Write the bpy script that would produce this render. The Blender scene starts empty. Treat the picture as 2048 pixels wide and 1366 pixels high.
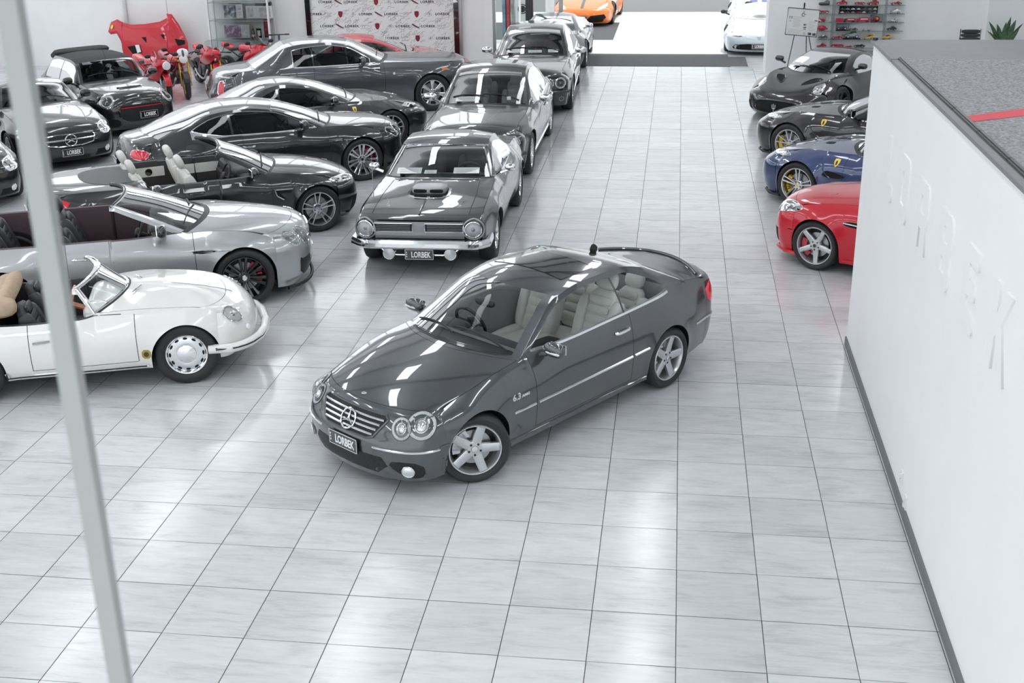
import bpy, math, random
import numpy as np
from mathutils import Vector, Matrix
from mathutils.bvhtree import BVHTree
PI = math.pi
R_ = math.radians
random.seed(7)
SC = bpy.context.scene
COL = SC.collection

# ------------------------------------------------------------------ camera, world, big lights, exposure
cd = bpy.data.cameras.new('camera')
cam = bpy.data.objects.new('camera', cd)
COL.objects.link(cam)
cam.matrix_world = Matrix(((0.9913446830, -0.0337073510, 0.1268839390, 2.268308),
                           (0.1303394073, 0.3684762748, -0.9204547104, -7.387626),
                           (-0.0157276312, 0.9290258605, 0.3696803920, 5.033104),
                           (0, 0, 0, 1)))
cd.sensor_width = 36.0
cd.lens = 2419.78 / 2048 * 36.0
cd.clip_start = 0.05
cd.clip_end = 300
cd.dof.use_dof = True
cd.dof.focus_distance = 11.0
cd.dof.aperture_fstop = 11.0
SC.camera = cam
vs = SC.view_settings
vs.view_transform = 'Standard'
vs.look = 'None'
vs.gamma = 1.0
vs.exposure = 0.2
vs.use_curve_mapping = False
SC.cycles.max_bounces = 8
SC.cycles.diffuse_bounces = 4
SC.cycles.glossy_bounces = 4
SC.cycles.transparent_max_bounces = 12
SC.cycles.caustics_reflective = False
SC.cycles.caustics_refractive = False
SC.cycles.sample_clamp_indirect = 4.0
SC.cycles.use_denoising = True

w = bpy.data.worlds.new('daylight')
SC.world = w
w.use_nodes = True
bg = w.node_tree.nodes['Background']
bg.inputs[0].default_value = (0.93, 0.97, 1.0, 1)
bg.inputs[1].default_value = 1.25


def area_light(name, loc, size, size_y, power, rot=(0, 0, 0), color=(1, 1, 1)):
    ld = bpy.data.lights.new(name, 'AREA')
    ld.shape = 'RECTANGLE'
    ld.size = size
    ld.size_y = size_y
    ld.energy = power
    ld.color = color
    o = bpy.data.objects.new(name, ld)
    o.location = loc
    o.rotation_euler = rot
    COL.objects.link(o)
    return o


LAMP_GAIN = 9.0
CLERESTORY_GAIN = 1.9
sun = bpy.data.lights.new('sun', 'SUN')
sun.energy = 1.6
sun.angle = R_(3)
sun.color = (1.0, 0.98, 0.95)
so = bpy.data.objects.new('sun', sun)
so.rotation_euler = (R_(12), R_(8), 0)
so.location = (0, 40, 20)
COL.objects.link(so)

# ------------------------------------------------------------------ materials
MATS = {}


def new_mat(name):
    m = bpy.data.materials.new(name)
    m.use_nodes = True
    MATS[name] = m
    nt = m.node_tree
    return m, nt, nt.nodes['Principled BSDF']


def mat(name, col, rough=0.5, metal=0.0, spec=0.5, coat=0.0, coat_rough=0.03, coat_ior=1.6, emit=0.0, noise=0.0, nscale=20.0, bump=0.0, bscale=60.0):
    if name in MATS:
        return MATS[name]
    m, nt, b = new_mat(name)
    N, L = nt.nodes, nt.links
    b.inputs['Base Color'].default_value = (*col, 1)
    b.inputs['Roughness'].default_value = rough
    b.inputs['Metallic'].default_value = metal
    b.inputs['Specular IOR Level'].default_value = spec
    b.inputs['Coat Weight'].default_value = coat
    b.inputs['Coat Roughness'].default_value = coat_rough
    b.inputs['Coat IOR'].default_value = coat_ior
    if emit:
        b.inputs['Emission Color'].default_value = (*col, 1)
        b.inputs['Emission Strength'].default_value = emit
    if noise or bump:
        tc = N.new('ShaderNodeTexCoord')
    if noise:
        nz = N.new('ShaderNodeTexNoise')
        nz.inputs['Scale'].default_value = nscale
        nz.inputs['Detail'].default_value = 4
        L.new(tc.outputs['Object'], nz.inputs['Vector'])
        rp = N.new('ShaderNodeValToRGB')
        rp.color_ramp.elements[0].position = 0.3
        rp.color_ramp.elements[1].position = 0.7
        rp.color_ramp.elements[0].color = (*[c * (1 - noise) for c in col], 1)
        rp.color_ramp.elements[1].color = (*[min(1, c * (1 + noise)) for c in col], 1)
        L.new(nz.outputs['Fac'], rp.inputs['Fac'])
        L.new(rp.outputs['Color'], b.inputs['Base Color'])
    if bump:
        nb = N.new('ShaderNodeTexNoise')
        nb.inputs['Scale'].default_value = bscale
        nb.inputs['Detail'].default_value = 3
        L.new(tc.outputs['Object'], nb.inputs['Vector'])
        bp = N.new('ShaderNodeBump')
        bp.inputs['Strength'].default_value = bump
        bp.inputs['Distance'].default_value = 0.01
        L.new(nb.outputs['Fac'], bp.inputs['Height'])
        L.new(bp.outputs['Normal'], b.inputs['Normal'])
    return m


def paint(name, col, metal=0.0, rough=0.4, coat_ior=1.6):
    """car paint: pigment with fine flakes under clear lacquer"""
    if name in MATS:
        return MATS[name]
    m, nt, b = new_mat(name)
    N, L = nt.nodes, nt.links
    b.inputs['Metallic'].default_value = metal
    b.inputs['Roughness'].default_value = rough
    b.inputs['Coat Weight'].default_value = 1.0
    b.inputs['Coat Roughness'].default_value = 0.02
    b.inputs['Coat IOR'].default_value = coat_ior
    tc = N.new('ShaderNodeTexCoord')
    vz = N.new('ShaderNodeTexVoronoi')
    vz.inputs['Scale'].default_value = 900
    L.new(tc.outputs['Object'], vz.inputs['Vector'])
    rp = N.new('ShaderNodeValToRGB')
    k = 0.25 if metal > 0.2 else 0.06
    rp.color_ramp.elements[0].color = (*[c * (1 - k) for c in col], 1)
    rp.color_ramp.elements[1].color = (*[min(1, c * (1 + k)) for c in col], 1)
    L.new(vz.outputs['Color'], rp.inputs['Fac'])
    L.new(rp.outputs['Color'], b.inputs['Base Color'])
    return m


def glass(name, tint=(0.8, 0.85, 0.85), ior=1.5, rough=0.0):
    """thin pane: fresnel mirror over tinted see-through"""
    if name in MATS:
        return MATS[name]
    m, nt, b = new_mat(name)
    N, L = nt.nodes, nt.links
    N.remove(b)
    out = N['Material Output']
    tr = N.new('ShaderNodeBsdfTransparent')
    tr.inputs[0].default_value = (*tint, 1)
    gl = N.new('ShaderNodeBsdfGlossy')
    gl.inputs['Roughness'].default_value = rough
    gl.inputs['Color'].default_value = (1, 1, 1, 1)
    fr = N.new('ShaderNodeFresnel')
    fr.inputs['IOR'].default_value = ior
    mx = N.new('ShaderNodeMixShader')
    L.new(fr.outputs[0], mx.inputs[0])
    L.new(tr.outputs[0], mx.inputs[1])
    L.new(gl.outputs[0], mx.inputs[2])
    L.new(mx.outputs[0], out.inputs['Surface'])
    return m


RUBBER = mat('tyre rubber', (0.022, 0.022, 0.024), 0.55, bump=0.15, bscale=120)
CHROME = mat('chrome', (0.86, 0.88, 0.9), 0.06, 1.0)
ALLOY = mat('silver alloy', (0.62, 0.63, 0.65), 0.28, 0.75)
BRIGHT = mat('polished alloy', (0.8, 0.81, 0.83), 0.16, 0.9)
GUNMETAL = mat('dark alloy', (0.05, 0.052, 0.056), 0.3, 0.5)
BLACKP = mat('black plastic', (0.012, 0.012, 0.013), 0.45, noise=0.1)
GLOSSB = mat('gloss black', (0.008, 0.008, 0.009), 0.12, coat=1.0)
SEAM = mat('shadow gap', (0.006, 0.006, 0.006), 0.9)
STEEL = mat('brushed steel', (0.45, 0.46, 0.47), 0.35, 0.9, noise=0.1, nscale=60)
WHITE = mat('white print', (0.85, 0.86, 0.87), 0.5)
WHITEPL = mat('white plastic', (0.82, 0.83, 0.84), 0.4)
REDLENS = mat('red lens', (0.5, 0.01, 0.03), 0.15, coat=1.0, emit=0.35)
AMBER = mat('amber lens', (0.8, 0.25, 0.05), 0.15, coat=1.0)
REDCAL = mat('red caliper', (0.45, 0.01, 0.03), 0.35, coat=0.6)
YELCAL = mat('yellow caliper', (0.85, 0.55, 0.01), 0.35, coat=0.6)
YELLOW = mat('yellow enamel', (0.9, 0.68, 0.08), 0.35, coat=0.5)
GOLD = mat('gold anodised', (0.62, 0.38, 0.08), 0.25, 0.8)
LEATHER_W = mat('cream leather', (0.72, 0.71, 0.68), 0.5, noise=0.05, nscale=8, bump=0.1, bscale=150)
LEATHER_B = mat('black leather', (0.035, 0.036, 0.04), 0.42, noise=0.1, nscale=8, bump=0.1, bscale=150)
LEATHER_G = mat('grey leather', (0.3, 0.3, 0.3), 0.5, noise=0.08, nscale=8, bump=0.1, bscale=150)
LEATHER_T = mat('tan leather', (0.52, 0.36, 0.17), 0.5, noise=0.08, nscale=8)
LEATHER_D = mat('dark trim', (0.016, 0.014, 0.016), 0.5)
PAPER = mat('white card', (0.82, 0.83, 0.82), 0.7)
CLEAR = glass('clear window glass', (0.90, 0.93, 0.92), 1.14)
LENS = glass('clear lamp lens', (0.95, 0.96, 0.97), 1.4)
TINT = glass('dark tinted glass', (0.30, 0.33, 0.34), 1.35)
TINT3 = glass('dim windscreen glass', (0.35, 0.38, 0.39), 1.12)
TINT2 = glass('windscreen glass', (0.80, 0.84, 0.84), 1.2)
MESHM = mat('grille mesh', (0.02, 0.02, 0.021), 0.4, 0.4, bump=0.9, bscale=90)


# ------------------------------------------------------------------ mesh builder
class M:
    """collects geometry; build() links it as one mesh object"""

    def __init__(s):
        s.v = []
        s.f = []
        s.fm = []
        s.cur = 0

    def add(s, vs, fs):
        o = len(s.v)
        s.v += [tuple(x) for x in vs]
        for f in fs:
            s.f.append(tuple(i + o for i in f))
            s.fm.append(s.cur)
        return s

    def box(s, c, d, rz=0.0, rot=None):
        x, y, z = d[0] / 2, d[1] / 2, d[2] / 2
        m = rot if rot is not None else Matrix.Rotation(rz, 3, 'Z')
        vs = [Vector(c) + m @ Vector((a * x, b * y, e * z)) for a in (-1, 1) for b in (-1, 1) for e in (-1, 1)]
        return s.add(vs, [(0, 1, 3, 2), (4, 6, 7, 5), (0, 4, 5, 1), (2, 3, 7, 6), (0, 2, 6, 4), (1, 5, 7, 3)])

    def sell(s, c, r, e=0.5, rot=None, n=8, taper=0.0):
        """rounded block (superellipsoid); e small = boxy, 1 = ellipsoid; taper narrows it towards +z"""
        vs, fs = [], []
        nu, nv = n * 2, n

        def sp(a, p):
            return math.copysign(abs(a) ** p, a)
        m = rot if rot is not None else Matrix.Identity(3)
        for i in range(nv + 1):
            ph = -PI / 2 + PI * i / nv
            for j in range(nu):
                th = 2 * PI * j / nu
                z = sp(math.sin(ph), e)
                k = 1 - taper * (z + 1) / 2
                p = Vector((r[0] * k * sp(math.cos(ph), e) * sp(math.cos(th), e), r[1] * k * sp(math.cos(ph), e) * sp(math.sin(th), e), r[2] * z))
                vs.append(Vector(c) + m @ p)
        for i in range(nv):
            for j in range(nu):
                a, b = i * nu + j, i * nu + (j + 1) % nu
                fs.append((a, b, b + nu, a + nu))
        return s.add(vs, fs)

    def tube(s, pts, r, n=8, closed=False, cap=True):
        pts = [Vector(p) for p in pts]
        N = len(pts)
        rs = r if isinstance(r, (list, tuple)) else [r] * N
        vs, fs = [], []
        up = None
        for i, p in enumerate(pts):
            if closed:
                t = pts[(i + 1) % N] - pts[i - 1]
            else:
                t = pts[min(i + 1, N - 1)] - pts[max(i - 1, 0)]
            if t.length < 1e-9:
                t = Vector((1, 0, 0))
            t.normalize()
            if up is None:
                a = Vector((0, 0, 1)) if abs(t.z) < 0.9 else Vector((1, 0, 0))
                up = (a - t * a.dot(t)).normalized()
            else:
                up = up - t * up.dot(t)
                if up.length < 1e-6:
                    a = Vector((0, 0, 1)) if abs(t.z) < 0.9 else Vector((1, 0, 0))
                    up = a - t * a.dot(t)
                up.normalize()
            b = t.cross(up)
            for k in range(n):
                an = 2 * PI * k / n
                vs.append(p + (up * math.cos(an) + b * math.sin(an)) * rs[i])
        for i in range(N if closed else N - 1):
            for k in range(n):
                a, c = i * n + k, i * n + (k + 1) % n
                i2 = (i + 1) % N
                fs.append((a, c, i2 * n + (k + 1) % n, i2 * n + k))
        if cap and not closed:
            fs.append(tuple(reversed(range(n))))
            fs.append(tuple((N - 1) * n + k for k in range(n)))
        return s.add(vs, fs)

    def lathe(s, prof, n=32, c=(0, 0, 0), axis='Y', closed=False):
        """prof: (radius, along) pairs turned about axis"""
        vs, fs = [], []
        for r, h in prof:
            for k in range(n):
                a = 2 * PI * k / n
                x, y = r * math.cos(a), r * math.sin(a)
                if axis == 'Y':
                    p = (c[0] + x, c[1] + h, c[2] + y)
                elif axis == 'Z':
                    p = (c[0] + x, c[1] + y, c[2] + h)
                else:
                    p = (c[0] + h, c[1] + x, c[2] + y)
                vs.append(p)
        m = len(prof)
        for i in range(m if closed else m - 1):
            for k in range(n):
                a, b = i * n + k, i * n + (k + 1) % n
                j = (i + 1) % m
                fs.append((a, b, j * n + (k + 1) % n, j * n + k))
        return s.add(vs, fs)

    def prism(s, poly, d0, d1, fn):
        """2-D outline pushed from d0 to d1; fn(a, b, d) gives the 3-D point"""
        n = len(poly)
        vs = [fn(a, b, d0) for a, b in poly] + [fn(a, b, d1) for a, b in poly]
        fs = [tuple(reversed(range(n))), tuple(range(n, 2 * n))]
        for i in range(n):
            j = (i + 1) % n
            fs.append((i, j, n + j, n + i))
        return s.add(vs, fs)

    def mesh(s, name, mats, smooth=True, ang=40):
        me = bpy.data.meshes.new(name)
        me.from_pydata(s.v, [], s.f)
        if not isinstance(mats, (list, tuple)):
            mats = [mats]
        for m in mats:
            me.materials.append(m)
        if len(mats) > 1:
            me.polygons.foreach_set('material_index', s.fm)
        if smooth:
            me.polygons.foreach_set('use_smooth', [True] * len(me.polygons))
            if ang and hasattr(me, 'set_sharp_from_angle'):
                me.set_sharp_from_angle(angle=R_(ang))
        me.update()
        return me

    def build(s, name, mats, parent=None, smooth=True, ang=40, loc=None, rot=None, label=None):
        return link(name, s.mesh(name, mats, smooth, ang), parent, loc, rot, label)


def link(name, me, parent=None, loc=None, rot=None, label=None):
    o = bpy.data.objects.new(name, me)
    COL.objects.link(o)
    if parent is not None:
        o.parent = parent
    if loc is not None:
        o.location = loc
    if rot is not None:
        o.rotation_euler = rot
    if label:
        o['label'] = label
    return o


def tag(o, label, cat, group=None):
    o['label'] = label
    o['category'] = cat
    if group:
        o['group'] = group
    return o


def struct(o, label=None):
    o['kind'] = 'structure'
    if label:
        o['label'] = label
    return o


def thing(name, label, cat, loc=(0, 0, 0), rz=0.0, group=None):
    o = bpy.data.objects.new(name, None)
    o.empty_display_size = 0.1
    COL.objects.link(o)
    o.location = loc
    o.rotation_euler = (0, 0, rz)
    return tag(o, label, cat, group)


def copy_tree(o, parent=None):
    c = o.copy()
    COL.objects.link(c)
    if parent is not None:
        c.parent = parent
    for ch in list(o.children):
        copy_tree(ch, c)
    return c


_font_cache = {}


def text_mesh(txt, size=1.0, extrude=0.002, sx=1.0, bold=0.0, align='CENTER', spacing=1.0):
    key = (txt, size, extrude, sx, bold, align, spacing)
    if key in _font_cache:
        return _font_cache[key]
    cu = bpy.data.curves.new('lettering', 'FONT')
    cu.body = txt
    cu.size = size
    cu.extrude = extrude
    cu.offset = bold
    cu.align_x = align
    cu.align_y = 'CENTER'
    cu.space_character = spacing
    cu.resolution_u = 3
    o = bpy.data.objects.new('lettering', cu)
    me = bpy.data.meshes.new_from_object(o)
    bpy.data.objects.remove(o)
    bpy.data.curves.remove(cu)
    if sx != 1.0:
        for v in me.vertices:
            v.co.x *= sx
    _font_cache[key] = me
    return me


def lettering(txt, m, parent, loc, rot, size, extrude=0.002, sx=1.0, bold=0.0, name='lettering', spacing=1.0, align='CENTER'):
    me = text_mesh(txt, size, extrude, sx, bold, align, spacing)
    if not me.materials:
        me.materials.append(m)
    elif me.materials[0] != m:
        me = me.copy()
        me.materials[0] = m
    return link(name, me, parent, loc, rot)


def ell(cx, cy, rx, ry, rot=0.0, n=24):
    c, s = math.cos(rot), math.sin(rot)
    return [(cx + rx * math.cos(t) * c - ry * math.sin(t) * s, cy + rx * math.cos(t) * s + ry * math.sin(t) * c) for t in [2 * PI * k / n for k in range(n)]]


def smooth(p, it=2):
    for _ in range(it):
        q = []
        for i in range(len(p)):
            a, b = p[i], p[(i + 1) % len(p)]
            q.append(tuple(a[k] * 0.75 + b[k] * 0.25 for k in range(len(a))))
            q.append(tuple(a[k] * 0.25 + b[k] * 0.75 for k in range(len(a))))
        p = q
    return p


def curve(p, n=6, closed=False):
    """Catmull-Rom through points"""
    out = []
    N = len(p)
    for i in range(N if closed else N - 1):
        g = (lambda k: p[k % N]) if closed else (lambda k: p[min(max(k, 0), N - 1)])
        a, b, c, d = g(i - 1), g(i), g(i + 1), g(i + 2)
        for k in range(n):
            t = k / n
            out.append(tuple(0.5 * (2 * b[q] + (c[q] - a[q]) * t + (2 * a[q] - 5 * b[q] + 4 * c[q] - d[q]) * t * t + (3 * b[q] - a[q] - 3 * c[q] + d[q]) * t ** 3) for q in range(len(b))))
    if not closed:
        out.append(tuple(p[-1]))
    return out


def resample(p, step):
    """closed outline with evenly spaced points"""
    out = []
    for i in range(len(p)):
        a, b = p[i], p[(i + 1) % len(p)]
        L = math.dist(a, b)
        n = max(1, int(round(L / step)))
        for k in range(n):
            t = k / n
            out.append((a[0] + (b[0] - a[0]) * t, a[1] + (b[1] - a[1]) * t))
    return out
# ------------------------------------------------------------------ car builder
def pchip(x, y, xi):
    x, y, xi = np.asarray(x, float), np.asarray(y, float), np.asarray(xi, float)
    n = len(x)
    if n == 2:
        return np.interp(xi, x, y)
    h = np.diff(x)
    dl = np.diff(y) / h
    d = np.zeros(n)
    for k in range(1, n - 1):
        if dl[k - 1] * dl[k] > 0:
            w1, w2 = 2 * h[k] + h[k - 1], h[k] + 2 * h[k - 1]
            d[k] = (w1 + w2) / (w1 / dl[k - 1] + w2 / dl[k])
    d[0], d[-1] = dl[0], dl[-1]
    i = np.clip(np.searchsorted(x, xi, side='right') - 1, 0, n - 2)
    t = (xi - x[i]) / h[i]
    return (y[i] * (1 + 2 * t) * (1 - t) ** 2 + d[i] * h[i] * t * (1 - t) ** 2 + y[i + 1] * t * t * (3 - 2 * t) + d[i + 1] * h[i] * t * t * (t - 1))


def lin(tab, d):
    return np.interp(d, [a for a, b in tab], [b for a, b in tab])


class Car:
    def __init__(s, name, label, tip, heading, spec, cat='car', group=None):
        s.sp = sp = spec
        L = sp['L']
        s.L = L
        th = R_(heading)
        loc = (tip[0] - math.cos(th) * L / 2, tip[1] - math.sin(th) * L / 2, 0)
        s.root = thing(name, label, cat, loc, th, group)
        s.paint = sp['paint']
        s.grid()

    def P(s, d, y, z):
        return Vector((s.L / 2 - d, y, z))

    # -------- outer skin
    def side_y(s, d, z, zt, yt, z0):
        sp = s.sp
        W = s.Wf(d)
        zm = min(sp.get('zm', 0.55), zt - 0.05)
        if z <= zm:
            k = min(1.3, (zm - z) / max(0.05, zm - z0))
            y = W - sp.get('low', 0.05) * k * k
        else:
            k = (z - zm) / max(1e-3, zt - zm)
            y = W - (W - yt) * min(1, k) ** sp.get('pt', 2.6)
        for zf, zr, d0, d1, amp, wd in sp.get('creases', ()):
            if d0 <= d <= d1:
                zz = zf + (zr - zf) * (d - d0) / (d1 - d0)
                e = min(1, (d - d0) / 0.25, (d1 - d) / 0.25)
                y += amp * e * math.exp(-((z - zz) / wd) ** 2)
        fl = sp.get('flare', 0.012)
        for k, ax in enumerate(sp['ax']):
            f2 = fl[k] if isinstance(fl, tuple) else fl
            r = math.hypot(d - ax, z - sp['rt']) - sp['arch']
            if -0.02 < r < 0.14:
                y += f2 * (1 - max(0, r) / 0.14) ** 2
        return y

    def Wf(s, d):
        w = s.sp['W']
        return float(pchip([a for a, b in w], [b for a, b in w], [min(max(d, w[0][0]), w[-1][0])])[0])

    def botf(s, d):
        return float(lin(s.sp['bot'], d))

    def zb(s, d):
        sp = s.sp
        z = s.botf(d)
        R = sp['arch']
        for ax in sp['ax']:
            q = R * R - (d - ax) ** 2
            if q > 0:
                z = max(z, sp['rt'] + math.sqrt(q) * sp.get('archh', 1.0))
        return z

    def grid(s):
        sp = s.sp
        K = sp['keys']
        tags = [k[0] for k in K]
        s.tags = tags
        T = [0.0]
        for a, b in zip(K[:-1], K[1:]):
            T.append(T[-1] + max(1e-3, math.hypot(b[1] - a[1], b[2] - a[2]), math.hypot(b[3] - a[3], b[5] - a[5]) * 0.8))
        T = np.array(T)
        icf, icr = tags.index('corner_f'), tags.index('corner_r')
        sharp = sorted({0, len(K) - 1} | {i for i, k in enumerate(K) if len(k) > 7 and k[7]})
        chans = {}

        def ev(ts):
            ts = np.asarray(ts, float)
            out = np.zeros((len(ts), 6))
            for a, b in zip(sharp[:-1], sharp[1:]):
                m = (ts >= T[a] - 1e-9) & (ts <= T[b] + 1e-9)
                if not m.any():
                    continue
                for c in range(6):
                    out[m, c] = pchip(T[a:b + 1], [k[c + 1] for k in K[a:b + 1]], ts[m])
            return out
        step = sp.get('step', 0.035)
        ts = set()
        for i in range(len(K) - 1):
            n = max(1, int(math.ceil((T[i + 1] - T[i]) / step)))
            for k in range(n):
                ts.add(round(T[i] + (T[i + 1] - T[i]) * k / n, 5))
        ts.add(round(T[-1], 5))
        # extra stations at door seams, pillars, arches
        fine = np.linspace(T[icf], T[icr], 3000)
        fd = ev(fine)[:, 2]

        def at(d):
            return float(np.interp(d, fd, fine))
        sw = 0.0035
        for a, b in sp.get('doors', ()):
            for d in (a, b):
                ts |= {at(d - sw), at(d + sw)}
        for a, b in sp.get('bpil', ()):
            ts |= {at(a), at(b)}
        for ax in sp['ax']:
            for q in (-1, 1):
                for k in (0.0012, -0.0012):
                    ts.add(at(ax + q * (sp['arch'] + k)))
                for k in (0.004, 0.016, 0.035, 0.06):
                    ts.add(at(ax + q * (sp['arch'] - k)))
        seams = [tags.index(q) for q in sp.get('seams', ()) if q in tags]
        for i in seams:
            ts |= {T[i] - 0.003, T[i] + 0.003}
        ts = np.array(sorted(t for t in ts if 0 <= t <= T[-1]))
        ts = ts[np.r_[True, np.diff(ts) > 2e-4]]
        E = ev(ts)
        kidx = np.clip(np.searchsorted(T, ts + 1e-6, side='right') - 1, 0, len(K) - 2)
        ic0 = int(np.searchsorted(ts, T[icf] - 1e-6))
        ic1 = int(np.searchsorted(ts, T[icr] + 1e-6, side='right')) - 1
        s.ts, s.T = ts, T
        n0 = sp.get('n', 2.5)
        m0 = sp.get('crown', 2.2)
        pw = sp.get('pw', 0.05)
        gb = sp.get('gb', 0.018)
        gt = sp.get('gt', 0.045)
        gtf = (lambda d: float(lin(gt, d))) if isinstance(gt, (list, tuple)) else (lambda d: gt)
        gbf = (lambda d: float(lin(gb, d))) if isinstance(gb, (list, tuple)) else (lambda d: gb)
        AF = [0, 0.06, 0.16, 0.28, 0.4, 0.52, 0.64, 0.75, 0.84, 0.91, 0.96, 1.0]
        nA = 2 + len(AF)
        nB = 6
        cC = [0.0, 0.1, 0.3, 0.6, 1.0]
        nu = 9
        nC = 1 + len(cC) + nu   # edge, seam, strip rows, then to the centre
        nrow = nA + (nB - 1) + (nC - 1)
        iB, iC = nA - 1, nA - 1 + nB - 1
        ns = len(ts)
        V = np.full((ns, nrow, 3), np.nan)
        s.glassrow = np.zeros(ns, bool)
        dcf, zcf, yef = K[icf][3], K[icf][5], K[icf][4]
        dcr, zcr, yer = K[icr][3], K[icr][5], K[icr][4]
        inA = np.zeros(ns, bool)
        s.edge = []
        for i in range(ns):
            dc, zc, de, ye, ze, q = E[i]
            if i < ic0 or i > ic1:
                dq, zq, yq = (dcf, zcf, yef) if i < ic0 else (dcr, zcr, yer)
                de = dq
                ye = s.side_y(dq, ze, zq, yq, s.botf(dq))
            else:
                inA[i] = True
                z0 = s.botf(de)
                zb = s.zb(de)
                zbelt = float(lin(sp['belt'], de))
                W = s.Wf(de)
                if zbelt > ze - 0.012:
                    zt, yt = ze, ye
                else:
                    H = ze - zbelt
                    zt = zbelt
                    k = min(1, H / 0.3)
                    k = k * (2 - k)
                    yt = ye * (1 - k) + (W - sp.get('tuck', 0.07)) * k
                zs = max(z0 + sp.get('sillh', 0.09), zb + 0.003)
                rows = [zb, zs] + [zs + 0.006 + (zt - zs - 0.006) * f for f in AF]
                for r, z in enumerate(rows):
                    V[i, r] = (de, s.side_y(de, z, zt, yt, z0), z)
                V[i, iB] = (de, yt, zt)
                H = ze - zt
                d1, d2 = gbf(de), gtf(de)
                if H > d1 + d2 + 0.006:
                    tb, tt = d1 / H, 1 - d2 / H
                    s.glassrow[i] = True
                else:
                    tb = tt = 0.5 if H < 0.02 else d1 / (d1 + d2)
                bow = sp.get('bow', 0.02) * min(1, H / 0.3)
                for r, t in enumerate([0, tb, tb + (tt - tb) / 3, tb + (tt - tb) * 2 / 3, tt, 1]):
                    V[i, iB + r] = (de, yt + (ye - yt) * t + bow * 4 * t * (1 - t), zt + H * t)
            s.edge.append((de, ye, ze))
            up = 1 - pw / ye
            us = [1.0] + [1 - 0.006 / ye - (pw - 0.006) / ye * c for c in cC] + [up * math.cos(PI / 2 * k / nu) for k in range(1, nu + 1)]
            for r, u in enumerate(us):
                u = max(0.0, u)
                Sp = u * u
                Ss = 1 - max(0.0, 1 - u ** n0) ** (1 / n0)
                S = Sp * (1 - q) + Ss * q
                y = ye * u
                d = dc + (de - dc) * S
                mm = m0 * (1 - q) + 2 * q
                z = zc + (ze - zc) * u ** mm
                f = sp.get('post')
                if f:
                    z += f(d, y, u, z)
                V[i, iC + r] = (d, y, z)
        s.V = V
        s.rows = (nA, iB, iC, nrow)
        # ---- classify faces
        seam_d = [x for ab in sp.get('doors', ()) for x in ab]
        ki = {t: i for i, t in enumerate(tags)}

        def kin(i, a, b):
            return ki.get(a, 99) <= kidx[i] < ki.get(b, -1)
        seam_t = [T[i] for i in seams]
        parts = {}
        opn = sp.get('open', False)
        for i in range(ns - 1):
            tm = (ts[i] + ts[i + 1]) / 2
            dm = (s.edge[i][0] + s.edge[i + 1][0]) / 2
            sseam = any(abs(tm - t) < 0.0031 for t in seam_t)
            for r in range(nrow - 1):
                if r < iC and not (inA[i] and inA[i + 1]):
                    continue
                side = True
                if r < iB:      # flank
                    p = 'body'
                    for k, (a, b) in enumerate(sp.get('doors', ())):
                        if a < dm < b and r >= 2:
                            p = 'door%d' % k
                        if a < dm < b and r == 1:
                            p = 'seam'
                    if r >= 2 and any(abs(dm - x) < sw for x in seam_d):
                        p = 'seam'
                elif r < iC:    # side windows and pillars
                    rr = r - iB
                    g = s.glassrow[i] or s.glassrow[i + 1]
                    p = 'body'
                    wr = sp.get('win', (0, 99))
                    inw = wr[0] < dm < wr[1]
                    if rr == 0 and g and inw:
                        p = 'trim'
                    if 1 <= rr <= 3 and g and inw:
                        p = 'sglass%d' % sum(dm > (a + b) / 2 for a, b in sp.get('bpil', ()))
                        if any(a < dm < b for a, b in sp.get('bpil', ())):
                            p = 'pillar'
                    if opn and inw:
                        if rr <= 3 or kin(i, 'frame', 'deck'):
                            p = sp.get('quarter') if (rr <= 3 and kin(i, 'cowl', 'frame') and dm < sp.get('quarter_d', 0)) else None
                else:
                    rr = r - iC
                    p = 'body'
                    if i < ic0:
                        p = 'front_bumper'
                    elif i >= ic1:
                        p = 'rear_bumper'
                    elif kin(i, 'hood', 'cowl0') and rr >= 1:
                        p = 'hood'
                    elif kin(i, 'cowl0', 'cowl') and rr >= 1:
                        p = 'cowl'
                    elif kin(i, 'cowl', 'header'):
                        p = 'windshield' if rr >= 5 else 'body'
                    elif kin(i, 'header', 'rheader'):
                        p = 'roof'
                    elif kin(i, 'rheader', 'rbase'):
                        p = 'rear_window' if rr >= 5 else 'body'
                    elif kin(i, 'boot', 'tail') and rr >= 1:
                        p = 'boot_lid'
                    if opn and kin(i, 'frame', 'deck'):
                        p = None
                    if rr == 0 and p == 'body' and (kin(i, 'hood', 'cowl0') or kin(i, 'boot', 'tail')):
                        p = 'seam'
                    if sseam and rr >= 1 and p:
                        p = 'seam'
                if p:
                    parts.setdefault(p, []).append((i, r))
        # ---- shared vertices, left then mirrored
        flat = V.reshape(-1, 3)
        keyd, idx, verts = {}, {}, []

        def vid(i, r, sg):
            k0 = (i, r, sg)
            if k0 in idx:
                return idx[k0]
            d, y, z = V[i, r]
            kk = (round(d, 4), round(y * sg, 4), round(z, 4))
            if kk not in keyd:
                keyd[kk] = len(verts)
                verts.append((s.L / 2 - d, y * sg, z))
            idx[k0] = keyd[kk]
            return keyd[kk]

        def faces(cells, sgs=(1, -1)):
            out = []
            for sg in sgs:
                for i, r in cells:
                    q = [vid(i, r, sg), vid(i, r + 1, sg), vid(i + 1, r + 1, sg), vid(i + 1, r, sg)]
                    if sg < 0:
                        q.reverse()
                    u = []
                    for a in q:
                        if a not in u:
                            u.append(a)
                    if len(u) >= 3:
                        out.append(tuple(u))
            return out
        allf = {}
        for p, cells in parts.items():
            if p.startswith('door') or p.startswith('sglass') or p == 'pillar':
                allf[p + '+'] = faces(cells, (1,))
                allf[p + '-'] = faces(cells, (-1,))
            else:
                allf[p] = faces(cells)
        s.verts = verts
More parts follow.
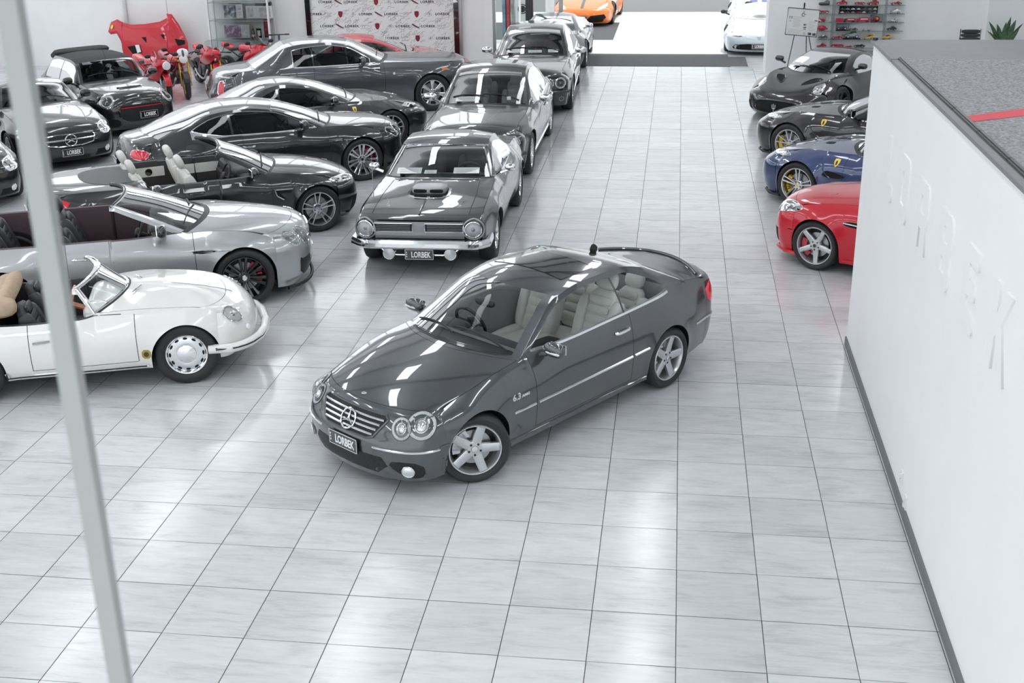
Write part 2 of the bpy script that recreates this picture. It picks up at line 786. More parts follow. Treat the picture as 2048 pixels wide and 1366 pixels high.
        s.bvh = BVHTree.FromPolygons([Vector(v) for v in verts], [f for p, fs in allf.items() for f in fs])
        gl = sp.get('glass', TINT)
        M_ = {'windshield': sp.get('wglass', gl), 'rear_window': sp.get('rglass', gl), 'seam': SEAM, 'cowl': sp.get('cowlm', BLACKP), 'trim': sp.get('belt_trim', GLOSSB), 'pillar': GLOSSB, 'roof': sp.get('roofmat', s.paint), 'front_bumper': s.paint}
        NM = {'seam': 'panel_gap', 'trim': 'window_trim', 'pillar': 'window_pillar', 'cowl': 'cowl_panel'}
        s.parts = {}
        for p, fs in allf.items():
            if not fs:
                continue
            if p.startswith('pillar'):
                s.parts[p] = s.sub('window_pillar', fs, GLOSSB)
                continue
            nm = NM.get(p, p)
            if p.startswith('door'):
                nm = 'door'
            m = M_.get(p, s.paint)
            if p.startswith('sglass'):
                nm, m = 'side_window', gl
            s.parts[p] = s.sub(nm, fs, m)
            if p in ('seam', 'trim'):
                s.parts[p]['kind'] = 'stuff'
        s.under()

    def sub(s, name, fs, m, parent=None):
        rem, vs, out = {}, [], []
        for f in fs:
            g = []
            for a in f:
                if a not in rem:
                    rem[a] = len(vs)
                    vs.append(s.verts[a])
                g.append(rem[a])
            out.append(tuple(g))
        b = M()
        b.v, b.f = vs, out
        b.fm = [0] * len(out)
        return b.build(name, m, parent or s.root, ang=55)

    def under(s):
        """floor pan and wheel wells"""
        sp = s.sp
        b = M()
        nA, iB, iC, nrow = s.rows
        st = [i for i in range(len(s.ts)) if not np.isnan(s.V[i, 0, 0])]
        vs = []
        for i in st:
            d, y, z = s.V[i, 0]
            z0 = s.botf(d) + 0.025
            yi = y - 0.30
            for sg in (1, -1):
                vs += [s.P(d, sg * (y - 0.004), z), s.P(d, sg * yi, max(z, z0)), s.P(d, sg * yi, z0), s.P(d, 0, z0)]
        fs = []
        for k in range(len(st) - 1):
            for h in (0, 4):
                for r in range(3):
                    a = k * 8 + h + r
                    f = (a, a + 8, a + 9, a + 1)
                    fs.append(f if h else tuple(reversed(f)))
        b.add(vs, fs)
        for i, sgn in ((0, 1), (len(s.ts) - 1, -1)):
            C = [s.V[i, r] for r in range(iC, nrow)]
            dco = s.edge[i][0]
            n = len(C)
            for sg in (1, -1):
                b.add([s.P(c[0], sg * c[1], c[2]) for c in C] + [s.P(dco, sg * c[1], c[2] + 0.02) for c in C], [(k, k + 1, n + k + 1, n + k) for k in range(n - 1)])
        b.build('underbody', BLACKP, s.root)

    # -------- placing things on the skin
    def frame(s, ax, sg=1):
        """ax: 'front','rear','side','top' or ((d,y,z), yaw, pitch): yaw 0 looks at the nose, 90 at the flank; sg mirrors"""
        if ax == 'front':
            return lambda a, b: (s.P(-1.5, a * sg, b), Vector((-1, 0, 0)))
        if ax == 'rear':
            return lambda a, b: (s.P(s.L + 1.5, a * sg, b), Vector((1, 0, 0)))
        if ax == 'side':
            return lambda a, b: (s.P(a, 2.5 * sg, b), Vector((0, -sg, 0)))
        if ax == 'top':
            return lambda a, b: (s.P(a, b * sg, 3), Vector((0, 0, -1)))
        c, yaw, pit = ax
        yaw, pit = R_(yaw), R_(pit)
        n = Vector((math.cos(yaw) * math.cos(pit), math.sin(yaw) * math.cos(pit), math.sin(pit)))
        t = Vector((-math.sin(yaw), math.cos(yaw), 0))      # outwards / to the rear along the skin
        u = n.cross(t)
        c = s.P(*c)

        def fn(a, b):
            o = c + n * 0.8 + t * a + u * b
            dn = -n
            if sg < 0:
                o = Vector((o.x, -o.y, o.z))
                dn = Vector((dn.x, -dn.y, dn.z))
            return o, dn
        return fn

    def hit(s, fn, a, b, off=0.0):
        o, d = fn(a, b)
        h = s.bvh.ray_cast(o, d)
        if h[0] is None:
            h = s.bvh.find_nearest(o + d * 1.5)
            if h[0] is None:
                return o + d
            return h[0] - d * off
        return h[0] - d * off

    def patch(s, ax, outline, m, name, sg=1, off=0.004, bulge=0.0, skirt=0.012, rings=5, parent=None, step=0.02, label=None, flat=False, smooth_it=0, dents=None):
        """a panel that lies on the skin; star-shaped outline in the frame's own 2-D"""
        if smooth_it:
            outline = smooth(outline, smooth_it)
        if step:
            outline = resample(outline, step)
        fn = s.frame(ax, sg)
        cx = sum(p[0] for p in outline) / len(outline)
        cy = sum(p[1] for p in outline) / len(outline)
        n = len(outline)
        vs, fs = [], []
        for a, b in outline:
            vs.append(s.hit(fn, a, b, off - skirt))
        for k in range(rings):
            t = 1 - k / rings
            h = off + bulge * (1 - t * t)
            for a, b in outline:
                vs.append(s.hit(fn, cx + (a - cx) * t, cy + (b - cy) * t, h))
        vs.append(s.hit(fn, cx, cy, off + bulge))
        if flat:        # put on a common plane
            pass
        for k in range(rings):
            for j in range(n):
                a, b = k * n + j, k * n + (j + 1) % n
                fs.append((a, b, b + n, a + n))
        for j in range(n):
            fs.append((rings * n + j, rings * n + (j + 1) % n, (rings + 1) * n))
        if (sg < 0) != (ax in ('side', 'rear', 'top')):
            fs = [tuple(reversed(f)) for f in fs]
        return M().add(vs, fs).build(name, m, parent or s.root, ang=50, label=label)

    def trim(s, ax, path, r, m, name, sg=1, off=0.0, closed=False, parent=None, step=0.03, n=6, label=None):
        fn = s.frame(ax, sg)
        pts = []
        if closed:
            path = resample(path, step)
        else:
            q = []
            for a, b in zip(path[:-1], path[1:]):
                k = max(1, int(math.dist(a, b) / step))
                q += [(a[0] + (b[0] - a[0]) * t / k, a[1] + (b[1] - a[1]) * t / k) for t in range(k)]
            path = q + [path[-1]]
        pts = [s.hit(fn, a, b, off) for a, b in path]
        return M().tube(pts, r, n=n, closed=closed).build(name, m, parent or s.root, label=label)

    # -------- wheels
    def wheels(s, style, r=None, w=0.22, y=None, steer=0.0, front=None, rear=None, inset=0.0):
        sp = s.sp
        r = r or sp['rt']
        first = {}
        for k, ax in enumerate(sp['ax']):
            for sg in (1, -1):
                st = style
                yy = y[k] if isinstance(y, (list, tuple)) else (y if y else s.Wf(ax) - 0.015)
                ww = w[k] if isinstance(w, (list, tuple)) else w
                key = (k, ww)
                if key in first:
                    c = copy_tree(first[key], s.root)
                else:
                    c = make_wheel(s.root, r, ww, st)
                    first[key] = c
                c.location = s.P(ax, sg * (yy - ww / 2), r)
                c.rotation_euler = (0, 0, (0 if sg > 0 else PI) + (R_(steer) if k == 0 else 0))

    def mirror(s, d, z, yo, m, size=(0.055, 0.105, 0.075), arm=True, chrome=None, sides=(1, -1), ind=False):
        for sg in sides:
            b = M()
            b.sell(s.P(d, sg * (yo + size[1]), z), size, 0.75, n=8)
            if arm:
                b.tube([s.P(d - 0.03, sg * (yo - 0.06), z - size[2] - 0.02), s.P(d - 0.02, sg * (yo + 0.05), z - size[2] + 0.02)], 0.022, n=8)
            o = b.build('door_mirror', chrome or m, s.root)
            M().box(s.P(d + size[0] - 0.004, sg * (yo + size[1]), z), (0.012, size[1] * 1.5, size[2] * 1.35)).build('mirror_glass', CHROME, o)
            if ind:
                M().sell(s.P(d - size[0] * 0.80, sg * (yo + size[1] * 1.15), z - 0.012), (0.012, size[1] * 0.72, 0.013), 0.6, n=6).build('indicator', WHITE, o)

    def handle(s, d, z, m, w=0.2, sides=(1, -1), h=0.016):
        for sg in sides:
            fn = s.frame('side', sg)
            pts = [s.hit(fn, d - w / 2, z, 0.0), s.hit(fn, d - w / 2 + 0.03, z, 0.028), s.hit(fn, d + w / 2 - 0.03, z + 0.004, 0.028), s.hit(fn, d + w / 2, z + 0.004, 0.0)]
            M().tube([tuple(p) for p in curve([tuple(p) for p in pts], 5)], h, n=8).build('door_handle', m, s.root)

    def plate(s, d, z, txt='LORBEK', tilt=0, rear=False, w=0.372, h=0.134, y=0.0):
        """dark registration plate with white letters and border"""
        pl = M()
        pl.box((0, 0, 0), (0.012, w, h))
        o = pl.build('number_plate', GLOSSB, s.root, loc=s.P(d, y, z), rot=(0, R_(-tilt) if not rear else R_(tilt), PI if rear else 0))
        rot = (PI / 2, 0, PI / 2)
        lettering(txt, WHITE, o, (0.008, 0.022, -0.004), rot, 0.105, 0.001, 0.66, 0.003)
        b = M()
        for q in (-1, 1):
            b.box((0.007, 0, q * (h / 2 - 0.004)), (0.002, w - 0.006, 0.004))
            b.box((0.007, q * (w / 2 - 0.004), 0), (0.002, 0.004, h - 0.006))
        b.build('plate_border', WHITE, o)
        b = M()
        for k in (-1, 0, 1):
            b.box((0.007, -w / 2 + 0.022, k * 0.028), (0.002, 0.011, 0.016))
        b.build('plate_mark', WHITE, o)
        return o

    # -------- cabin
    def cabin(s, seatm, trimm=None, rows=((2.35, 0.36),), rhd=True, z=0.36, dash_d=1.75, dash_z=0.90, width=0.36, cardm=None, floor_d=(1.5, 3.6), back_z=0.42, wheelm=None, seat_s=1.0, dashm=None, tonneau=None, steer_z=None, headrest=True):
        sp = s.sp
        trimm = trimm or LEATHER_D
        b = M()
        nA, iB, iC, nrow = s.rows
        st = [i for i in range(len(s.ts)) if not np.isnan(s.V[i, 0, 0]) and floor_d[0] <= s.V[i, iB, 0] <= floor_d[1]]
        vs = []
        th = sp.get('doorth', 0.09)
        for i in st:
            d, y, zt = s.V[i, iB]
            for sg in (1, -1):
                vs += [s.P(d, sg * (y - 0.003), zt - 0.002), s.P(d, sg * (y - th * 0.75), zt + 0.002), s.P(d, sg * (y - th), zt - 0.03), s.P(d, sg * (y - th - 0.05), z - 0.08), s.P(d, 0, z - 0.08)]
        fs = []
        for k in range(len(st) - 1):
            for h in (0, 5):
                for r in range(4):
                    a = k * 10 + h + r
                    f = (a, a + 10, a + 11, a + 1)
                    fs.append(f if h else tuple(reversed(f)))
        b.add(vs, fs)
        for k in (0, len(st) - 1):       # bulkheads
            o = k * 10
            b.add([vs[o + 1], vs[o + 2], vs[o + 3], vs[o + 8], vs[o + 7], vs[o + 6]], [(0, 1, 2, 3, 4, 5)])
        b.build('interior_tub', cardm or trimm, s.root)
        hw = s.Wf(dash_d) - 0.16
        b = M()
        b.sell(s.P(dash_d - 0.10, 0, dash_z - 0.09), (0.27, hw, 0.10), 0.35, n=8)
        b.sell(s.P(dash_d + 0.12, 0, dash_z - 0.26), (0.09, hw, 0.13), 0.35, n=8)
        sy = -width if rhd else width
        b.sell(s.P(dash_d + 0.05, sy, dash_z - 0.03), (0.13, 0.19, 0.075), 0.6, n=8)
        b.build('dashboard', dashm or LEATHER_D, s.root)
        M().sell(s.P((rows[0][0] + dash_d) / 2 + 0.1, 0, z + 0.08), (0.55, 0.11, 0.13), 0.3, n=8).build('centre_console', dashm or LEATHER_D, s.root)
        # steering wheel
        b = M()
        rr = 0.185
        ring = [(0, rr * math.cos(a), rr * math.sin(a)) for a in [2 * PI * k / 28 for k in range(28)]]
        b.tube(ring, 0.017, n=8, closed=True)
        b.sell((-0.02, 0, 0), (0.03, 0.065, 0.06), 0.8)
        for a in (0.1, PI - 0.1, -PI / 2):
            b.tube([(-0.01, 0.04 * math.cos(a), 0.04 * math.sin(a)), (0, rr * math.cos(a), rr * math.sin(a))], 0.014, n=6)
        b.tube([(0.02, 0, 0), (0.26, 0, 0)], 0.03, n=8)
        o = b.build('steering_wheel', wheelm or LEATHER_D, s.root, loc=s.P(dash_d + 0.30, sy, steer_z or dash_z - 0.05))
        o.rotation_euler = (0, R_(22), 0)
        proto = None
        for d, yw in rows:
            for sg in (1, -1):
                if proto is None:
                    proto = make_seat(s.root, seatm, seat_s, headrest)
                    q = proto
                else:
                    q = copy_tree(proto, s.root)
                q.location = s.P(d, sg * yw, z)


def make_seat(parent, m, k=1.0, headrest=True):
    """bolstered car seat; origin under the cushion, facing +x"""
    b = M()
    rot = Matrix.Rotation(R_(-20), 3, 'Y')
    b.sell((0.02, 0, 0.06), (0.27 * k, 0.20 * k, 0.08), 0.45)
    for sg in (1, -1):
        b.sell((0.02, sg * 0.205 * k, 0.09), (0.27 * k, 0.06, 0.09), 0.6)
        b.sell(Vector((-0.27, sg * 0.2 * k, 0.38)) + Vector((0, 0, 0)), (0.085, 0.065, 0.27 * k), 0.6, rot=rot)
    b.sell((-0.30, 0, 0.40), (0.075, 0.20 * k, 0.33 * k), 0.45, rot=rot, taper=0.2)
    o = b.build('seat', m, parent)
    c = M()
    for i in range(5):
        f = 0.16 + i * 0.09
        c.sell((-0.30 - (f - 0.30) * 0.364 + 0.072, 0, 0.10 + f), (0.022, 0.135 * k, 0.043), 0.5, rot=rot, n=5)
    c.build('seat_pleats', m, o)
    if not headrest:
        return o
    h = M()
    h.sell((-0.415, 0, 0.80 * k ** 0.5), (0.055, 0.125 * k, 0.095), 0.65, rot=rot)
    for sg in (1, -1):
        h.tube([(-0.40, sg * 0.06, 0.66), (-0.41, sg * 0.06, 0.78)], 0.008, n=6)
    h.build('headrest', m, o)
    return o


def make_wheel(parent, r, w, st):
    """tyre, rim, spokes; outer face towards +y"""
    rr = st.get('rim', r * 0.73)
    hw = w / 2
    root = M()
    sw = r - rr
    prof = [(rr - 0.005, -hw * 0.75), (rr + sw * 0.35, -hw * 0.98), (rr + sw * 0.7, -hw * 0.98), (r - 0.012, -hw * 0.86), (r, -hw * 0.7), (r, hw * 0.7), (r - 0.012, hw * 0.86), (rr + sw * 0.7, hw * 0.99), (rr + sw * 0.35, hw * 0.99), (rr + 0.002, hw * 0.82), (rr - 0.006, hw * 0.74)]
    root.lathe(prof, 44)
    for q in (-0.45, -0.15, 0.15, 0.45):
        pass
    wheel = root.build('wheel', RUBBER, parent, ang=50)
    m = st.get('mat', ALLOY)
    lm = st.get('lip', m)
    dish = st.get('dish', 0.03)
    b = M()
    b.lathe([(rr + 0.004, hw * 0.80), (rr - 0.004, hw * 0.90), (rr - 0.014, hw * 0.88), (rr - 0.024, hw * 0.70), (rr - 0.03, hw * 0.4), (rr - 0.035, -hw * 0.8)], 44)
    b.build('rim_lip', lm, wheel)
    M().lathe([(rr - 0.034, -hw * 0.1), (0.16, -hw * 0.12), (0.02, -hw * 0.1)], 32).build('wheel_back', BLACKP, wheel)
    y0, y1 = hw * 0.86 - dish, hw * 0.84
    n = st.get('n', 5)
    kind = st.get('kind', 'single')
    b = M()
    if kind in ('single', 'double', 'star'):
        for k in range(n):
            a = 2 * PI * k / n + st.get('phase', PI / 2)
            bars = [0.0] if kind != 'double' else [-1, 1]
            for q in bars:
                wh, wr = st.get('wh', 0.045), st.get('wr', 0.035)
                oh, orr = q * st.get('oh', 0.018), q * st.get('or', 0.03)
                secs = []
                NS = 6
                for t in [i / (NS - 1) for i in range(NS)]:
                    rad = 0.045 + (rr - 0.02 - 0.045) * t
                    ww = wh + (wr - wh) * t + st.get('flarew', 0.0) * max(0, t - 0.75) * 4
                    oo = oh + (orr - oh) * t
                    yy = y0 + (y1 - y0) * t ** 1.3
                    secs.append((rad, oo, ww, yy))
                vs, fs = [], []
                ca, sa = math.cos(a), math.sin(a)
                for rad, oo, ww, yy in secs:
                    for wo, dy in ((-0.5, -0.035), (-0.5, -0.008), (-0.32, 0.0), (0.32, 0.0), (0.5, -0.008), (0.5, -0.035)):
                        tx = oo + wo * ww
                        vs.append((ca * rad - sa * tx, yy + dy, sa * rad + ca * tx))
                for i in range(NS - 1):
                    for j in range(5):
                        p = i * 6 + j
                        fs.append((p, p + 6, p + 7, p + 1))
                b.add(vs, fs)
        b.lathe([(0.078, y0 - 0.03), (0.076, y0 - 0.006), (0.066, y0 + 0.002), (0.034, y0 + 0.004)], 24)
        sp = b.build('spokes', m, wheel, ang=35)
        c = M()
        for k in range(5):
            a = 2 * PI * k / 5 + PI / 2 + PI / 5
            c.lathe([(0.011, y0 - 0.004), (0.011, y0 + 0.006), (0.0, y0 + 0.006)], 8, c=(0.054 * math.cos(a), 0, 0.054 * math.sin(a)))
        c.build('wheel_bolts', GUNMETAL, wheel)['kind'] = 'stuff'
    elif kind == 'disc':      # pressed steel wheel with vent slots and chrome hub cap
        b.lathe([(rr - 0.02, hw * 0.6), (rr - 0.03, hw * 0.5), (rr - 0.05, hw * 0.52), (rr * 0.62, hw * 0.66), (0.10, hw * 0.60)], 40)
        b.build('wheel_disc', m, wheel)
        c = M()
        for k in range(st.get('slots', 10)):
            a = 2 * PI * k / st.get('slots', 10)
            ro = rr - 0.045
            vs = []
            o = [(0.024 * math.cos(q), 0.011 * math.sin(q)) for q in [2 * PI * i / 10 for i in range(10)]]
            for tx, ty in o:
                rad = ro + ty
                vs.append((math.cos(a) * rad - math.sin(a) * tx, hw * 0.535 + (ro - rad) * 0.2 + 0.004, math.sin(a) * rad + math.cos(a) * tx))
            c.add(vs, [tuple(reversed(range(10)))])
        c.build('vent_slots', SEAM, wheel)['kind'] = 'stuff'
        cr = st.get('cap', 0.1)
        M().lathe([(cr, hw * 0.58), (cr * 0.97, hw * 0.66), (cr * 0.6, hw * 0.78), (cr * 0.25, hw * 0.86), (0.0, hw * 0.87)], 32).build('hub_cap', CHROME, wheel)
    cm = st.get('capm', m)
    M().lathe([(0.033, y0 + 0.0), (0.032, y0 + 0.010), (0.024, y0 + 0.012)], 20).build('cap_ring', cm if kind != 'disc' else CHROME, wheel)
    M().lathe([(0.025, y0 + 0.010), (0.0, y0 + 0.013)], 20).build('wheel_badge', st.get('badge', GLOSSB), wheel)
    if kind != 'disc':
        M().lathe([(0.0, -0.004), (r * 0.50, -0.004), (r * 0.50, 0.018), (0.07, 0.018), (0.06, hw * 0.5), (0.0, hw * 0.5)], 32).build('brake_disc', STEEL, wheel)
        if st.get('cal'):
            b = M()
            a0 = st.get('cala', 0.0)
            for t in range(7):
                a = a0 + R_(-32 + 64 * t / 6)
                q = Matrix.Rotation(-a, 3, 'Y')
                b.box((r * 0.50 * math.cos(a), 0.028, r * 0.50 * math.sin(a)), (0.07, 0.055, 0.05), rot=q)
            b.build('brake_caliper', st['cal'], wheel)
    return wheel


def star_emblem(parent, loc, rot, r, m=None):
    """three-pointed star in a ring, flat in local XY"""
    b = M()
    b.tube([(r * math.cos(2 * PI * k / 28), r * math.sin(2 * PI * k / 28), 0) for k in range(28)], r * 0.09, n=6, closed=True)
    for k in range(3):
        a = PI / 2 + 2 * PI * k / 3
        c, s_ = math.cos(a), math.sin(a)
        w = r * 0.16
        p = [(c * r * 0.97, s_ * r * 0.97, 0.002)]
        q = [(math.cos(a + PI / 3) * w, math.sin(a + PI / 3) * w, 0), (math.cos(a - PI / 3) * w, math.sin(a - PI / 3) * w, 0), (0, 0, r * 0.12)]
        b.add([p[0]] + q, [(0, 1, 3), (0, 3, 2)])
    return b.build('star_emblem', m or CHROME, parent, smooth=False, loc=loc, rot=rot)


def wings_emblem(parent, loc, rot, r, m=None):
    """round boss with a pair of spread wings, flat in local XY"""
    b = M()
    b.lathe([(r * 0.35, 0), (r * 0.33, r * 0.12), (0, r * 0.14)], 16, axis='Z')
    for sg in (1, -1):
        for k in range(3):
            y = -0.12 * r + k * 0.13 * r
            b.add([(sg * 0.3 * r, y, 0.01 * r), (sg * (1.0 - 0.12 * (2 - k)) * r, y + 0.10 * r, 0), (sg * (0.98 - 0.12 * (2 - k)) * r, y + 0.19 * r, 0), (sg * 0.3 * r, y + 0.11 * r, 0.03 * r)], [(0, 1, 2, 3) if sg > 0 else (3, 2, 1, 0)])
    return b.build('winged_emblem', m or CHROME, parent, smooth=False, loc=loc, rot=rot)


def shield_on(car, ax, a, b, h, sg, m=None):
    """small yellow shield with a dark rearing animal on it"""
    o = [(-0.42, 0.5), (0, 0.55), (0.42, 0.5), (0.45, 0.1), (0.28, -0.3), (0, -0.6), (-0.28, -0.3), (-0.45, 0.1)]
    p = car.patch(ax, [(a + x * h, b + y * h) for x, y in o], m or YELLOW, 'shield_badge', sg, off=0.004, skirt=0.006, rings=2, step=0)
    hs = [(-0.10, -0.36), (0.0, -0.2), (0.14, -0.3), (0.1, -0.06), (0.16, 0.1), (0.06, 0.2), (0.12, 0.36), (-0.02, 0.3), (-0.16, 0.34), (-0.1, 0.16), (-0.2, 0.08), (-0.1, 0.02), (-0.12, -0.14)]
    car.patch(ax, [(a + x * h, b + y * h) for x, y in hs], GLOSSB, 'badge_figure', sg, off=0.0065, skirt=0.002, rings=1, step=0, parent=p)
    return p
# ------------------------------------------------------------------ room
def floor_mat():
    m, nt, b = new_mat('porcelain tile')
    N, L = nt.nodes, nt.links
    geo = N.new('ShaderNodeNewGeometry')
    dv = N.new('ShaderNodeVectorMath')
    dv.operation = 'DIVIDE'
    dv.inputs[1].default_value = (0.6, 0.6, 0.6)
    L.new(geo.outputs['Position'], dv.inputs[0])
    fl = N.new('ShaderNodeVectorMath')
    fl.operation = 'FLOOR'
    L.new(dv.outputs[0], fl.inputs[0])
    sep = N.new('ShaderNodeSeparateXYZ')
    L.new(fl.outputs[0], sep.inputs[0])
    cb = N.new('ShaderNodeCombineXYZ')
    L.new(sep.outputs[0], cb.inputs[0])
    L.new(sep.outputs[1], cb.inputs[1])
    wn = N.new('ShaderNodeTexWhiteNoise')
    wn.noise_dimensions = '3D'
    L.new(cb.outputs[0], wn.inputs['Vector'])
    mu = N.new('ShaderNodeVectorMath')
    mu.operation = 'SCALE'
    mu.inputs['Scale'].default_value = 9.0
    L.new(wn.outputs['Color'], mu.inputs[0])
    ad = N.new('ShaderNodeVectorMath')
    L.new(geo.outputs['Position'], ad.inputs[0])
    L.new(mu.outputs[0], ad.inputs[1])
    def noise(rot, sc, scale, det, rough, dist):
        mp = N.new('ShaderNodeMapping')
        mp.inputs['Rotation'].default_value = (0, 0, R_(rot))
        mp.inputs['Scale'].default_value = sc
        L.new(ad.outputs[0], mp.inputs[0])
        q = N.new('ShaderNodeTexNoise')
        q.inputs['Scale'].default_value = scale
        q.inputs['Detail'].default_value = det
        q.inputs['Roughness'].default_value = rough
        q.inputs['Distortion'].default_value = dist
        L.new(mp.outputs[0], q.inputs['Vector'])
        return q
    nz = noise(-24, (0.8, 2.2, 1), 1.8, 6, 0.55, 1.2)
    n2 = noise(-28, (1.0, 7.0, 1), 3.2, 8, 0.68, 0.6)
    mixn = N.new('ShaderNodeMix')
    mixn.data_type = 'FLOAT'
    mixn.inputs[0].default_value = 0.5
    L.new(nz.outputs['Fac'], mixn.inputs[2])
    L.new(n2.outputs['Fac'], mixn.inputs[3])
    rp = N.new('ShaderNodeValToRGB')
    e = rp.color_ramp.elements
    e[0].position, e[0].color = 0.34, (0.50, 0.515, 0.54, 1)
    e[1].position, e[1].color = 0.66, (0.70, 0.715, 0.725, 1)
    x = e.new(0.48)
    x.color = (0.625, 0.64, 0.655, 1)
    L.new(mixn.outputs[0], rp.inputs['Fac'])
    hv = N.new('ShaderNodeHueSaturation')
    ma = N.new('ShaderNodeMapRange')
    ma.inputs['To Min'].default_value = 0.92
    ma.inputs['To Max'].default_value = 1.05
    L.new(wn.outputs['Value'], ma.inputs['Value'])
    L.new(ma.outputs[0], hv.inputs['Value'])
    L.new(rp.outputs['Color'], hv.inputs['Color'])
    L.new(hv.outputs[0], b.inputs['Base Color'])
    rr = N.new('ShaderNodeMapRange')
    rr.inputs['To Min'].default_value = 0.10
    rr.inputs['To Max'].default_value = 0.24
    L.new(nz.outputs['Fac'], rr.inputs['Value'])
    L.new(rr.outputs[0], b.inputs['Roughness'])
    b.inputs['Specular IOR Level'].default_value = 0.6
    return m


TILE = floor_mat()
GROUT = mat('dark grout', (0.10, 0.105, 0.11), 0.9)
WALLW = mat('white wall paint', (0.90, 0.91, 0.92), 0.55, noise=0.015, nscale=2)
WALLG = mat('pale wall board', (0.88, 0.89, 0.895), 0.6, noise=0.02, nscale=2)
SKIRT = mat('grey skirting', (0.16, 0.17, 0.18), 0.5)
CAPG = mat('grey coping', (0.20, 0.205, 0.21), 0.45, noise=0.06, nscale=5)
MATG = mat('entrance mat', (0.10, 0.105, 0.11), 0.9, noise=0.3, nscale=60)
PALE = mat('sunlit pavement', (0.80, 0.80, 0.79), 0.5, noise=0.04, nscale=3)
ASPH = mat('asphalt', (0.20, 0.205, 0.205), 0.9, noise=0.35, nscale=40)
LAMPW = mat('luminous panel', (0.96, 0.98, 1.0), 0.5, emit=LAMP_GAIN)
SKYW = mat('daylit window', (0.95, 0.98, 1.0), 0.5, emit=CLERESTORY_GAIN)
CEILM = mat('ceiling board', (0.85, 0.86, 0.87), 0.7)
BEAMM = mat('dark steel beam', (0.06, 0.06, 0.065), 0.6)

camC = np.array(cam.location)
camR = np.array(cam.matrix_world.to_3x3())


def px(x, y, z):
    d = (np.array((x, y, z)) - camC) @ camR
    return 1024 + 2419.78 * d[0] / -d[2], 683 - 2419.78 * d[1] / -d[2], -d[2]


X0, X1, Y0, Y1 = -17.0, 12.0, -10.0, 24.6
flo = struct(M().box(((X0 + X1) / 2, (Y0 + 36.6) / 2, -0.056), (X1 - X0, 36.6 - Y0, 0.10)).build('floor', GROUT, smooth=False), 'pale grey stone-look tiled showroom floor')
TS = 0.6


def tile_mesh(b, x, y, w=TS - 0.003, h=TS - 0.003):
    c = 0.0015
    vs = [(x - w / 2 + q * a, y - h / 2 + r * e, z) for z, q, r in ((-0.006, 0, 0), (-c, 0, 0)) for a, e in ((0, 0), (w, 0), (w, h), (0, h))]
    vs += [(x - w / 2 + c, y - h / 2 + c, 0), (x + w / 2 - c, y - h / 2 + c, 0), (x + w / 2 - c, y + h / 2 - c, 0), (x - w / 2 + c, y + h / 2 - c, 0)]
    fs = [(8, 9, 10, 11)]
    for i in range(4):
        j = (i + 1) % 4
        fs += [(i, j, 4 + j, 4 + i), (4 + i, 4 + j, 8 + j, 8 + i)]
    b.add(vs, fs)


cells = []
for i in range(int(X0 / TS), int(X1 / TS)):
    for j in range(int(Y0 / TS), int(Y1 / TS)):
        x, y = (i + 0.5) * TS, (j + 0.5) * TS
        a, b_, dz = px(x, y, 0)
        vis = dz > 0.5 and -120 < a < 2170 and -60 < b_ < 1480 and not (x > 4.2 and y < 5.4)
        cells.append((0 if vis else 1, dz if vis else 99, i, j))
cells.sort()
b = M()
tile_mesh(b, 0, 0)
tme = b.mesh('tile', TILE, smooth=False)
rest = M()
for k, (v, dz, i, j) in enumerate(cells):
    if k < 300 and v == 0:
        link('tile', tme, flo, ((i + 0.5) * TS, (j + 0.5) * TS, 0))
    else:
        tile_mesh(rest, (i + 0.5) * TS, (j + 0.5) * TS)
ro = rest.build('tile_field', TILE, flo, smooth=False)
ro['kind'] = 'stuff'
jo = M()
for i in (-21, -14, -7, 0, 7):
    jo.box((i * TS, (Y0 + Y1) / 2, -0.0035), (0.007, Y1 - Y0, 0.008))
for j in (-14, -7, 0, 7, 14, 21, 28, 35):
    jo.box(((X0 + X1) / 2, j * TS, -0.0035), (X1 - X0, 0.006, 0.008))
jo.build('expansion_joint', GROUT, flo, smooth=False)

# right-hand partition box with raised letters
wr = struct(M().box((8.1, -2.3, 1.635), (7.74, 15.36, 3.27)).build('wall_right', WALLW, smooth=False), 'white partition box with raised letters on its long face')
sk = struct(M().box((4.222, -2.3, 0.05), (0.016, 15.38, 0.10)).build('baseboard_right', SKIRT, smooth=False))
struct(M().box((8.1, 5.388, 0.05), (7.74, 0.016, 0.10)).build('baseboard_far', SKIRT, smooth=False))
b = M()
b.box((4.2525, -2.95, 3.285), (0.105, 14.06, 0.03))
b.box((8.1, 4.76, 3.285), (7.8, 1.28, 0.03))
cap = struct(b.build('trim_coping', CAPG, smooth=False), 'grey metal coping along the top of the white partition')
b = M()
for k in range(18):
    b.box((4.284, 3.72 - 0.8 * k, 3.306), (0.045, 0.79, 0.014))
    b.box((4.284, 3.72 - 0.8 * k, 3.316), (0.018, 0.79, 0.010))
b.build('channel_section', GUNMETAL, cap, smooth=False)
carpet = mat('grey felt carpet', (0.33, 0.335, 0.345), 0.95, noise=0.45, nscale=55, bump=0.4, bscale=120)
M().box((8.155, -2.9, 3.283), (7.69, 14.04, 0.034)).build('carpet', carpet, cap, smooth=False)
rl = M()
rl.add([(4.315, 1.29, 3.3025), (4.315, 1.49, 3.3025), (6.6, 2.95, 3.3025), (6.6, 2.60, 3.3025)], [(0, 3, 2, 1)])
rl.build('red_floor_line', mat('red carpet inlay', (0.72, 0.12, 0.14), 0.9, noise=0.1, nscale=90), cap, smooth=False)
M().tube([(4.24, 5.38, 3.30), (4.24, 5.38, 3.325)], 0.028, n=10).build('coping_fixing', GUNMETAL, cap)


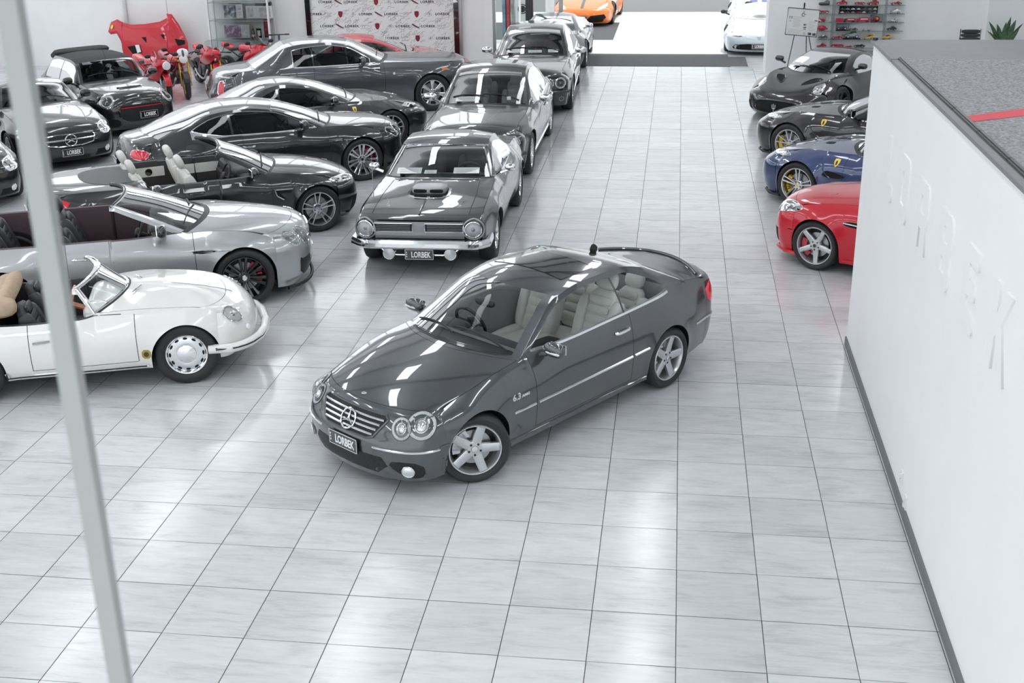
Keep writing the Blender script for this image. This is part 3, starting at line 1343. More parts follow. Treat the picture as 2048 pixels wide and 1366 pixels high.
def letter_outline(ch):
    """block letters with rounded corners; unit height, returns (outer, holes, width)"""
    S = 0.24
    r = 0.16

    def rr(x0, y0, x1, y1, rad=(0, 0, 0, 0)):
        out = []
        for (cx, cy, a0), q in zip(((x1, y0, -90), (x1, y1, 0), (x0, y1, 90), (x0, y0, 180)), rad):
            sx = -1 if cx == x1 else 1
            sy = 1 if cy == y0 else -1
            if q == 0:
                out.append((cx, cy))
            else:
                for k in range(6):
                    a = R_(a0 + 90 * k / 5)
                    out.append((cx + sx * q + q * math.cos(a), cy + sy * q + q * math.sin(a)))
        return out
    if ch == 'L':
        return [(0, 0), (0.62, 0), (0.62, S), (S, S), (S, 1), (0, 1)], [], 0.62
    if ch == 'O':
        return rr(0, 0, 0.78, 1, (r, r, r, r)), [rr(S, S, 0.78 - S, 1 - S, (0.03,) * 4)], 0.78
    if ch == 'R':
        return [(0, 0), (S, 0), (S, 0.32), (0.40, 0.32), (0.50, 0), (0.76, 0), (0.66, 0.34), (0.74, 0.44), (0.76, 0.55), (0.76, 0.84), (0.72, 0.95), (0.62, 1), (0, 1)], [rr(S, 0.54, 0.52, 0.80)], 0.76
    if ch == 'B':
        return rr(0, 0, 0.76, 1, (r, r, 0, 0))[:6] + [(0.76, 0.42), (0.71, 0.5), (0.76, 0.58)] + rr(0, 0, 0.76, 1, (r, r, 0, 0))[6:], [rr(S, 0.19, 0.53, 0.40), rr(S, 0.60, 0.53, 0.81)], 0.76
    if ch == 'E':
        return [(0, 0), (0.66, 0), (0.66, 0.21), (S, 0.21), (S, 0.395), (0.60, 0.395), (0.60, 0.605), (S, 0.605), (S, 0.79), (0.66, 0.79), (0.66, 1), (0, 1)], [], 0.66
    return [(0, 0), (S, 0), (S, 0.36), (0.30, 0.43), (0.52, 0), (0.80, 0), (0.47, 0.60), (0.78, 1), (0.50, 1), (S, 0.66), (S, 1), (0, 1)], [], 0.78


def letter_mesh(ch, h, ext):
    outer, holes, w_ = letter_outline(ch)
    cu = bpy.data.curves.new('letter', 'CURVE')
    cu.dimensions = '2D'
    cu.fill_mode = 'BOTH'
    cu.extrude = ext
    for poly in [outer] + holes:
        sp = cu.splines.new('POLY')
        sp.points.add(len(poly) - 1)
        for p, (x, y) in zip(sp.points, poly):
            p.co = (x * h, y * h, 0, 1)
        sp.use_cyclic_u = True
    o = bpy.data.objects.new('letter', cu)
    me = bpy.data.meshes.new_from_object(o)
    bpy.data.objects.remove(o)
    return me, w_ * h


yy = 3.885
LET = 0.545
for ch, ya in zip('LORBEK', (3.885, 3.20, 2.33, 1.45, 0.60, -0.17)):
    me, lw = letter_mesh(ch, LET, 0.016)
    me.materials.append(WALLW)
    o = link('raised_letter', me, wr, (4.23, ya, 2.115), (PI / 2, 0, -PI / 2))
for (y, z) in ((1.79, 0.258), (1.557, 0.158)):
    t = thing('power_outlet', 'white power outlet low on the partition, the %s one of two' % ('higher' if z > 0.2 else 'lower'), 'outlet', (4.23, y, z))
    M().box((-0.006, 0, 0), (0.012, 0.075, 0.115)).build('face_plate', WHITEPL, t)
    b = M()
    b.box((-0.018, 0.0, 0.02), (0.014, 0.022, 0.034))
    b.box((-0.018, 0.0, -0.025), (0.014, 0.022, 0.034))
    b.build('switch', WHITEPL, t)

# back walls, doorway, ceiling
HC = 7.6
struct(M().box((-9.75, 24.45, 2.1), (14.6, 0.5, 4.2)).build('wall_back', WALLG, smooth=False), 'pale back wall behind the motorcycles')
struct(M().box((-2.55, 24.5, HC / 2), (0.20, 0.62, HC)).build('pillar_left', WALLW, smooth=False), 'white pier at the left of the doorway')
struct(M().box((8.70, 23.85, HC / 2), (8.5, 0.9, HC)).build('wall_display', WALLW, smooth=False), 'white wall carrying the glass shelves')
struct(M().box((10.9, 23.1, HC / 2), (2.95, 0.6, HC)).build('wall_recess', WALLW, smooth=False))
struct(M().box((1.0, 24.5, 6.0), (7.0, 0.5, 3.2)).build('lintel_doorway', WALLW, smooth=False))
struct(M().box((X0 - 0.1, 7, 1.2), (0.2, 35, 2.4)).build('wall_left', WALLW, smooth=False))
struct(M().box((X1 + 0.1, 7, HC / 2), (0.2, 35, HC)).build('wall_side', WALLW, smooth=False))
struct(M().box((-9.8, 24.45, 7.25), (14.6, 0.5, 0.7)).build('lintel_back', WALLW, smooth=False))
for k in range(8):
    x = -15.9 + k * 1.78
    wn = struct(M().box((x, 24.45, 5.55), (0.09, 0.4, 2.7)).build('window_%d' % (k + 1), WHITEPL, smooth=False))
    M().box((x + 0.89, 24.5, 5.55), (1.69, 0.03, 2.7)).build('pane', SKYW, wn, smooth=False)
ce = struct(M().box((-2.5, 7.3, HC + 0.1), (29.4, 35.2, 0.2)).build('ceiling', CEILM, smooth=False))
for j in range(9):
    M().box((-2.5, -8.5 + j * 4.0, HC - 0.14), (29.0, 0.22, 0.28)).build('beam', BEAMM, ce, smooth=False)
lb = M()
lb.box((0, 0, 0), (0.62, 2.5, 0.05))
lamp_me = lb.mesh('luminaire', WHITEPL, smooth=False)
lp = M()
lp.box((0, 0, -0.028), (0.56, 2.44, 0.012))
lamp_pe = lp.mesh('diffuser', LAMPW, smooth=False)
for k, x in enumerate((-13.0, -8.0, -3.0, 2.0, 7.0)):
    for j in range(8):
        t = link('ceiling_light', lamp_me, ce, (x, -6.5 + j * 4.0, HC - 0.03))
        link('diffuser', lamp_pe, t)
# pipe and board joint on the back wall
b = M()
b.tube([(-12.35, 24.12, 0.1), (-12.35, 24.12, 4.1)], 0.075, n=14)
tag(b.build('downpipe', WHITEPL), 'white vertical pipe on the back wall above the red bonnet', 'pipe')
struct(M().box((-11.17, 24.197, 2.1), (0.012, 0.01, 4.2)).build('trim_1', mat('board joint', (0.5, 0.5, 0.5), 0.8), smooth=False))
struct(M().box((-6.5, 24.19, 0.06), (8.0, 0.02, 0.12)).build('baseboard_back', SKIRT, smooth=False))

# beyond the doorway
tag(M().box((2.13, 25.47, 0.002), (3.95, 1.64, 0.004)).build('entrance_mat', MATG, smooth=False), 'long dark grey entrance mat across the doorway', 'mat')
pv = struct(M().box((0, 31.7, -0.002), (40, 9.8, 0.006)).build('pavement', PALE, smooth=False), 'bright white paving outside the doorway')
struct(M().box((4.9, 27.2, 0.0), (2.5, 5.4, 0.006)).build('floor_outer', TILE, smooth=False))
tag(M().box((-2.0, 31.6, 0.0012), (4.75, 4.15, 0.002)).build('parking_mat', MATG, smooth=False), 'dark grey mat under the orange car', 'mat')
struct(M().box((0, 52, -0.03), (80, 31, 0.06)).build('road', ASPH, smooth=False), 'grey asphalt road beyond the paving')

# mullion close to the camera
mu = M()
mu.box((1.874, -6.690, 3.6), (0.013, 0.013, 3.6), rz=R_(8))
tag(mu.build('glazing_post', mat('silver joint', (0.38, 0.40, 0.39), 0.4, 0.3), smooth=False), 'slim silver upright joint of the glazing close to the camera, out of focus', 'post')
# ------------------------------------------------------------------ cars
P_GREY = paint('tectite grey paint', (0.072, 0.080, 0.086), 0.7, 0.30, 1.75)
BOWL = mat('lamp reflector', (0.96, 0.97, 0.98), 0.3, 0.1, bump=0.08, bscale=40)
P_BLACK = paint('black paint', (0.007, 0.007, 0.008), 0.0, 0.3, 1.6)
P_SILVER = paint('silver paint', (0.42, 0.435, 0.45), 0.6, 0.35, 1.6)
P_WHITE = paint('ivory white paint', (0.82, 0.815, 0.785), 0.0, 0.3, 1.45)

clk = dict(
    L=4.652, paint=P_GREY, rt=0.318, arch=0.352, ax=(0.83, 3.545), zm=0.56, low=0.045, pt=2.7, tuck=0.075, pw=0.075, n=2.35, crown=2.1,
    keys=[
        ('f0', 0.07, 0.165, 0.47, .8, 0.18, 1), ('f1', 0.04, 0.27, 0.47, .8, 0.28, 1), ('f2', 0.03, 0.45, 0.47, .8, 0.46, 1), ('f3', 0.085, 0.56, 0.47, .8, 0.57, 1),
        ('corner_f', 0.185, 0.725, 0.47, 0.70, 0.705, 0.92), ('hood', 0.225, 0.757, 0.55, 0.70, 0.748, 0.62), ('h2', 0.55, 0.868, 0.88, 0.735, 0.842, 0.12), ('h3', 0.88, 0.925, 1.15, 0.74, 0.892, 0),
        ('cowl0', 1.17, 0.963, 1.43, 0.73, 0.922, 0, 1), ('cowl', 1.26, 0.972, 1.50, 0.72, 0.932, 0, 1), ('w1', 1.62, 1.195, 1.80, 0.64, 1.125, 0),
        ('header', 1.94, 1.345, 2.11, 0.572, 1.285, 0), ('r1', 2.40, 1.402, 2.52, 0.558, 1.346, 0), ('r2', 2.95, 1.392, 3.05, 0.55, 1.335, 0), ('rheader', 3.40, 1.30, 3.42, 0.555, 1.255, 0),
        ('rw', 3.68, 1.19, 3.67, 0.61, 1.14, 0), ('rbase', 3.93, 1.065, 3.90, 0.675, 1.03, 0, 1), ('boot', 3.99, 1.05, 3.97, 0.70, 1.005, 0), ('b2', 4.28, 1.03, 4.12, 0.715, 0.99, 0.25),
        ('tail', 4.53, 1.015, 4.22, 0.72, 0.97, 0.8), ('corner_r', 4.60, 0.95, 4.26, 0.745, 0.93, 1), ('t1', 4.625, 0.75, 4.26, .8, 0.75, 1), ('t2', 4.652, 0.55, 4.26, .8, 0.55, 1), ('t3', 4.60, 0.30, 4.26, .8, 0.30, 1), ('t4', 4.5, 0.22, 4.26, .8, 0.23, 1)],
    W=[(0.47, 0.80), (0.8, 0.862), (1.5, 0.868), (2.8, 0.87), (3.6, 0.865), (4.0, 0.835), (4.26, 0.79)],
    bot=[(0.4, 0.17), (1.15, 0.19), (1.3, 0.185), (3.1, 0.185), (3.3, 0.2), (4.3, 0.24)],
    belt=[(1.5, 0.945), (2.2, 0.945), (3.0, 0.965), (3.6, 0.985), (4.0, 1.02)],
    gt=[(1.6, 0.04), (3.1, 0.045), (3.6, 0.12), (3.8, 0.2)], gb=0.02, bpil=[(2.86, 2.885)], win=(1.58, 3.62), doors=[(1.54, 2.93)],
    seams=('hood', 'cowl0', 'boot'), glass=CLEAR, wglass=CLEAR, belt_trim=BRIGHT, cowlm=P_GREY, creases=[(0.50, 0.53, 1.25, 3.15, 0.006, 0.03)])
c = Car('coupe', 'dark grey metallic two-door coupe alone in the open aisle, nose towards the camera', (-0.468, 1.67), -125.8, clk)
c.wheels(dict(n=5, wh=0.085, wr=0.075, mat=ALLOY, dish=0.02, rim=0.238, cal=ALLOY, cala=0.5, phase=PI / 2 + 0.3, badge=BRIGHT), w=(0.225, 0.245), y=0.868, steer=-33)
c.cabin(LEATHER_W, LEATHER_G, rows=((2.70, 0.385),), dash_d=1.64, dash_z=0.91, floor_d=(1.55, 3.75), cardm=LEATHER_G)
c.mirror(1.72, 0.98, 0.80, P_GREY, size=(0.06, 0.115, 0.065), ind=True)
for sg in (1, -1):
    q = make_seat(c.root, LEATHER_W, 0.9)
    q.location = c.P(3.22, sg * 0.33, 0.27)
c.handle(2.78, 0.835, BRIGHT, sides=(1, -1))
# sunroof
c.patch('top', [(2.36, -0.40), (2.38, -0.44), (2.84, -0.42), (2.86, -0.40), (2.86, 0.40), (2.84, 0.42), (2.38, 0.44), (2.36, 0.40)], GLOSSB, 'sunroof', off=0.004, skirt=0.01, step=0.05)
c.trim('top', [(2.36, -0.43), (2.85, -0.41), (2.85, 0.41), (2.36, 0.43)], 0.005, SEAM, 'sunroof_seal', closed=True, step=0.06)
# grille and emblems
gr = [(-0.41, 0.68), (-0.37, 0.71), (0.37, 0.71), (0.41, 0.68), (0.31, 0.53), (0.25, 0.512), (-0.25, 0.512), (-0.31, 0.53)]
g = c.patch('front', gr, MESHM, 'grille', off=0.003, skirt=0.02, step=0.04)
c.trim('front', gr, 0.012, P_GREY, 'grille_surround', closed=True, parent=g, off=0.004)
for k, z in enumerate((0.672, 0.632, 0.592, 0.552)):
    hw = 0.385 - (0.68 - z) * 0.62
    c.trim('front', [(-hw, z), (hw, z)], 0.0105, BRIGHT, 'grille_bar', parent=g, off=0.012)
star_emblem(c.root, c.P(0.085, 0, 0.612), (PI / 2 - 0.5, 0, PI / 2), 0.088)
M().lathe([(0.027, 0), (0.024, 0.006), (0, 0.007)], 16, c=c.P(0.28, 0, 0.782), axis='Z').build('hood_badge', CHROME, c.root)
c.plate(0.014, 0.418)
# lower intakes and fog lamps
c.patch('front', [(-0.42, 0.375), (0.42, 0.375), (0.47, 0.30), (0.36, 0.215), (-0.36, 0.215), (-0.47, 0.30)], MESHM, 'lower_intake', off=0.002, step=0.04)
for sg in (1, -1):
    fr = ((0.23, 0.635, 0.665), 34, 24)
    # twin oval lamps
    for (a, e, rx, ry) in ((-0.085, -0.014, 0.088, 0.098), (0.085, 0.022, 0.12, 0.122)):
        h = c.patch(fr, ell(a, e, rx, ry, R_(10)), BOWL, 'headlight', sg, off=0.006, bulge=-0.015, skirt=0.02, step=0)
        c.trim(fr, ell(a, e, rx, ry, R_(10)), 0.005, BLACKP, 'lamp_seal', sg, closed=True, parent=h)
        c.patch(fr, ell(a, e, rx * 0.36, ry * 0.40), BRIGHT, 'projector', sg, off=0.012, bulge=0.014, parent=h, step=0, rings=3)
        c.trim(fr, ell(a, e, rx * 0.44, ry * 0.48), 0.007, BRIGHT, 'projector_ring', sg, off=0.005, closed=True, parent=h)
        c.patch(fr, ell(a, e, rx, ry, R_(10)), LENS, 'lamp_cover', sg, off=0.010, bulge=0.018, step=0, parent=h)
    fg = ((0.12, 0.62, 0.28), 30, 0)
    q = c.patch(fg, smooth([(-0.14, 0.03), (-0.09, 0.085), (0.17, 0.075), (0.19, -0.06), (0.06, -0.085)], 1), MESHM, 'side_intake', sg, off=0.002, step=0.03)
    f = c.patch(fg, ell(0.045, -0.005, 0.05, 0.05), CHROME, 'fog_lamp', sg, off=0.012, bulge=0.015, step=0)
    c.trim(fg, ell(0.045, -0.005, 0.052, 0.052), 0.006, BRIGHT, 'fog_ring', sg, off=0.012, closed=True, parent=f)
    c.trim('side', [(0.50, 0.475), (0.40, 0.475)], 0.011, P_GREY, 'bumper_strip', sg)
    c.trim(((0.25, 0.6, 0.46), 35, 0), [(-0.33, -0.005), (0.25, -0.005)], 0.010, BRIGHT, 'bumper_strip', sg, off=0.002)
    c.trim('side', [(1.24, 0.515), (1.52, 0.517)], 0.013, BRIGHT, 'side_moulding', sg, off=0.004)
    c.trim('side', [(1.56, 0.518), (2.91, 0.535)], 0.013, BRIGHT, 'side_moulding', sg, off=0.004)
    c.trim('side', [(2.95, 0.536), (3.18, 0.54)], 0.013, BRIGHT, 'side_moulding', sg, off=0.004)
    c.trim('side', [(4.02, 0.545), (4.45, 0.55)], 0.012, BRIGHT, 'side_moulding', sg, off=0.004)
    # skirt
    c.trim('side', [(1.20, 0.215), (3.17, 0.225)], 0.034, P_GREY, 'side_skirt', sg, off=-0.008)
    c.patch(((4.45, 0.74, 0.80), 140, 0), smooth([(-0.13, -0.11), (-0.15, 0.10), (0.13, 0.11), (0.16, 0.02), (0.1, -0.12)], 1), REDLENS, 'tail_light', sg, off=0.006, bulge=0.01)
    for k in range(3):
        c.trim('side', [(0.455 + k * 0.03, 0.225), (0.44 + k * 0.03, 0.36 - 0.03 * k)], 0.008, P_GREY, 'bumper_fin', sg)
o = lettering('6.3', CHROME, c.root, c.hit(c.frame('side', 1), 1.28, 0.655, 0.002), (PI / 2, 0, PI), 0.085, 0.003, 1.0, 0.002, name='fender_badge')
lettering('AMG', CHROME, c.root, c.hit(c.frame('side', 1), 1.395, 0.645, 0.002), (PI / 2, 0, PI), 0.035, 0.002, 1.3, 0.002, name='fender_badge')
# cowl slats, wipers
for k in range(4):
    c.trim('top', [(1.26 + 0.012 * k - 0.02 + abs(y) * abs(y) * 0.42, y) for y in [-0.56 + 0.07 * q for q in range(17)]], 0.004, P_GREY, 'cowl_slat', off=0.004)
for y0, y1 in ((0.60, -0.05), (0.02, -0.58)):
    c.trim('top', [(1.34 + 0.3 * y0 * y0, y0), (1.39 + 0.25 * y1 * y1, y1)], 0.009, BLACKP, 'wiper', off=0.016)
# boot lip, aerial
b = M()
b.tube([c.hit(c.frame('top'), 4.515 - 0.29 * y * y / 0.46, y, 0.010) for y in [-0.66 + 0.06 * q for q in range(23)]], 0.016, n=8)
b.build('boot_spoiler', P_GREY, c.root)
M().sell(c.P(3.36, 0, 1.345), (0.06, 0.012, 0.05), 0.8, rot=Matrix.Rotation(R_(-35), 3, 'Y')).build('aerial', BLACKP, c.root)
M().sell(c.P(1.78, 0, 1.20), (0.03, 0.12, 0.035), 0.6).build('rear_view_mirror', BLACKP, c.root)


def mk(nose, cf, hood, cowl, wind, header, roof, rhead, rear, rbase, deck, tail, cr, tailf, opn=None, q1=0.55):
    """stations along a car from chin to tail: (d, z at the centreline, d, half-width, z at the edge)"""
    k = [('f%d' % i, d, z, cf[2], 0.8, z + 0.005, 1) for i, (d, z) in enumerate(nose)]
    k.append(('corner_f', *cf, 0.95))
    for i, h in enumerate(hood):
        k.append(('hood' if i == 0 else 'h%d' % i, *h, q1 if i == 0 else (0.12 if i == 1 else 0)))
    a = hood[-1]
    t = 0.12
    k.append(('cowl0', *[cowl[n] + (a[n] - cowl[n]) * t for n in range(5)], 0, 1))
    k.append(('cowl', *cowl, 0, 1))
    k += [('w%d' % i, *x, 0) for i, x in enumerate(wind)]
    k.append(('header', *header, 0, 1 if opn else 0))
    if opn:
        d = header[0] + 0.055
        k.append(('frame', d, header[1] + 0.006, header[2] + 0.05, header[3], header[4] + 0.004, 0, 1))
        k += [('cab%d' % i, *x, 0, i == 0) for i, x in enumerate(opn)]
        k.append(('deck', *rbase, 0, 1))
    else:
        k += [('r%d' % i, *x, 0) for i, x in enumerate(roof)]
        k.append(('rheader', *rhead, 0))
        k += [('rw%d' % i, *x, 0) for i, x in enumerate(rear)]
        k.append(('rbase', *rbase, 0, 1))
    for i, x in enumerate(deck):
        k.append(('boot' if i == 0 else 'b%d' % i, *x, 0 if i == 0 else 0.25))
    k.append(('tail', *tail, 0.8))
    k.append(('corner_r', *cr, 1))
    k += [('t%d' % i, d, z, cr[2], 0.8, z, 1) for i, (d, z) in enumerate(tailf)]
    return k


def round_lamp(c, fr, a, b, r, sg, ry=None, ring=CHROME, off=0.006):
    ry = ry or r
    h = c.patch(fr, ell(a, b, r, ry, n=20), BOWL, 'headlight', sg, off=off, bulge=-0.02, skirt=0.02, step=0, rings=4)
    c.trim(fr, ell(a, b, r, ry, n=20), r * 0.09, ring, 'lamp_ring', sg, off=off, closed=True, parent=h)
    c.patch(fr, ell(a, b, r * 0.22, ry * 0.22, n=12), STEEL, 'bulb', sg, off=off - 0.004, bulge=0.012, skirt=0.006, step=0, rings=2, parent=h)
    c.patch(fr, ell(a, b, r, ry, n=20), LENS, 'lamp_cover', sg, off=off + 0.004, bulge=0.018, step=0, rings=3, parent=h)
    return h


def lamp(c, fr, outline, sg, bulbs=(), sm=1, dark=False, off=0.004, drl=None):
    h = c.patch(fr, outline, GUNMETAL if dark else BOWL, 'headlight', sg, off=off, skirt=0.02, step=0.03, rings=4, smooth_it=sm)
    for a, b, r in bulbs:
        c.patch(fr, ell(a, b, r, r, n=14), BRIGHT, 'projector', sg, off=off + 0.002, bulge=0.012, step=0, rings=2, parent=h)
        c.patch(fr, ell(a, b, r * 0.6, r * 0.6, n=12), GLOSSB, 'bulb', sg, off=off + 0.012, bulge=0.006, step=0, rings=2, parent=h)
    if drl:
        c.trim(fr, drl, 0.008, WHITE, 'light_strip', sg, off=off + 0.004, parent=h)
    c.patch(fr, outline, LENS, 'lamp_cover', sg, off=off + 0.014, bulge=0.006, skirt=0.012, step=0.03, rings=3, smooth_it=sm, parent=h)
    return h


def wipers(c, d0, hw, slope=0.28, rise=0.06):
    for y0, y1 in ((hw, -0.05), (0.04, -hw)):
        c.trim('top', [(d0 + slope * y0 * y0, y0), (d0 + rise + slope * y1 * y1, y1)], 0.009, BLACKP, 'wiper', off=0.014, step=0.08)


def dash_card(c, d, y, z, w, h, rot=8):
    b = M()
    b.box((0, 0, 0), (h, w, 0.003))
    o = b.build('price_card', PAPER, c.root, smooth=False, loc=c.P(d, y, z), rot=(0, R_(abs(rot)), R_(4)))
    p = M()
    for k in range(4):
        p.box((h * 0.3 - k * h * 0.18, -0.1 * w * (k % 2), 0.002), (h * 0.05, w * (0.75 - 0.12 * (k % 2)), 0.001))
    p.build('print_lines', mat('grey print', (0.45, 0.47, 0.5), 0.7), o, smooth=False)
# ---------------- cars on the left, front row first
# ivory roadster
s356 = dict(
    L=3.95, paint=P_WHITE, rt=0.325, arch=0.345, ax=(0.80, 2.90), zm=0.50, low=0.06, pt=2.4, tuck=0.10, pw=0.028, n=2.2, crown=2.0, open=True, flare=0.02, doorth=0.07,
    keys=mk([(0.22, 0.24), (0.09, 0.33), (0.045, 0.45), (0.08, 0.56)], (0.17, 0.655, 0.46, 0.60, 0.70), [(0.36, 0.745, 0.62, 0.62, 0.785), (0.72, 0.835, 0.95, 0.655, 0.825), (1.1, 0.895, 1.25, 0.67, 0.84)],
            (1.36, 0.915, 1.66, 0.62, 0.82), [(1.48, 1.0, 1.73, 0.59, 0.95)], (1.63, 1.11, 1.80, 0.555, 1.07), None, None, None, (2.72, 0.86, 2.72, 0.71, 0.80), [(2.78, 0.87, 2.78, 0.71, 0.80), (3.2, 0.83, 3.1, 0.64, 0.76)],
            (3.6, 0.66, 3.4, 0.58, 0.64), (3.75, 0.56, 3.45, 0.60, 0.58), [(3.86, 0.45), (3.85, 0.32)], opn=[(1.80, 0.82, 1.90, 0.72, 0.795), (2.2, 0.79, 2.25, 0.72, 0.785)]),
    W=[(0.46, 0.735), (0.8, 0.81), (1.5, 0.82), (2.4, 0.815), (2.9, 0.81), (3.45, 0.68)],
    bot=[(0.4, 0.24), (1.15, 0.23), (2.5, 0.23), (3.4, 0.26)], belt=[(1.5, 0.80), (1.9, 0.79), (2.7, 0.79)], doors=[(1.27, 2.30)], win=(1.4, 2.7),
    seams=('hood',), wglass=CLEAR)
c = Car('roadster', 'ivory white vintage open roadster with chrome hub caps, nearest car at the left', (-2.16, 4.63), 20, s356)
wl = dict(kind='disc', rim=0.215, mat=BRIGHT, cap=0.10, slots=12, badge=mat('amber badge', (0.5, 0.12, 0.03), 0.3), lip=CHROME)
c.wheels(wl, w=0.17, y=0.755)
c.cabin(LEATHER_B, LEATHER_D, rows=((2.02, 0.33),), dash_d=1.62, dash_z=0.79, z=0.24, floor_d=(1.62, 2.76), seat_s=0.85, headrest=False, dashm=P_WHITE, wheelm=mat('polished wood', (0.42, 0.16, 0.06), 0.3, coat=1.0), steer_z=0.86)
for sg in (1, -1):
    fr = ((0.30, 0.565, 0.66), 20, 28)
    round_lamp(c, fr, 0, 0, 0.095, sg, 0.10)
    c.patch(((0.18, 0.52, 0.50), 20, 0), ell(0, 0, 0.035, 0.03), BOWL, 'indicator', sg, off=0.01, bulge=0.012, step=0)
    c.trim('side', [(1.18, 0.262), (2.60, 0.262)], 0.018, CHROME, 'rub_rail', sg, off=0.006)
    c.trim('side', [(1.20, 0.264), (2.58, 0.264)], 0.008, BLACKP, 'rail_insert', sg, off=0.022)
    fn = c.frame('side', sg)
    M().tube([c.P(0.57, sg * 0.74, 0.36)] + [c.P(0.0 + 0.46 * (1 - math.sqrt(max(0, 1 - (y / 0.79) ** 2.4))) - 0.03, sg * y, 0.37) for y in (0.78, 0.76, 0.72, 0.65, 0.5, 0.3, 0)], 0.05, n=12).build('bumper', P_WHITE, c.root)
    M().tube([c.P(0.50, sg * 0.795, 0.37)] + [c.P(-0.048 + 0.46 * (1 - math.sqrt(max(0, 1 - (y / 0.80) ** 2.4))), sg * y * 1.02, 0.375) for y in (0.79, 0.77, 0.72, 0.65, 0.5, 0.3, 0)], 0.020, n=8).build('bumper_strip', CHROME, c.root)
    M().tube([c.P(0.50, sg * 0.812, 0.375)] + [c.P(-0.066 + 0.46 * (1 - math.sqrt(max(0, 1 - (y / 0.80) ** 2.4))), sg * y * 1.03, 0.378) for y in (0.79, 0.77, 0.72, 0.65, 0.5, 0.3, 0)], 0.009, n=6).build('strip_insert', BLACKP, c.root)
    c.patch('side', smooth([(1.145, 0.35), (1.235, 0.35), (1.235, 0.45), (1.145, 0.45)], 1), mat('brass badge', (0.45, 0.33, 0.06), 0.35, 0.5), 'fender_badge', sg, off=0.004, step=0.02)
    c.patch('side', ell(1.19, 0.40, 0.025, 0.028), GLOSSB, 'badge_disc', sg, off=0.006, step=0, rings=2)
    c.trim('side', [(2.10, 0.63), (2.26, 0.62)], 0.012, STEEL, 'door_handle', sg, off=0.012)
    # windscreen frame
    pts = []
    for i in range(len(c.ts)):
        if c.T[c.tags.index('cowl')] - 1e-6 <= c.ts[i] <= c.T[c.tags.index('frame')] - 1e-3:
            d, y, z = c.edge[i]
            pts.append(c.P(d, sg * y, z))
    M().tube(pts, 0.016, n=8).build('windscreen_post', CHROME, c.root)
iH = min(range(len(c.ts)), key=lambda i: abs(c.ts[i] - c.T[c.tags.index('header')]))
iW = min(range(len(c.ts)), key=lambda i: abs(c.ts[i] - c.T[c.tags.index('cowl')]))
for i, nm in ((iH, 'windscreen_frame'), (iW, 'windscreen_seal')):
    row = [tuple(c.V[i, r]) for r in range(c.rows[2], c.rows[3])]
    M().tube([c.P(d, y, z + 0.004) for d, y, z in row] + [c.P(d, -y, z + 0.004) for d, y, z in reversed(row[:-1])], 0.014, n=8).build(nm, CHROME, c.root)
b = M()
for k in range(5):
    y = -0.42 + 0.21 * k
c.trim('top', [(0.30, 0.0), (1.0, 0.0)], 0.009, CHROME, 'hood_strip', off=0.004)
for sg in (1, -1):
    c.trim('top', [(1.22, 0.12 * sg), (1.30, 0.30 * sg)], 0.008, CHROME, 'wiper', off=0.015)
tn = mat('tan canvas', (0.50, 0.38, 0.27), 0.8, noise=0.1, nscale=15, bump=0.3, bscale=40)
b = M()
for k in range(5):
    b.sell(c.P(2.56 + 0.09 * k, 0.0, 0.93 - 0.02 * k), (0.075, 0.60 - 0.02 * k, 0.085), 0.6, rot=Matrix.Rotation(R_(12 * (k - 2)), 3, 'Y'))
b.sell(c.P(2.60, -0.52, 0.93), (0.20, 0.11, 0.10), 0.7)
b.build('folded_hood', tn, c.root, label='tan canvas hood folded behind the seats')

# silver convertible
GTK = dict(nose=[(0.16, 0.16), (0.05, 0.26), (0.0, 0.45), (0.01, 0.62)])
gtc = dict(
    L=4.806, paint=P_SILVER, rt=0.362, arch=0.398, ax=(0.93, 3.676), zm=0.60, low=0.05, pt=2.7, tuck=0.09, pw=0.045, n=2.3, crown=2.0, open=True, flare=0.02,
    keys=mk(GTK['nose'], (0.06, 0.80, 0.52, 0.72, 0.76), [(0.22, 0.885, 0.66, 0.72, 0.83), (0.6, 0.955, 0.95, 0.745, 0.91), (0.98, 0.995, 1.25, 0.77, 0.945)],
            (1.26, 1.02, 1.58, 0.765, 0.955), [(1.75, 1.22, 2.0, 0.67, 1.15)], (2.16, 1.355, 2.34, 0.605, 1.305), None, None, None, (3.80, 1.02, 3.80, 0.85, 0.98), [(3.86, 1.03, 3.86, 0.845, 0.985), (4.25, 1.01, 4.15, 0.72, 0.965)],
            (4.62, 0.97, 4.32, 0.70, 0.93), (4.72, 0.88, 4.36, 0.74, 0.88), [(4.78, 0.70), (4.806, 0.5), (4.72, 0.28)], opn=[(2.26, 0.99, 2.44, 0.872, 0.965), (3.2, 0.99, 3.2, 0.872, 0.972)]),
    W=[(0.52, 0.86), (0.9, 0.955), (1.6, 0.962), (2.8, 0.962), (3.6, 0.968), (4.0, 0.945), (4.36, 0.84)],
    bot=[(0.4, 0.16), (1.3, 0.19), (3.2, 0.19), (4.3, 0.24)], belt=[(1.6, 0.955), (2.4, 0.955), (3.0, 0.97), (3.8, 0.985)],
    doors=[(1.48, 2.92)], win=(1.6, 3.8), seams=('hood', 'cowl0', 'boot'), wglass=CLEAR, creases=[(0.80, 0.78, 0.6, 2.6, 0.010, 0.05), (0.72, 0.86, 3.1, 4.2, 0.03, 0.10)])
c = Car('convertible', 'silver grey open convertible with black wheels, between white roadster and black convertible', (-2.37, 7.23), 24, gtc)
bw = dict(n=7, kind='double', wh=0.026, wr=0.044, oh=0.015, mat=GLOSSB, dish=0.035, rim=0.272, cal=REDCAL, cala=PI - 0.35, badge=WHITE, capm=CHROME)
bw['or'] = 0.040
c.wheels(bw, w=0.27, y=0.955)
WINE = mat('dark wine leather', (0.035, 0.012, 0.018), 0.5, bump=0.2, bscale=60)
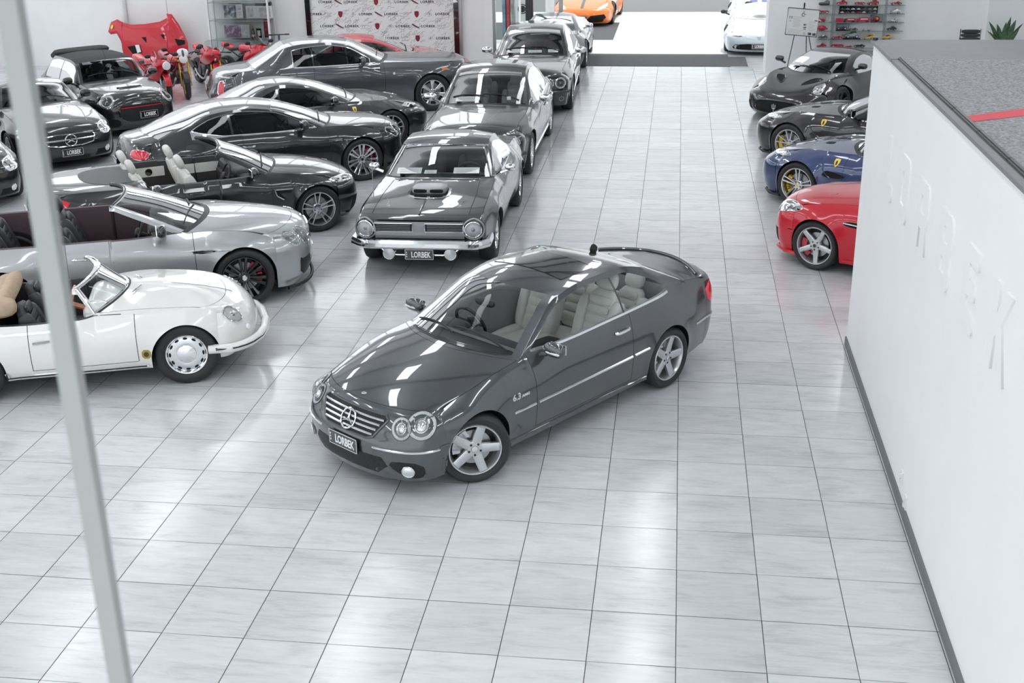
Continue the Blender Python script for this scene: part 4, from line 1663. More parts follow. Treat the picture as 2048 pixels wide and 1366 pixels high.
c.cabin(LEATHER_B, WINE, rows=((2.62, 0.39), (3.42, 0.36)), dash_d=1.80, dash_z=0.94, floor_d=(1.75, 3.78), z=0.36)
c.mirror(1.83, 1.06, 0.87, GLOSSB, size=(0.06, 0.11, 0.075))
c.handle(2.76, 0.80, CHROME)
wipers(c, 1.40, 0.6)
dash_card(c, 1.62, -0.25, 1.06, 0.30, 0.2, -14)


def screen_frame(c, m, r=0.026):
    for sg in (1, -1):
        pts = []
        for i in range(len(c.ts)):
            if c.T[c.tags.index('cowl')] - 1e-6 <= c.ts[i] <= c.T[c.tags.index('frame')] - 1e-3:
                d, y, z = c.edge[i]
                pts.append(c.P(d + 0.015, sg * (y - 0.02), z - 0.012))
        M().tube(pts, r, n=8).build('windscreen_post', m, c.root)
    i = min(range(len(c.ts)), key=lambda i: abs(c.ts[i] - c.T[c.tags.index('header')]))
    row = [tuple(c.V[i, r]) for r in range(c.rows[2], c.rows[3])]
    M().tube([c.P(d + 0.04, y, z - 0.018) for d, y, z in row] + [c.P(d + 0.04, -y, z - 0.018) for d, y, z in reversed(row[:-1])], r, n=8).build('header_rail', BLACKP, c.root)


screen_frame(c, P_SILVER)


def bentley_front(c, amber=False):
    for sg in (1, -1):
        fr = ((0.22, 0.62, 0.73), 32, 16)
        round_lamp(c, fr, 0.115, 0.02, 0.085, sg, 0.10)
        round_lamp(c, fr, -0.09, 0.0, 0.105, sg, 0.118)
        c.patch(((0.10, 0.62, 0.38), 28, 0), smooth([(-0.16, -0.12), (-0.14, 0.11), (0.10, 0.09), (0.19, 0.13), (0.16, -0.12)], 1), MESHM, 'side_intake', sg, off=0.002, step=0.04)
        q = c.patch('side', smooth([(1.22, 0.735), (1.46, 0.725), (1.53, 0.775), (1.24, 0.755)], 1), SEAM, 'fender_vent', sg, off=0.004, step=0.02)
        for k in (0, 1):
            c.trim('side', [(1.27, 0.742 + 0.018 * k), (1.50, 0.742 + 0.022 * k)], 0.006, CHROME, 'vent_bar', sg, off=0.008, parent=q)
        c.trim('side', [(1.02, 0.735), (1.24, 0.742)], 0.006, CHROME, 'vent_spear', sg, off=0.004)
    g = c.patch('front', smooth([(-0.42, 0.48), (-0.42, 0.76), (0.42, 0.76), (0.42, 0.48)], 1), MESHM, 'grille', off=0.004, step=0.04)
    c.trim('front', smooth([(-0.42, 0.48), (-0.42, 0.76), (0.42, 0.76), (0.42, 0.48)], 1), 0.016, CHROME, 'grille_surround', closed=True, off=0.006, parent=g)
    c.patch('front', [(-0.45, 0.30), (-0.42, 0.40), (0.42, 0.40), (0.45, 0.30), (0.4, 0.22), (-0.4, 0.22)], MESHM, 'lower_intake', off=0.002, step=0.04)
    M().tube([c.P(0.02 + 0.50 * (1 - math.sqrt(max(0, 1 - abs(y / 0.9) ** 2.3))), y, 0.165) for y in [-0.88 + 0.08 * q for q in range(23)]], 0.022, n=8).build('chin_lip', BLACKP, c.root)
    wings_emblem(c.root, c.P(0.10, 0, 0.835), (PI / 2 - 0.7, 0, PI / 2), 0.10)


bentley_front(c)
lettering('B', WHITE, c.root, c.P(0.93, -0.966, 0.364), (PI / 2, 0, 0), 0.06, 0.001, 1.0, 0.003, name='wheel_letter')

# black convertible with white seats
bmw = dict(
    L=4.671, paint=P_BLACK, rt=0.342, arch=0.372, ax=(0.79, 3.602), zm=0.58, low=0.05, pt=3.0, tuck=0.06, pw=0.05, n=2.5, crown=2.0, open=True, flare=0.025,
    keys=mk([(0.14, 0.16), (0.04, 0.26), (0.0, 0.42), (0.02, 0.56)], (0.06, 0.69, 0.46, 0.72, 0.68), [(0.20, 0.775, 0.58, 0.73, 0.755), (0.55, 0.885, 0.9, 0.755, 0.845), (0.9, 0.945, 1.2, 0.765, 0.895)],
            (1.20, 0.975, 1.50, 0.745, 0.92), [(1.58, 1.17, 1.80, 0.665, 1.11)], (1.94, 1.325, 2.10, 0.605, 1.28), None, None, None, (3.16, 0.985, 3.16, 0.845, 0.952), [(3.22, 1.0, 3.22, 0.84, 0.96), (4.1, 1.01, 4.05, 0.735, 0.97)],
            (4.55, 0.985, 4.24, 0.72, 0.935), (4.60, 0.90, 4.27, 0.76, 0.89), [(4.65, 0.70), (4.671, 0.5), (4.60, 0.28)], opn=[(2.02, 0.96, 2.19, 0.855, 0.935), (2.7, 0.965, 2.7, 0.855, 0.95)]),
    W=[(0.46, 0.83), (0.8, 0.925), (1.5, 0.915), (2.8, 0.915), (3.6, 0.935), (4.0, 0.905), (4.27, 0.84)],
    bot=[(0.4, 0.15), (1.2, 0.18), (3.1, 0.18), (4.2, 0.24)], belt=[(1.5, 0.925), (2.4, 0.93), (3.0, 0.945), (3.6, 0.965)],
    doors=[(1.46, 2.68)], win=(1.52, 3.3), seams=('hood', 'cowl0', 'boot'), wglass=CLEAR, creases=[(0.74, 0.80, 0.5, 4.3, 0.012, 0.025)])
c = Car('convertible', 'glossy black open convertible with white leather seats and silver ten-spoke wheels', (-2.68, 10.40), 34, bmw)
mw = dict(n=5, kind='double', wh=0.024, wr=0.024, oh=0.012, mat=BRIGHT, dish=0.035, rim=0.255, badge=mat('blue white badge', (0.3, 0.4, 0.6), 0.3))
mw['or'] = 0.042
c.wheels(mw, w=0.26, y=0.915)
c.cabin(LEATHER_W, LEATHER_D, rows=((2.20, 0.37), (2.86, 0.34)), dash_d=1.68, dash_z=0.92, floor_d=(1.62, 3.14), z=0.36)
c.mirror(1.70, 1.0, 0.83, GLOSSB, size=(0.055, 0.105, 0.07))
c.handle(2.52, 0.80, GLOSSB)
wipers(c, 1.33, 0.58)
screen_frame(c, P_BLACK)
c.patch('top', smooth([(3.18, -0.52), (3.18, 0.52), (3.6, 0.56), (3.9, 0.34), (3.95, 0.0), (3.9, -0.34), (3.6, -0.56)], 1), mat('grey tonneau', (0.13, 0.135, 0.14), 0.7), 'tonneau_panel', off=0.004, step=0.06)
for sg in (1, -1):
    M().add([], [])
    # pale door card inserts seen across the cabin
    M().box(c.P(2.02, sg * 0.745, 0.78), (0.70, 0.02, 0.14)).build('door_card', LEATHER_W, c.root)
    M().box(c.P(2.84, sg * 0.745, 0.80), (0.42, 0.02, 0.14)).build('rear_trim_panel', LEATHER_W, c.root)
    sp_ = M()
    sp_.lathe([(0.055, 0), (0.05, -sg * 0.01), (0, -sg * 0.012)], 18, c=c.P(2.86, sg * 0.733, 0.80))
    sp_.build('speaker', GLOSSB, c.root)
    lamp(c, ((0.30, 0.66, 0.70), 42, 14), [(-0.22, -0.05), (-0.20, 0.055), (0.02, 0.06), (0.26, 0.075), (0.28, 0.02), (0.1, -0.05)], sg, bulbs=((-0.11, 0.0, 0.045), (0.04, 0.005, 0.045)), dark=False)
    k = c.patch('front', smooth([(0.05 * sg, 0.50), (0.05 * sg, 0.64), (0.24 * sg, 0.64), (0.24 * sg, 0.50)], 1), MESHM, 'grille', off=0.004, step=0.03)
    c.trim('front', smooth([(0.05 * sg, 0.50), (0.05 * sg, 0.64), (0.24 * sg, 0.64), (0.24 * sg, 0.50)], 1), 0.009, GLOSSB, 'grille_surround', closed=True, off=0.006, parent=k)
    c.patch(((0.12, 0.6, 0.33), 30, 0), [(-0.2, -0.1), (-0.2, 0.1), (0.16, 0.09), (0.2, -0.1)], SEAM, 'side_intake', sg, off=0.002, step=0.05)
    q = c.patch('side', [(1.20, 0.66), (1.45, 0.715), (1.47, 0.74), (1.43, 0.70), (1.40, 0.62), (1.25, 0.55), (1.38, 0.65)], SEAM, 'fender_vent', sg, off=0.003, step=0.03, rings=3)
    c.trim('side', [(1.16, 0.70), (1.42, 0.71), (1.39, 0.62), (1.30, 0.56)], 0.008, BRIGHT, 'vent_blade', sg, off=0.006)
    c.patch(((4.50, 0.74, 0.84), 145, 0), smooth([(-0.22, -0.06), (-0.24, 0.06), (0.17, 0.08), (0.22, -0.01), (0.12, -0.075)], 1), REDLENS, 'tail_light', sg, off=0.006, bulge=0.01, step=0.03)
c.plate(4.68, 0.62, rear=True)

# black grand tourer coupe
gt = dict(gtc)
gt.update(
    paint=P_BLACK, open=False, wglass=TINT2, glass=TINT, pw=0.055, belt_trim=CHROME,
    keys=mk(GTK['nose'], (0.06, 0.80, 0.52, 0.72, 0.76), [(0.22, 0.885, 0.66, 0.72, 0.83), (0.6, 0.955, 0.95, 0.745, 0.91), (0.98, 0.995, 1.25, 0.77, 0.945)],
            (1.24, 1.02, 1.54, 0.765, 0.955), [(1.72, 1.21, 1.95, 0.67, 1.14)], (2.18, 1.345, 2.34, 0.605, 1.29), [(2.7, 1.402, 2.80, 0.59, 1.345), (3.0, 1.392, 3.06, 0.585, 1.335)], (3.28, 1.355, 3.34, 0.585, 1.30),
            [(3.8, 1.20, 3.82, 0.62, 1.15)], (4.30, 1.045, 4.16, 0.68, 1.005), [(4.36, 1.03, 4.20, 0.69, 0.99), (4.46, 1.015, 4.25, 0.69, 0.965)],
            (4.64, 0.985, 4.32, 0.70, 0.935), (4.70, 0.90, 4.36, 0.74, 0.89), [(4.76, 0.72), (4.806, 0.5), (4.72, 0.28)]),
    doors=[(1.48, 2.92)], gt=[(1.5, 0.035), (3.0, 0.04), (3.4, 0.06), (3.9, 0.12)], gb=[(1.5, 0.015), (3.2, 0.02), (3.55, 0.08), (3.75, 0.13)], bpil=[(3.04, 3.08)], win=(1.58, 3.74), seams=('hood', 'cowl0', 'boot'))
c = Car('coupe', 'gleaming black two-door grand tourer with silver seven-spoke wheels, behind the black convertible', (-2.66, 13.54), 33, gt)
gw = dict(bw)
gw.update(mat=BRIGHT, n=7, badge=GLOSSB, capm=BRIGHT, cal=REDCAL)
c.wheels(gw, w=0.27, y=0.955)
c.cabin(LEATHER_B, LEATHER_D, rows=((2.55, 0.39),), dash_d=1.80, dash_z=0.94, floor_d=(1.75, 3.9), z=0.36)
c.mirror(1.90, 1.06, 0.87, P_BLACK, size=(0.06, 0.11, 0.075))
c.handle(2.84, 0.80, CHROME)
wipers(c, 1.38, 0.6)
bentley_front(c)


def dlo_trim(c, m=CHROME, r=0.009, d0=0, d1=99):
    """bright line round the side windows"""
    nA, iB, iC, nrow = c.rows
    st = [i for i in range(len(c.ts)) if c.glassrow[i] and d0 < c.V[i, iB, 0] < d1]
    for sg in (1, -1):
        top = [c.P(c.V[i, iB + 4, 0], sg * (c.V[i, iB + 4, 1] + 0.004), c.V[i, iB + 4, 2]) for i in st]
        bot = [c.P(c.V[i, iB + 1, 0], sg * (c.V[i, iB + 1, 1] + 0.004), c.V[i, iB + 1, 2]) for i in st]
        M().tube(top + bot[::-1], r, n=6, closed=True).build('window_surround', m, c.root)


dlo_trim(c, d0=1.58, d1=3.74)
for sg in (1, -1):
    c.patch(((4.55, 0.72, 0.80), 140, 4), smooth([(-0.16, -0.075), (-0.16, 0.075), (0.14, 0.09), (0.18, -0.05)], 1), REDLENS, 'tail_light', sg, off=0.008, bulge=0.012, step=0.03)
    c.trim(((4.55, 0.72, 0.80), 140, 4), smooth([(-0.16, -0.075), (-0.16, 0.075), (0.14, 0.09), (0.18, -0.05)], 2), 0.007, CHROME, 'lamp_ring', sg, off=0.006, closed=True)
    c.trim('side', smooth([(3.55, 0.80), (3.85, 0.80), (3.85, 0.93), (3.55, 0.93)], 2), 0.003, SEAM, 'fuel_flap', sg, closed=True)
c.plate(4.815, 0.60, rear=True)
# ---------------- long bonnet berlinetta (dark grey) and the red one behind
P_DGREY = paint('dark grey paint', (0.035, 0.036, 0.039), 0.3, 0.35, 1.75)
P_SLATE = paint('slate grey paint', (0.085, 0.088, 0.10), 0.45, 0.36, 1.7)
P_RED = paint('scarlet paint', (0.56, 0.004, 0.022), 0.0, 0.3, 1.35)
P_BLUE = paint('blue metallic paint', (0.035, 0.06, 0.16), 0.45, 0.35, 1.65)
P_BROWN = paint('dark bronze paint', (0.018, 0.016, 0.016), 0.3, 0.35, 1.65)
P_PLUM = paint('plum black paint', (0.009, 0.005, 0.007), 0.1, 0.35, 1.65)
P_ORANGE = paint('orange paint', (0.90, 0.22, 0.03), 0.0, 0.3, 1.5)
P_PALE = paint('pale blue white paint', (0.66, 0.74, 0.80), 0.0, 0.3, 1.5)
P_GM = paint('gunmetal paint', (0.05, 0.052, 0.056), 0.4, 0.35, 1.75)
berl = dict(
    L=4.665, paint=P_DGREY, rt=0.345, arch=0.375, ax=(0.98, 3.73), zm=0.58, low=0.06, pt=2.3, tuck=0.10, pw=0.06, n=2.2, crown=2.0, flare=0.035, bow=0.03,
    keys=mk([(0.16, 0.14), (0.05, 0.24), (0.0, 0.40), (0.02, 0.52)], (0.10, 0.62, 0.52, 0.66, 0.655), [(0.28, 0.70, 0.70, 0.66, 0.765), (0.7, 0.80, 1.0, 0.70, 0.85), (1.1, 0.88, 1.35, 0.73, 0.87)],
            (1.42, 0.93, 1.76, 0.71, 0.885), [(1.85, 1.12, 2.08, 0.63, 1.06)], (2.34, 1.275, 2.50, 0.55, 1.225), [(2.80, 1.336, 2.95, 0.53, 1.275)], (3.20, 1.30, 3.22, 0.53, 1.235),
            [(3.55, 1.18, 3.55, 0.58, 1.12)], (3.95, 1.01, 3.90, 0.66, 0.965), [(4.02, 0.99, 3.95, 0.68, 0.95), (4.2, 0.96, 4.05, 0.68, 0.93)],
            (4.48, 0.93, 4.18, 0.68, 0.88), (4.55, 0.86, 4.22, 0.74, 0.84), [(4.62, 0.70), (4.665, 0.5), (4.58, 0.25)]),
    W=[(0.52, 0.86), (0.98, 0.965), (1.6, 0.945), (2.6, 0.935), (3.5, 0.975), (3.9, 0.955), (4.22, 0.86)],
    bot=[(0.4, 0.13), (1.4, 0.16), (3.3, 0.16), (4.2, 0.22)], belt=[(1.7, 0.865), (2.6, 0.86), (3.2, 0.89), (3.7, 0.94)],
    gt=[(1.8, 0.04), (3.0, 0.05), (3.4, 0.10), (3.7, 0.2)], gb=0.02, bpil=[(3.02, 3.06)], win=(1.9, 3.65), doors=[(1.76, 3.0)], seams=('hood', 'cowl0', 'boot'), glass=TINT, wglass=TINT2)
W5 = dict(n=5, kind='double', wh=0.026, wr=0.026, oh=0.02, mat=BRIGHT, dish=0.03, rim=0.255, badge=YELLOW, cal=YELCAL, cala=0.0)
W5['or'] = 0.05


def berlinetta(name, label, tip, h, pnt, seat, spec=berl, open_lamps=True):
    sp = dict(spec)
    sp['paint'] = pnt
    c = Car(name, label, tip, h, sp)
    c.wheels(W5, w=0.25, y=c.Wf(0.98) - 0.005)
    c.cabin(seat, seat, rows=((2.75, 0.38),), dash_d=2.02, dash_z=0.87, floor_d=(1.95, 3.6), z=0.28)
    c.mirror(2.05, 0.98, 0.84, pnt, size=(0.055, 0.10, 0.065))
    c.handle(2.92, 0.76, pnt, w=0.12)
    wipers(c, 1.56, 0.55)
    for sg in (1, -1):
        lamp(c, ((0.45, 0.64, 0.72), 38, 32), [(-0.24, -0.02), (-0.1, 0.07), (0.22, 0.09), (0.27, 0.03), (0.05, -0.06)], sg, bulbs=((-0.05, 0.01, 0.04), (0.10, 0.03, 0.035)), dark=True)
        shield_on(c, 'side', 1.66, 0.76, 0.085, sg)
        c.patch('side', smooth([(1.45, 0.30), (1.62, 0.30), (1.72, 0.62), (1.58, 0.60)], 1), SEAM, 'fender_vent', sg, off=0.002, step=0.04)
        c.patch('rear', ell(0.58 * 1, 0.72, 0.085, 0.085), REDLENS, 'tail_light', sg, off=0.004, bulge=0.01, step=0)
    c.patch('front', smooth([(-0.5, 0.26), (-0.42, 0.44), (0.42, 0.44), (0.5, 0.26)], 1), MESHM, 'grille', off=0.004, step=0.05)
    return c


c = berlinetta('coupe', 'dark grey sports coupe with yellow shield, between black grand tourer and slate coupe', (-2.72, 16.2), 33, P_DGREY, LEATHER_D)
c = berlinetta('coupe', 'bright red sports coupe with tan seats, furthest back beside the printed wall', (-2.78, 22.1), 30, P_RED, LEATHER_T)

# ---------------- slate grey luxury coupe
rolls = dict(
    L=5.612, paint=P_SLATE, rt=0.395, arch=0.428, ax=(0.92, 4.24), zm=0.68, low=0.05, pt=3.2, tuck=0.07, pw=0.06, n=3.2, crown=2.4, flare=0.016, archh=1.0,
    keys=mk([(0.06, 0.22), (0.0, 0.40), (0.02, 0.66), (0.03, 0.9)], (0.05, 1.02, 0.48, 0.76, 1.00), [(0.2, 1.065, 0.55, 0.77, 1.02), (0.8, 1.10, 1.0, 0.79, 1.04), (1.4, 1.125, 1.5, 0.80, 1.062)],
            (1.74, 1.145, 2.02, 0.79, 1.08), [(2.18, 1.37, 2.36, 0.70, 1.30)], (2.56, 1.53, 2.72, 0.625, 1.48), [(3.1, 1.592, 3.15, 0.61, 1.535), (3.6, 1.585, 3.6, 0.61, 1.525)], (3.92, 1.53, 3.95, 0.61, 1.47),
            [(4.3, 1.345, 4.28, 0.65, 1.29)], (4.68, 1.145, 4.60, 0.72, 1.09), [(4.74, 1.125, 4.66, 0.73, 1.075), (5.0, 1.095, 4.9, 0.73, 1.05)],
            (5.38, 1.02, 5.06, 0.72, 0.97), (5.46, 0.95, 5.12, 0.80, 0.94), [(5.53, 0.75), (5.612, 0.55), (5.52, 0.3)]),
    W=[(0.48, 0.93), (0.95, 0.99), (2.0, 0.985), (3.5, 0.985), (4.3, 0.985), (4.8, 0.955), (5.12, 0.88)],
    bot=[(0.4, 0.2), (1.4, 0.22), (3.7, 0.22), (5.1, 0.28)], belt=[(2.2, 1.075), (3.2, 1.07), (4.0, 1.08), (4.6, 1.10)],
    gt=[(2.2, 0.05), (3.3, 0.055), (3.6, 0.07), (3.9, 0.09)], gb=0.02, bpil=[(2.70, 2.73), (3.42, 3.45)], win=(2.2, 3.86), doors=[(1.95, 3.44)], seams=('hood', 'cowl0', 'boot'), glass=TINT, wglass=TINT2, belt_trim=CHROME)
c = Car('coupe', 'large slate grey luxury coupe with tall flat flanks, parked before the printed wall', (-2.49, 19.67), 25, rolls)
rw = dict(n=7, kind='single', wh=0.035, wr=0.085, mat=BRIGHT, dish=0.03, rim=0.275, flarew=0.02, badge=GLOSSB, capm=CHROME)
c.wheels(rw, w=0.26, y=0.985)
c.cabin(LEATHER_G, LEATHER_D, rows=((2.95, 0.40), (3.75, 0.36)), dash_d=2.25, dash_z=1.05, floor_d=(2.15, 4.4), z=0.46)
c.mirror(2.42, 1.17, 0.92, P_SLATE, size=(0.06, 0.11, 0.09))
wipers(c, 1.88, 0.6)
dlo_trim(c, CHROME, 0.010, 2.22, 3.86)
for sg in (1, -1):
    c.trim('side', [(2.05, 0.98), (2.30, 0.985)], 0.012, CHROME, 'door_handle', sg, off=0.02)
    c.trim('side', [(2.02, 1.055), (3.42, 1.05)], 0.007, CHROME, 'waist_trim', sg, off=0.004)
    q = c.patch('side', smooth([(5.20, 0.62), (5.20, 0.88), (5.34, 0.88), (5.36, 0.62)], 1), REDLENS, 'tail_light', sg, off=0.006, step=0.03) if False else c.patch(((5.35, 0.82, 0.76), 135, 0), smooth([(-0.07, -0.15), (-0.07, 0.14), (0.07, 0.14), (0.08, -0.15)], 1), REDLENS, 'tail_light', sg, off=0.008, step=0.03)
    c.trim(((5.35, 0.82, 0.76), 135, 0), smooth([(-0.07, -0.15), (-0.07, 0.14), (0.07, 0.14), (0.08, -0.15)], 1), 0.012, CHROME, 'lamp_ring', sg, off=0.004, closed=True)
    c.patch('side', smooth([(0.56, 0.86), (0.70, 0.86), (0.70, 0.91), (0.56, 0.91)], 1), AMBER, 'side_marker', sg, off=0.006, step=0.03)
    c.trim('side', smooth([(4.10, 1.10), (4.32, 1.10), (4.34, 1.21), (4.08, 1.21)], 2), 0.003, SEAM, 'fuel_flap', sg, closed=True)
    M().lathe([(0.028, 0), (0.024, sg * 0.012), (0, sg * 0.014)], 14, c=c.P(1.75, sg * 0.975, 0.86)).build('side_repeater', WHITE, c.root)
    M().lathe([(0.06, 0), (0.05, sg * 0.05), (0.03, sg * 0.075), (0, sg * 0.08)], 18, c=c.P(0.92, sg * 0.93, 0.395)).build('hub_boss', CHROME, c.root)
    c.patch(((0.2, 0.7, 0.85), 20, 0), [(-0.14, -0.06), (-0.14, 0.06), (0.14, 0.06), (0.14, -0.06)], BOWL, 'headlight', sg, step=0.03)
g = c.patch('front', [(-0.36, 0.42), (-0.36, 1.0), (0.36, 1.0), (0.36, 0.42)], CHROME, 'grille', off=0.03, skirt=0.05, step=0.05)
c.plate(5.60, 0.70, rear=True)
c.patch('top', [(2.62, -0.10), (2.62, 0.10), (2.72, 0.10), (2.72, -0.10)], GLOSSB, 'roof_sensor', off=0.006)

# ---------------- muscle car facing the camera
cuda = dict(
    L=4.74, paint=P_GM, rt=0.345, arch=0.385, ax=(0.94, 3.683), zm=0.60, low=0.08, pt=2.6, tuck=0.10, pw=0.05, n=5.5, crown=2.2, flare=0.02, bow=0.03, archh=0.95,
    keys=mk([(0.16, 0.36), (0.09, 0.46), (0.06, 0.56), (0.02, 0.70)], (0.02, 0.80, 0.24, 0.82, 0.775), [(0.10, 0.835, 0.30, 0.80, 0.815), (0.55, 0.89, 0.7, 0.80, 0.87), (1.1, 0.935, 1.25, 0.80, 0.90)],
            (1.50, 0.962, 1.80, 0.77, 0.928), [(1.90, 1.15, 2.10, 0.68, 1.10)], (2.22, 1.275, 2.38, 0.615, 1.235), [(2.6, 1.335, 2.66, 0.605, 1.28), (2.95, 1.33, 2.96, 0.605, 1.275)], (3.26, 1.28, 3.24, 0.61, 1.225),
            [(3.55, 1.105, 3.5, 0.66, 1.06)], (3.88, 0.985, 3.78, 0.74, 0.95), [(3.95, 0.965, 3.84, 0.76, 0.94), (4.3, 0.945, 4.25, 0.76, 0.92)],
            (4.62, 0.92, 4.5, 0.76, 0.89), (4.68, 0.88, 4.55, 0.80, 0.85), [(4.70, 0.72), (4.72, 0.55), (4.66, 0.36)]),
    W=[(0.24, 0.86), (0.95, 0.925), (1.8, 0.925), (2.9, 0.935), (3.7, 0.955), (4.2, 0.92), (4.55, 0.86)],
    bot=[(0.2, 0.36), (0.8, 0.32), (1.4, 0.24), (3.2, 0.24), (4.2, 0.34)], belt=[(1.8, 0.915), (2.6, 0.905), (3.1, 0.945), (3.5, 1.0)],
    gt=[(1.8, 0.04), (2.7, 0.045), (3.05, 0.09), (3.3, 0.2)], gb=0.02, bpil=[(2.95, 2.97)], win=(1.95, 3.2), doors=[(1.62, 2.85)], seams=('hood', 'cowl0', 'boot'), glass=CLEAR, wglass=TINT2, rglass=TINT2, belt_trim=CHROME)
c = Car('muscle_car', 'dark grey vintage muscle car with bonnet scoop and wide open grille, facing the camera', (-0.923, 7.2), -88.6, cuda)
c.wheels(dict(kind='disc', rim=0.20, mat=BRIGHT, cap=0.06, slots=8, lip=CHROME), w=(0.23, 0.30), y=(0.90, 0.945))
c.cabin(LEATHER_D, LEATHER_D, rows=((2.55, 0.36),), rhd=False, dash_d=1.98, dash_z=0.90, floor_d=(1.9, 3.5), z=0.34)
dash_card(c, 1.72, -0.42, 1.015, 0.34, 0.2, -10)
dash_card(c, 1.70, -0.12, 1.005, 0.17, 0.12, -10)
dash_card(c, 1.76, 0.38, 1.015, 0.36, 0.2, -10)
c.mirror(1.95, 1.02, 0.90, CHROME, size=(0.05, 0.075, 0.05))
# grille recess, argent panel, bumper
rec = c.patch('front', [(-0.80, 0.52), (-0.80, 0.79), (0.80, 0.79), (0.80, 0.52)], SEAM, 'grille_recess', off=0.004, skirt=0.02, step=0.05)
ARG = mat('argent paint', (0.36, 0.37, 0.385), 0.4, 0.4)
for sg in (1, -1):
    c.patch('front', [(0.0, 0.535), (0.0, 0.765), (0.58, 0.765), (0.58, 0.535)], ARG, 'grille_panel', sg, off=0.012, step=0.05, parent=rec)
    q = c.patch('front', smooth([(0.08, 0.635), (0.08, 0.745), (0.58, 0.745), (0.58, 0.635)], 0), MESHM, 'grille', sg, off=0.018, step=0.04, rings=2)
    c.trim('front', smooth([(0.08, 0.635), (0.08, 0.745), (0.58, 0.745), (0.58, 0.635)], 0), 0.007, CHROME, 'grille_surround', sg, closed=True, off=0.02, parent=q)
    for k in range(4):
        c.trim('front', [(0.11, 0.655 + 0.022 * k), (0.55, 0.655 + 0.022 * k)], 0.0035, STEEL, 'grille_bar', sg, off=0.02, parent=q)
    round_lamp(c, 'front', 0.70, 0.665, 0.105, sg, off=0.022)
    c.trim('front', ell(0.70, 0.665, 0.135, 0.135), 0.012, ARG, 'lamp_bezel', sg, closed=True, off=0.012)
    # driving lamps under the bumper
    M().lathe([(0.0, 0.0), (0.078, 0.01), (0.085, -0.05), (0.05, -0.09)], 20, c=c.P(0.0, sg * 0.40, 0.345), axis='X').build('driving_lamp', CHROME, c.root)
    M().lathe([(0.0, 0.02), (0.05, 0.016), (0.072, 0.012)], 20, c=c.P(0.0, sg * 0.40, 0.345), axis='X').build('driving_lamp_lens', ALLOY, c.root)
    c.trim('top', [(0.42, 0.47), (0.44, 0.47)], 0.018, CHROME, 'hood_pin', sg, off=0.006)
    c.trim('top', [(0.44, 0.47), (0.58, 0.49), (0.66, 0.53)], 0.003, STEEL, 'hood_pin_wire', sg, off=0.006)
    c.trim('top', [(0.18, 0.63), (0.9, 0.63), (1.5, 0.60)], 0.003, SEAM, 'hood_gap', sg, off=0.001)
    M().tube([c.P(0.06, sg * 0.55, 0.44), c.P(0.02, sg * 0.45, 0.36), c.P(0.02, sg * 0.3, 0.325), c.P(0.02, 0, 0.325)], 0.012, n=8).build('valance_trim', CHROME, c.root)
    M().tube([c.P(2.02, sg * 0.65, 1.06), c.P(1.9, sg * 0.745, 0.95)], 0.014, n=8).build('pillar_trim', CHROME, c.root)
b = M()
path = [c.P(0.42, sg * 0.90, 0.475) for sg in (1,)] + [c.P(-0.045 + 0.20 * max(0, (abs(y) - 0.55) / 0.37) ** 3, y, 0.475) for y in [0.90 - 0.09 * k for k in range(21)]] + [c.P(0.42, -0.90, 0.475)]
vs, fs = [], []
for p in path:
    o = Vector((0, math.copysign(0.0, p.y), 0))
    nrm = Vector((1, 0, 0)) if abs(p.y) < 0.86 else Vector((0.6, math.copysign(0.8, p.y), 0))
    for dx, dz in ((-0.05, 0.055), (-0.005, 0.055), (0.018, 0.02), (0.02, -0.03), (0.0, -0.055), (-0.05, -0.055)):
        vs.append(p + nrm * dx + Vector((0, 0, dz)))
for i in range(len(path) - 1):
    for j in range(6):
        a, b2 = i * 6 + j, i * 6 + (j + 1) % 6
        fs.append((a, b2, b2 + 6, a + 6))
b.add(vs, fs)
b.build('bumper', CHROME, c.root, ang=30)
c.plate(-0.03, 0.345)
sc_ = c.patch('top', smooth([(0.72, -0.24), (0.80, -0.30), (1.12, -0.27), (1.18, -0.2), (1.18, 0.2), (1.12, 0.27), (0.80, 0.30), (0.72, 0.24), (0.66, 0)], 1), CHROME, 'scoop_bezel', off=0.008, step=0.05, rings=2)
c.patch('top', smooth([(0.76, -0.22), (0.82, -0.26), (1.08, -0.24), (1.13, -0.18), (1.13, 0.18), (1.08, 0.24), (0.82, 0.26), (0.76, 0.22), (0.72, 0)], 1), SEAM, 'scoop_opening', off=0.011, step=0.05, rings=2)
b = M()
b.sell(c.P(0.96, 0, 0.955), (0.16, 0.235, 0.052), 0.45)
scp = b.build('bonnet_scoop', ARG, c.root)
for sg in (1, -1):
    M().sell(c.P(0.812, sg * 0.108, 0.962), (0.02, 0.092, 0.024), 0.5).build('scoop_mouth', SEAM, scp)
M().tube([c.hit(c.frame('top'), 0.10 + 0.06 * k, 0, 0.0) for k in range(9)], 0.016, n=8).build('hood_spine', P_GM, c.root)
M().tube([c.P(0.62, -0.70, 0.90), c.P(0.70, -0.72, 1.55)], [0.006, 0.002], n=6).build('aerial', STEEL, c.root)
for y0 in (-1, 1):
    c.trim('top', [(1.47 + 0.26 * (q * 0.1) ** 2, q * 0.1) for q in range(-6, 7)], 0.008, CHROME, 'windscreen_trim', off=0.012) if y0 < 0 else None
row = [tuple(c.V[min(range(len(c.ts)), key=lambda i: abs(c.ts[i] - c.T[c.tags.index('header')])), r]) for r in range(c.rows[2], c.rows[3])]
M().tube([c.P(d, y, z + 0.004) for d, y, z in row] + [c.P(d, -y, z + 0.004) for d, y, z in reversed(row[:-1])], 0.012, n=6).build('windscreen_trim', CHROME, c.root)
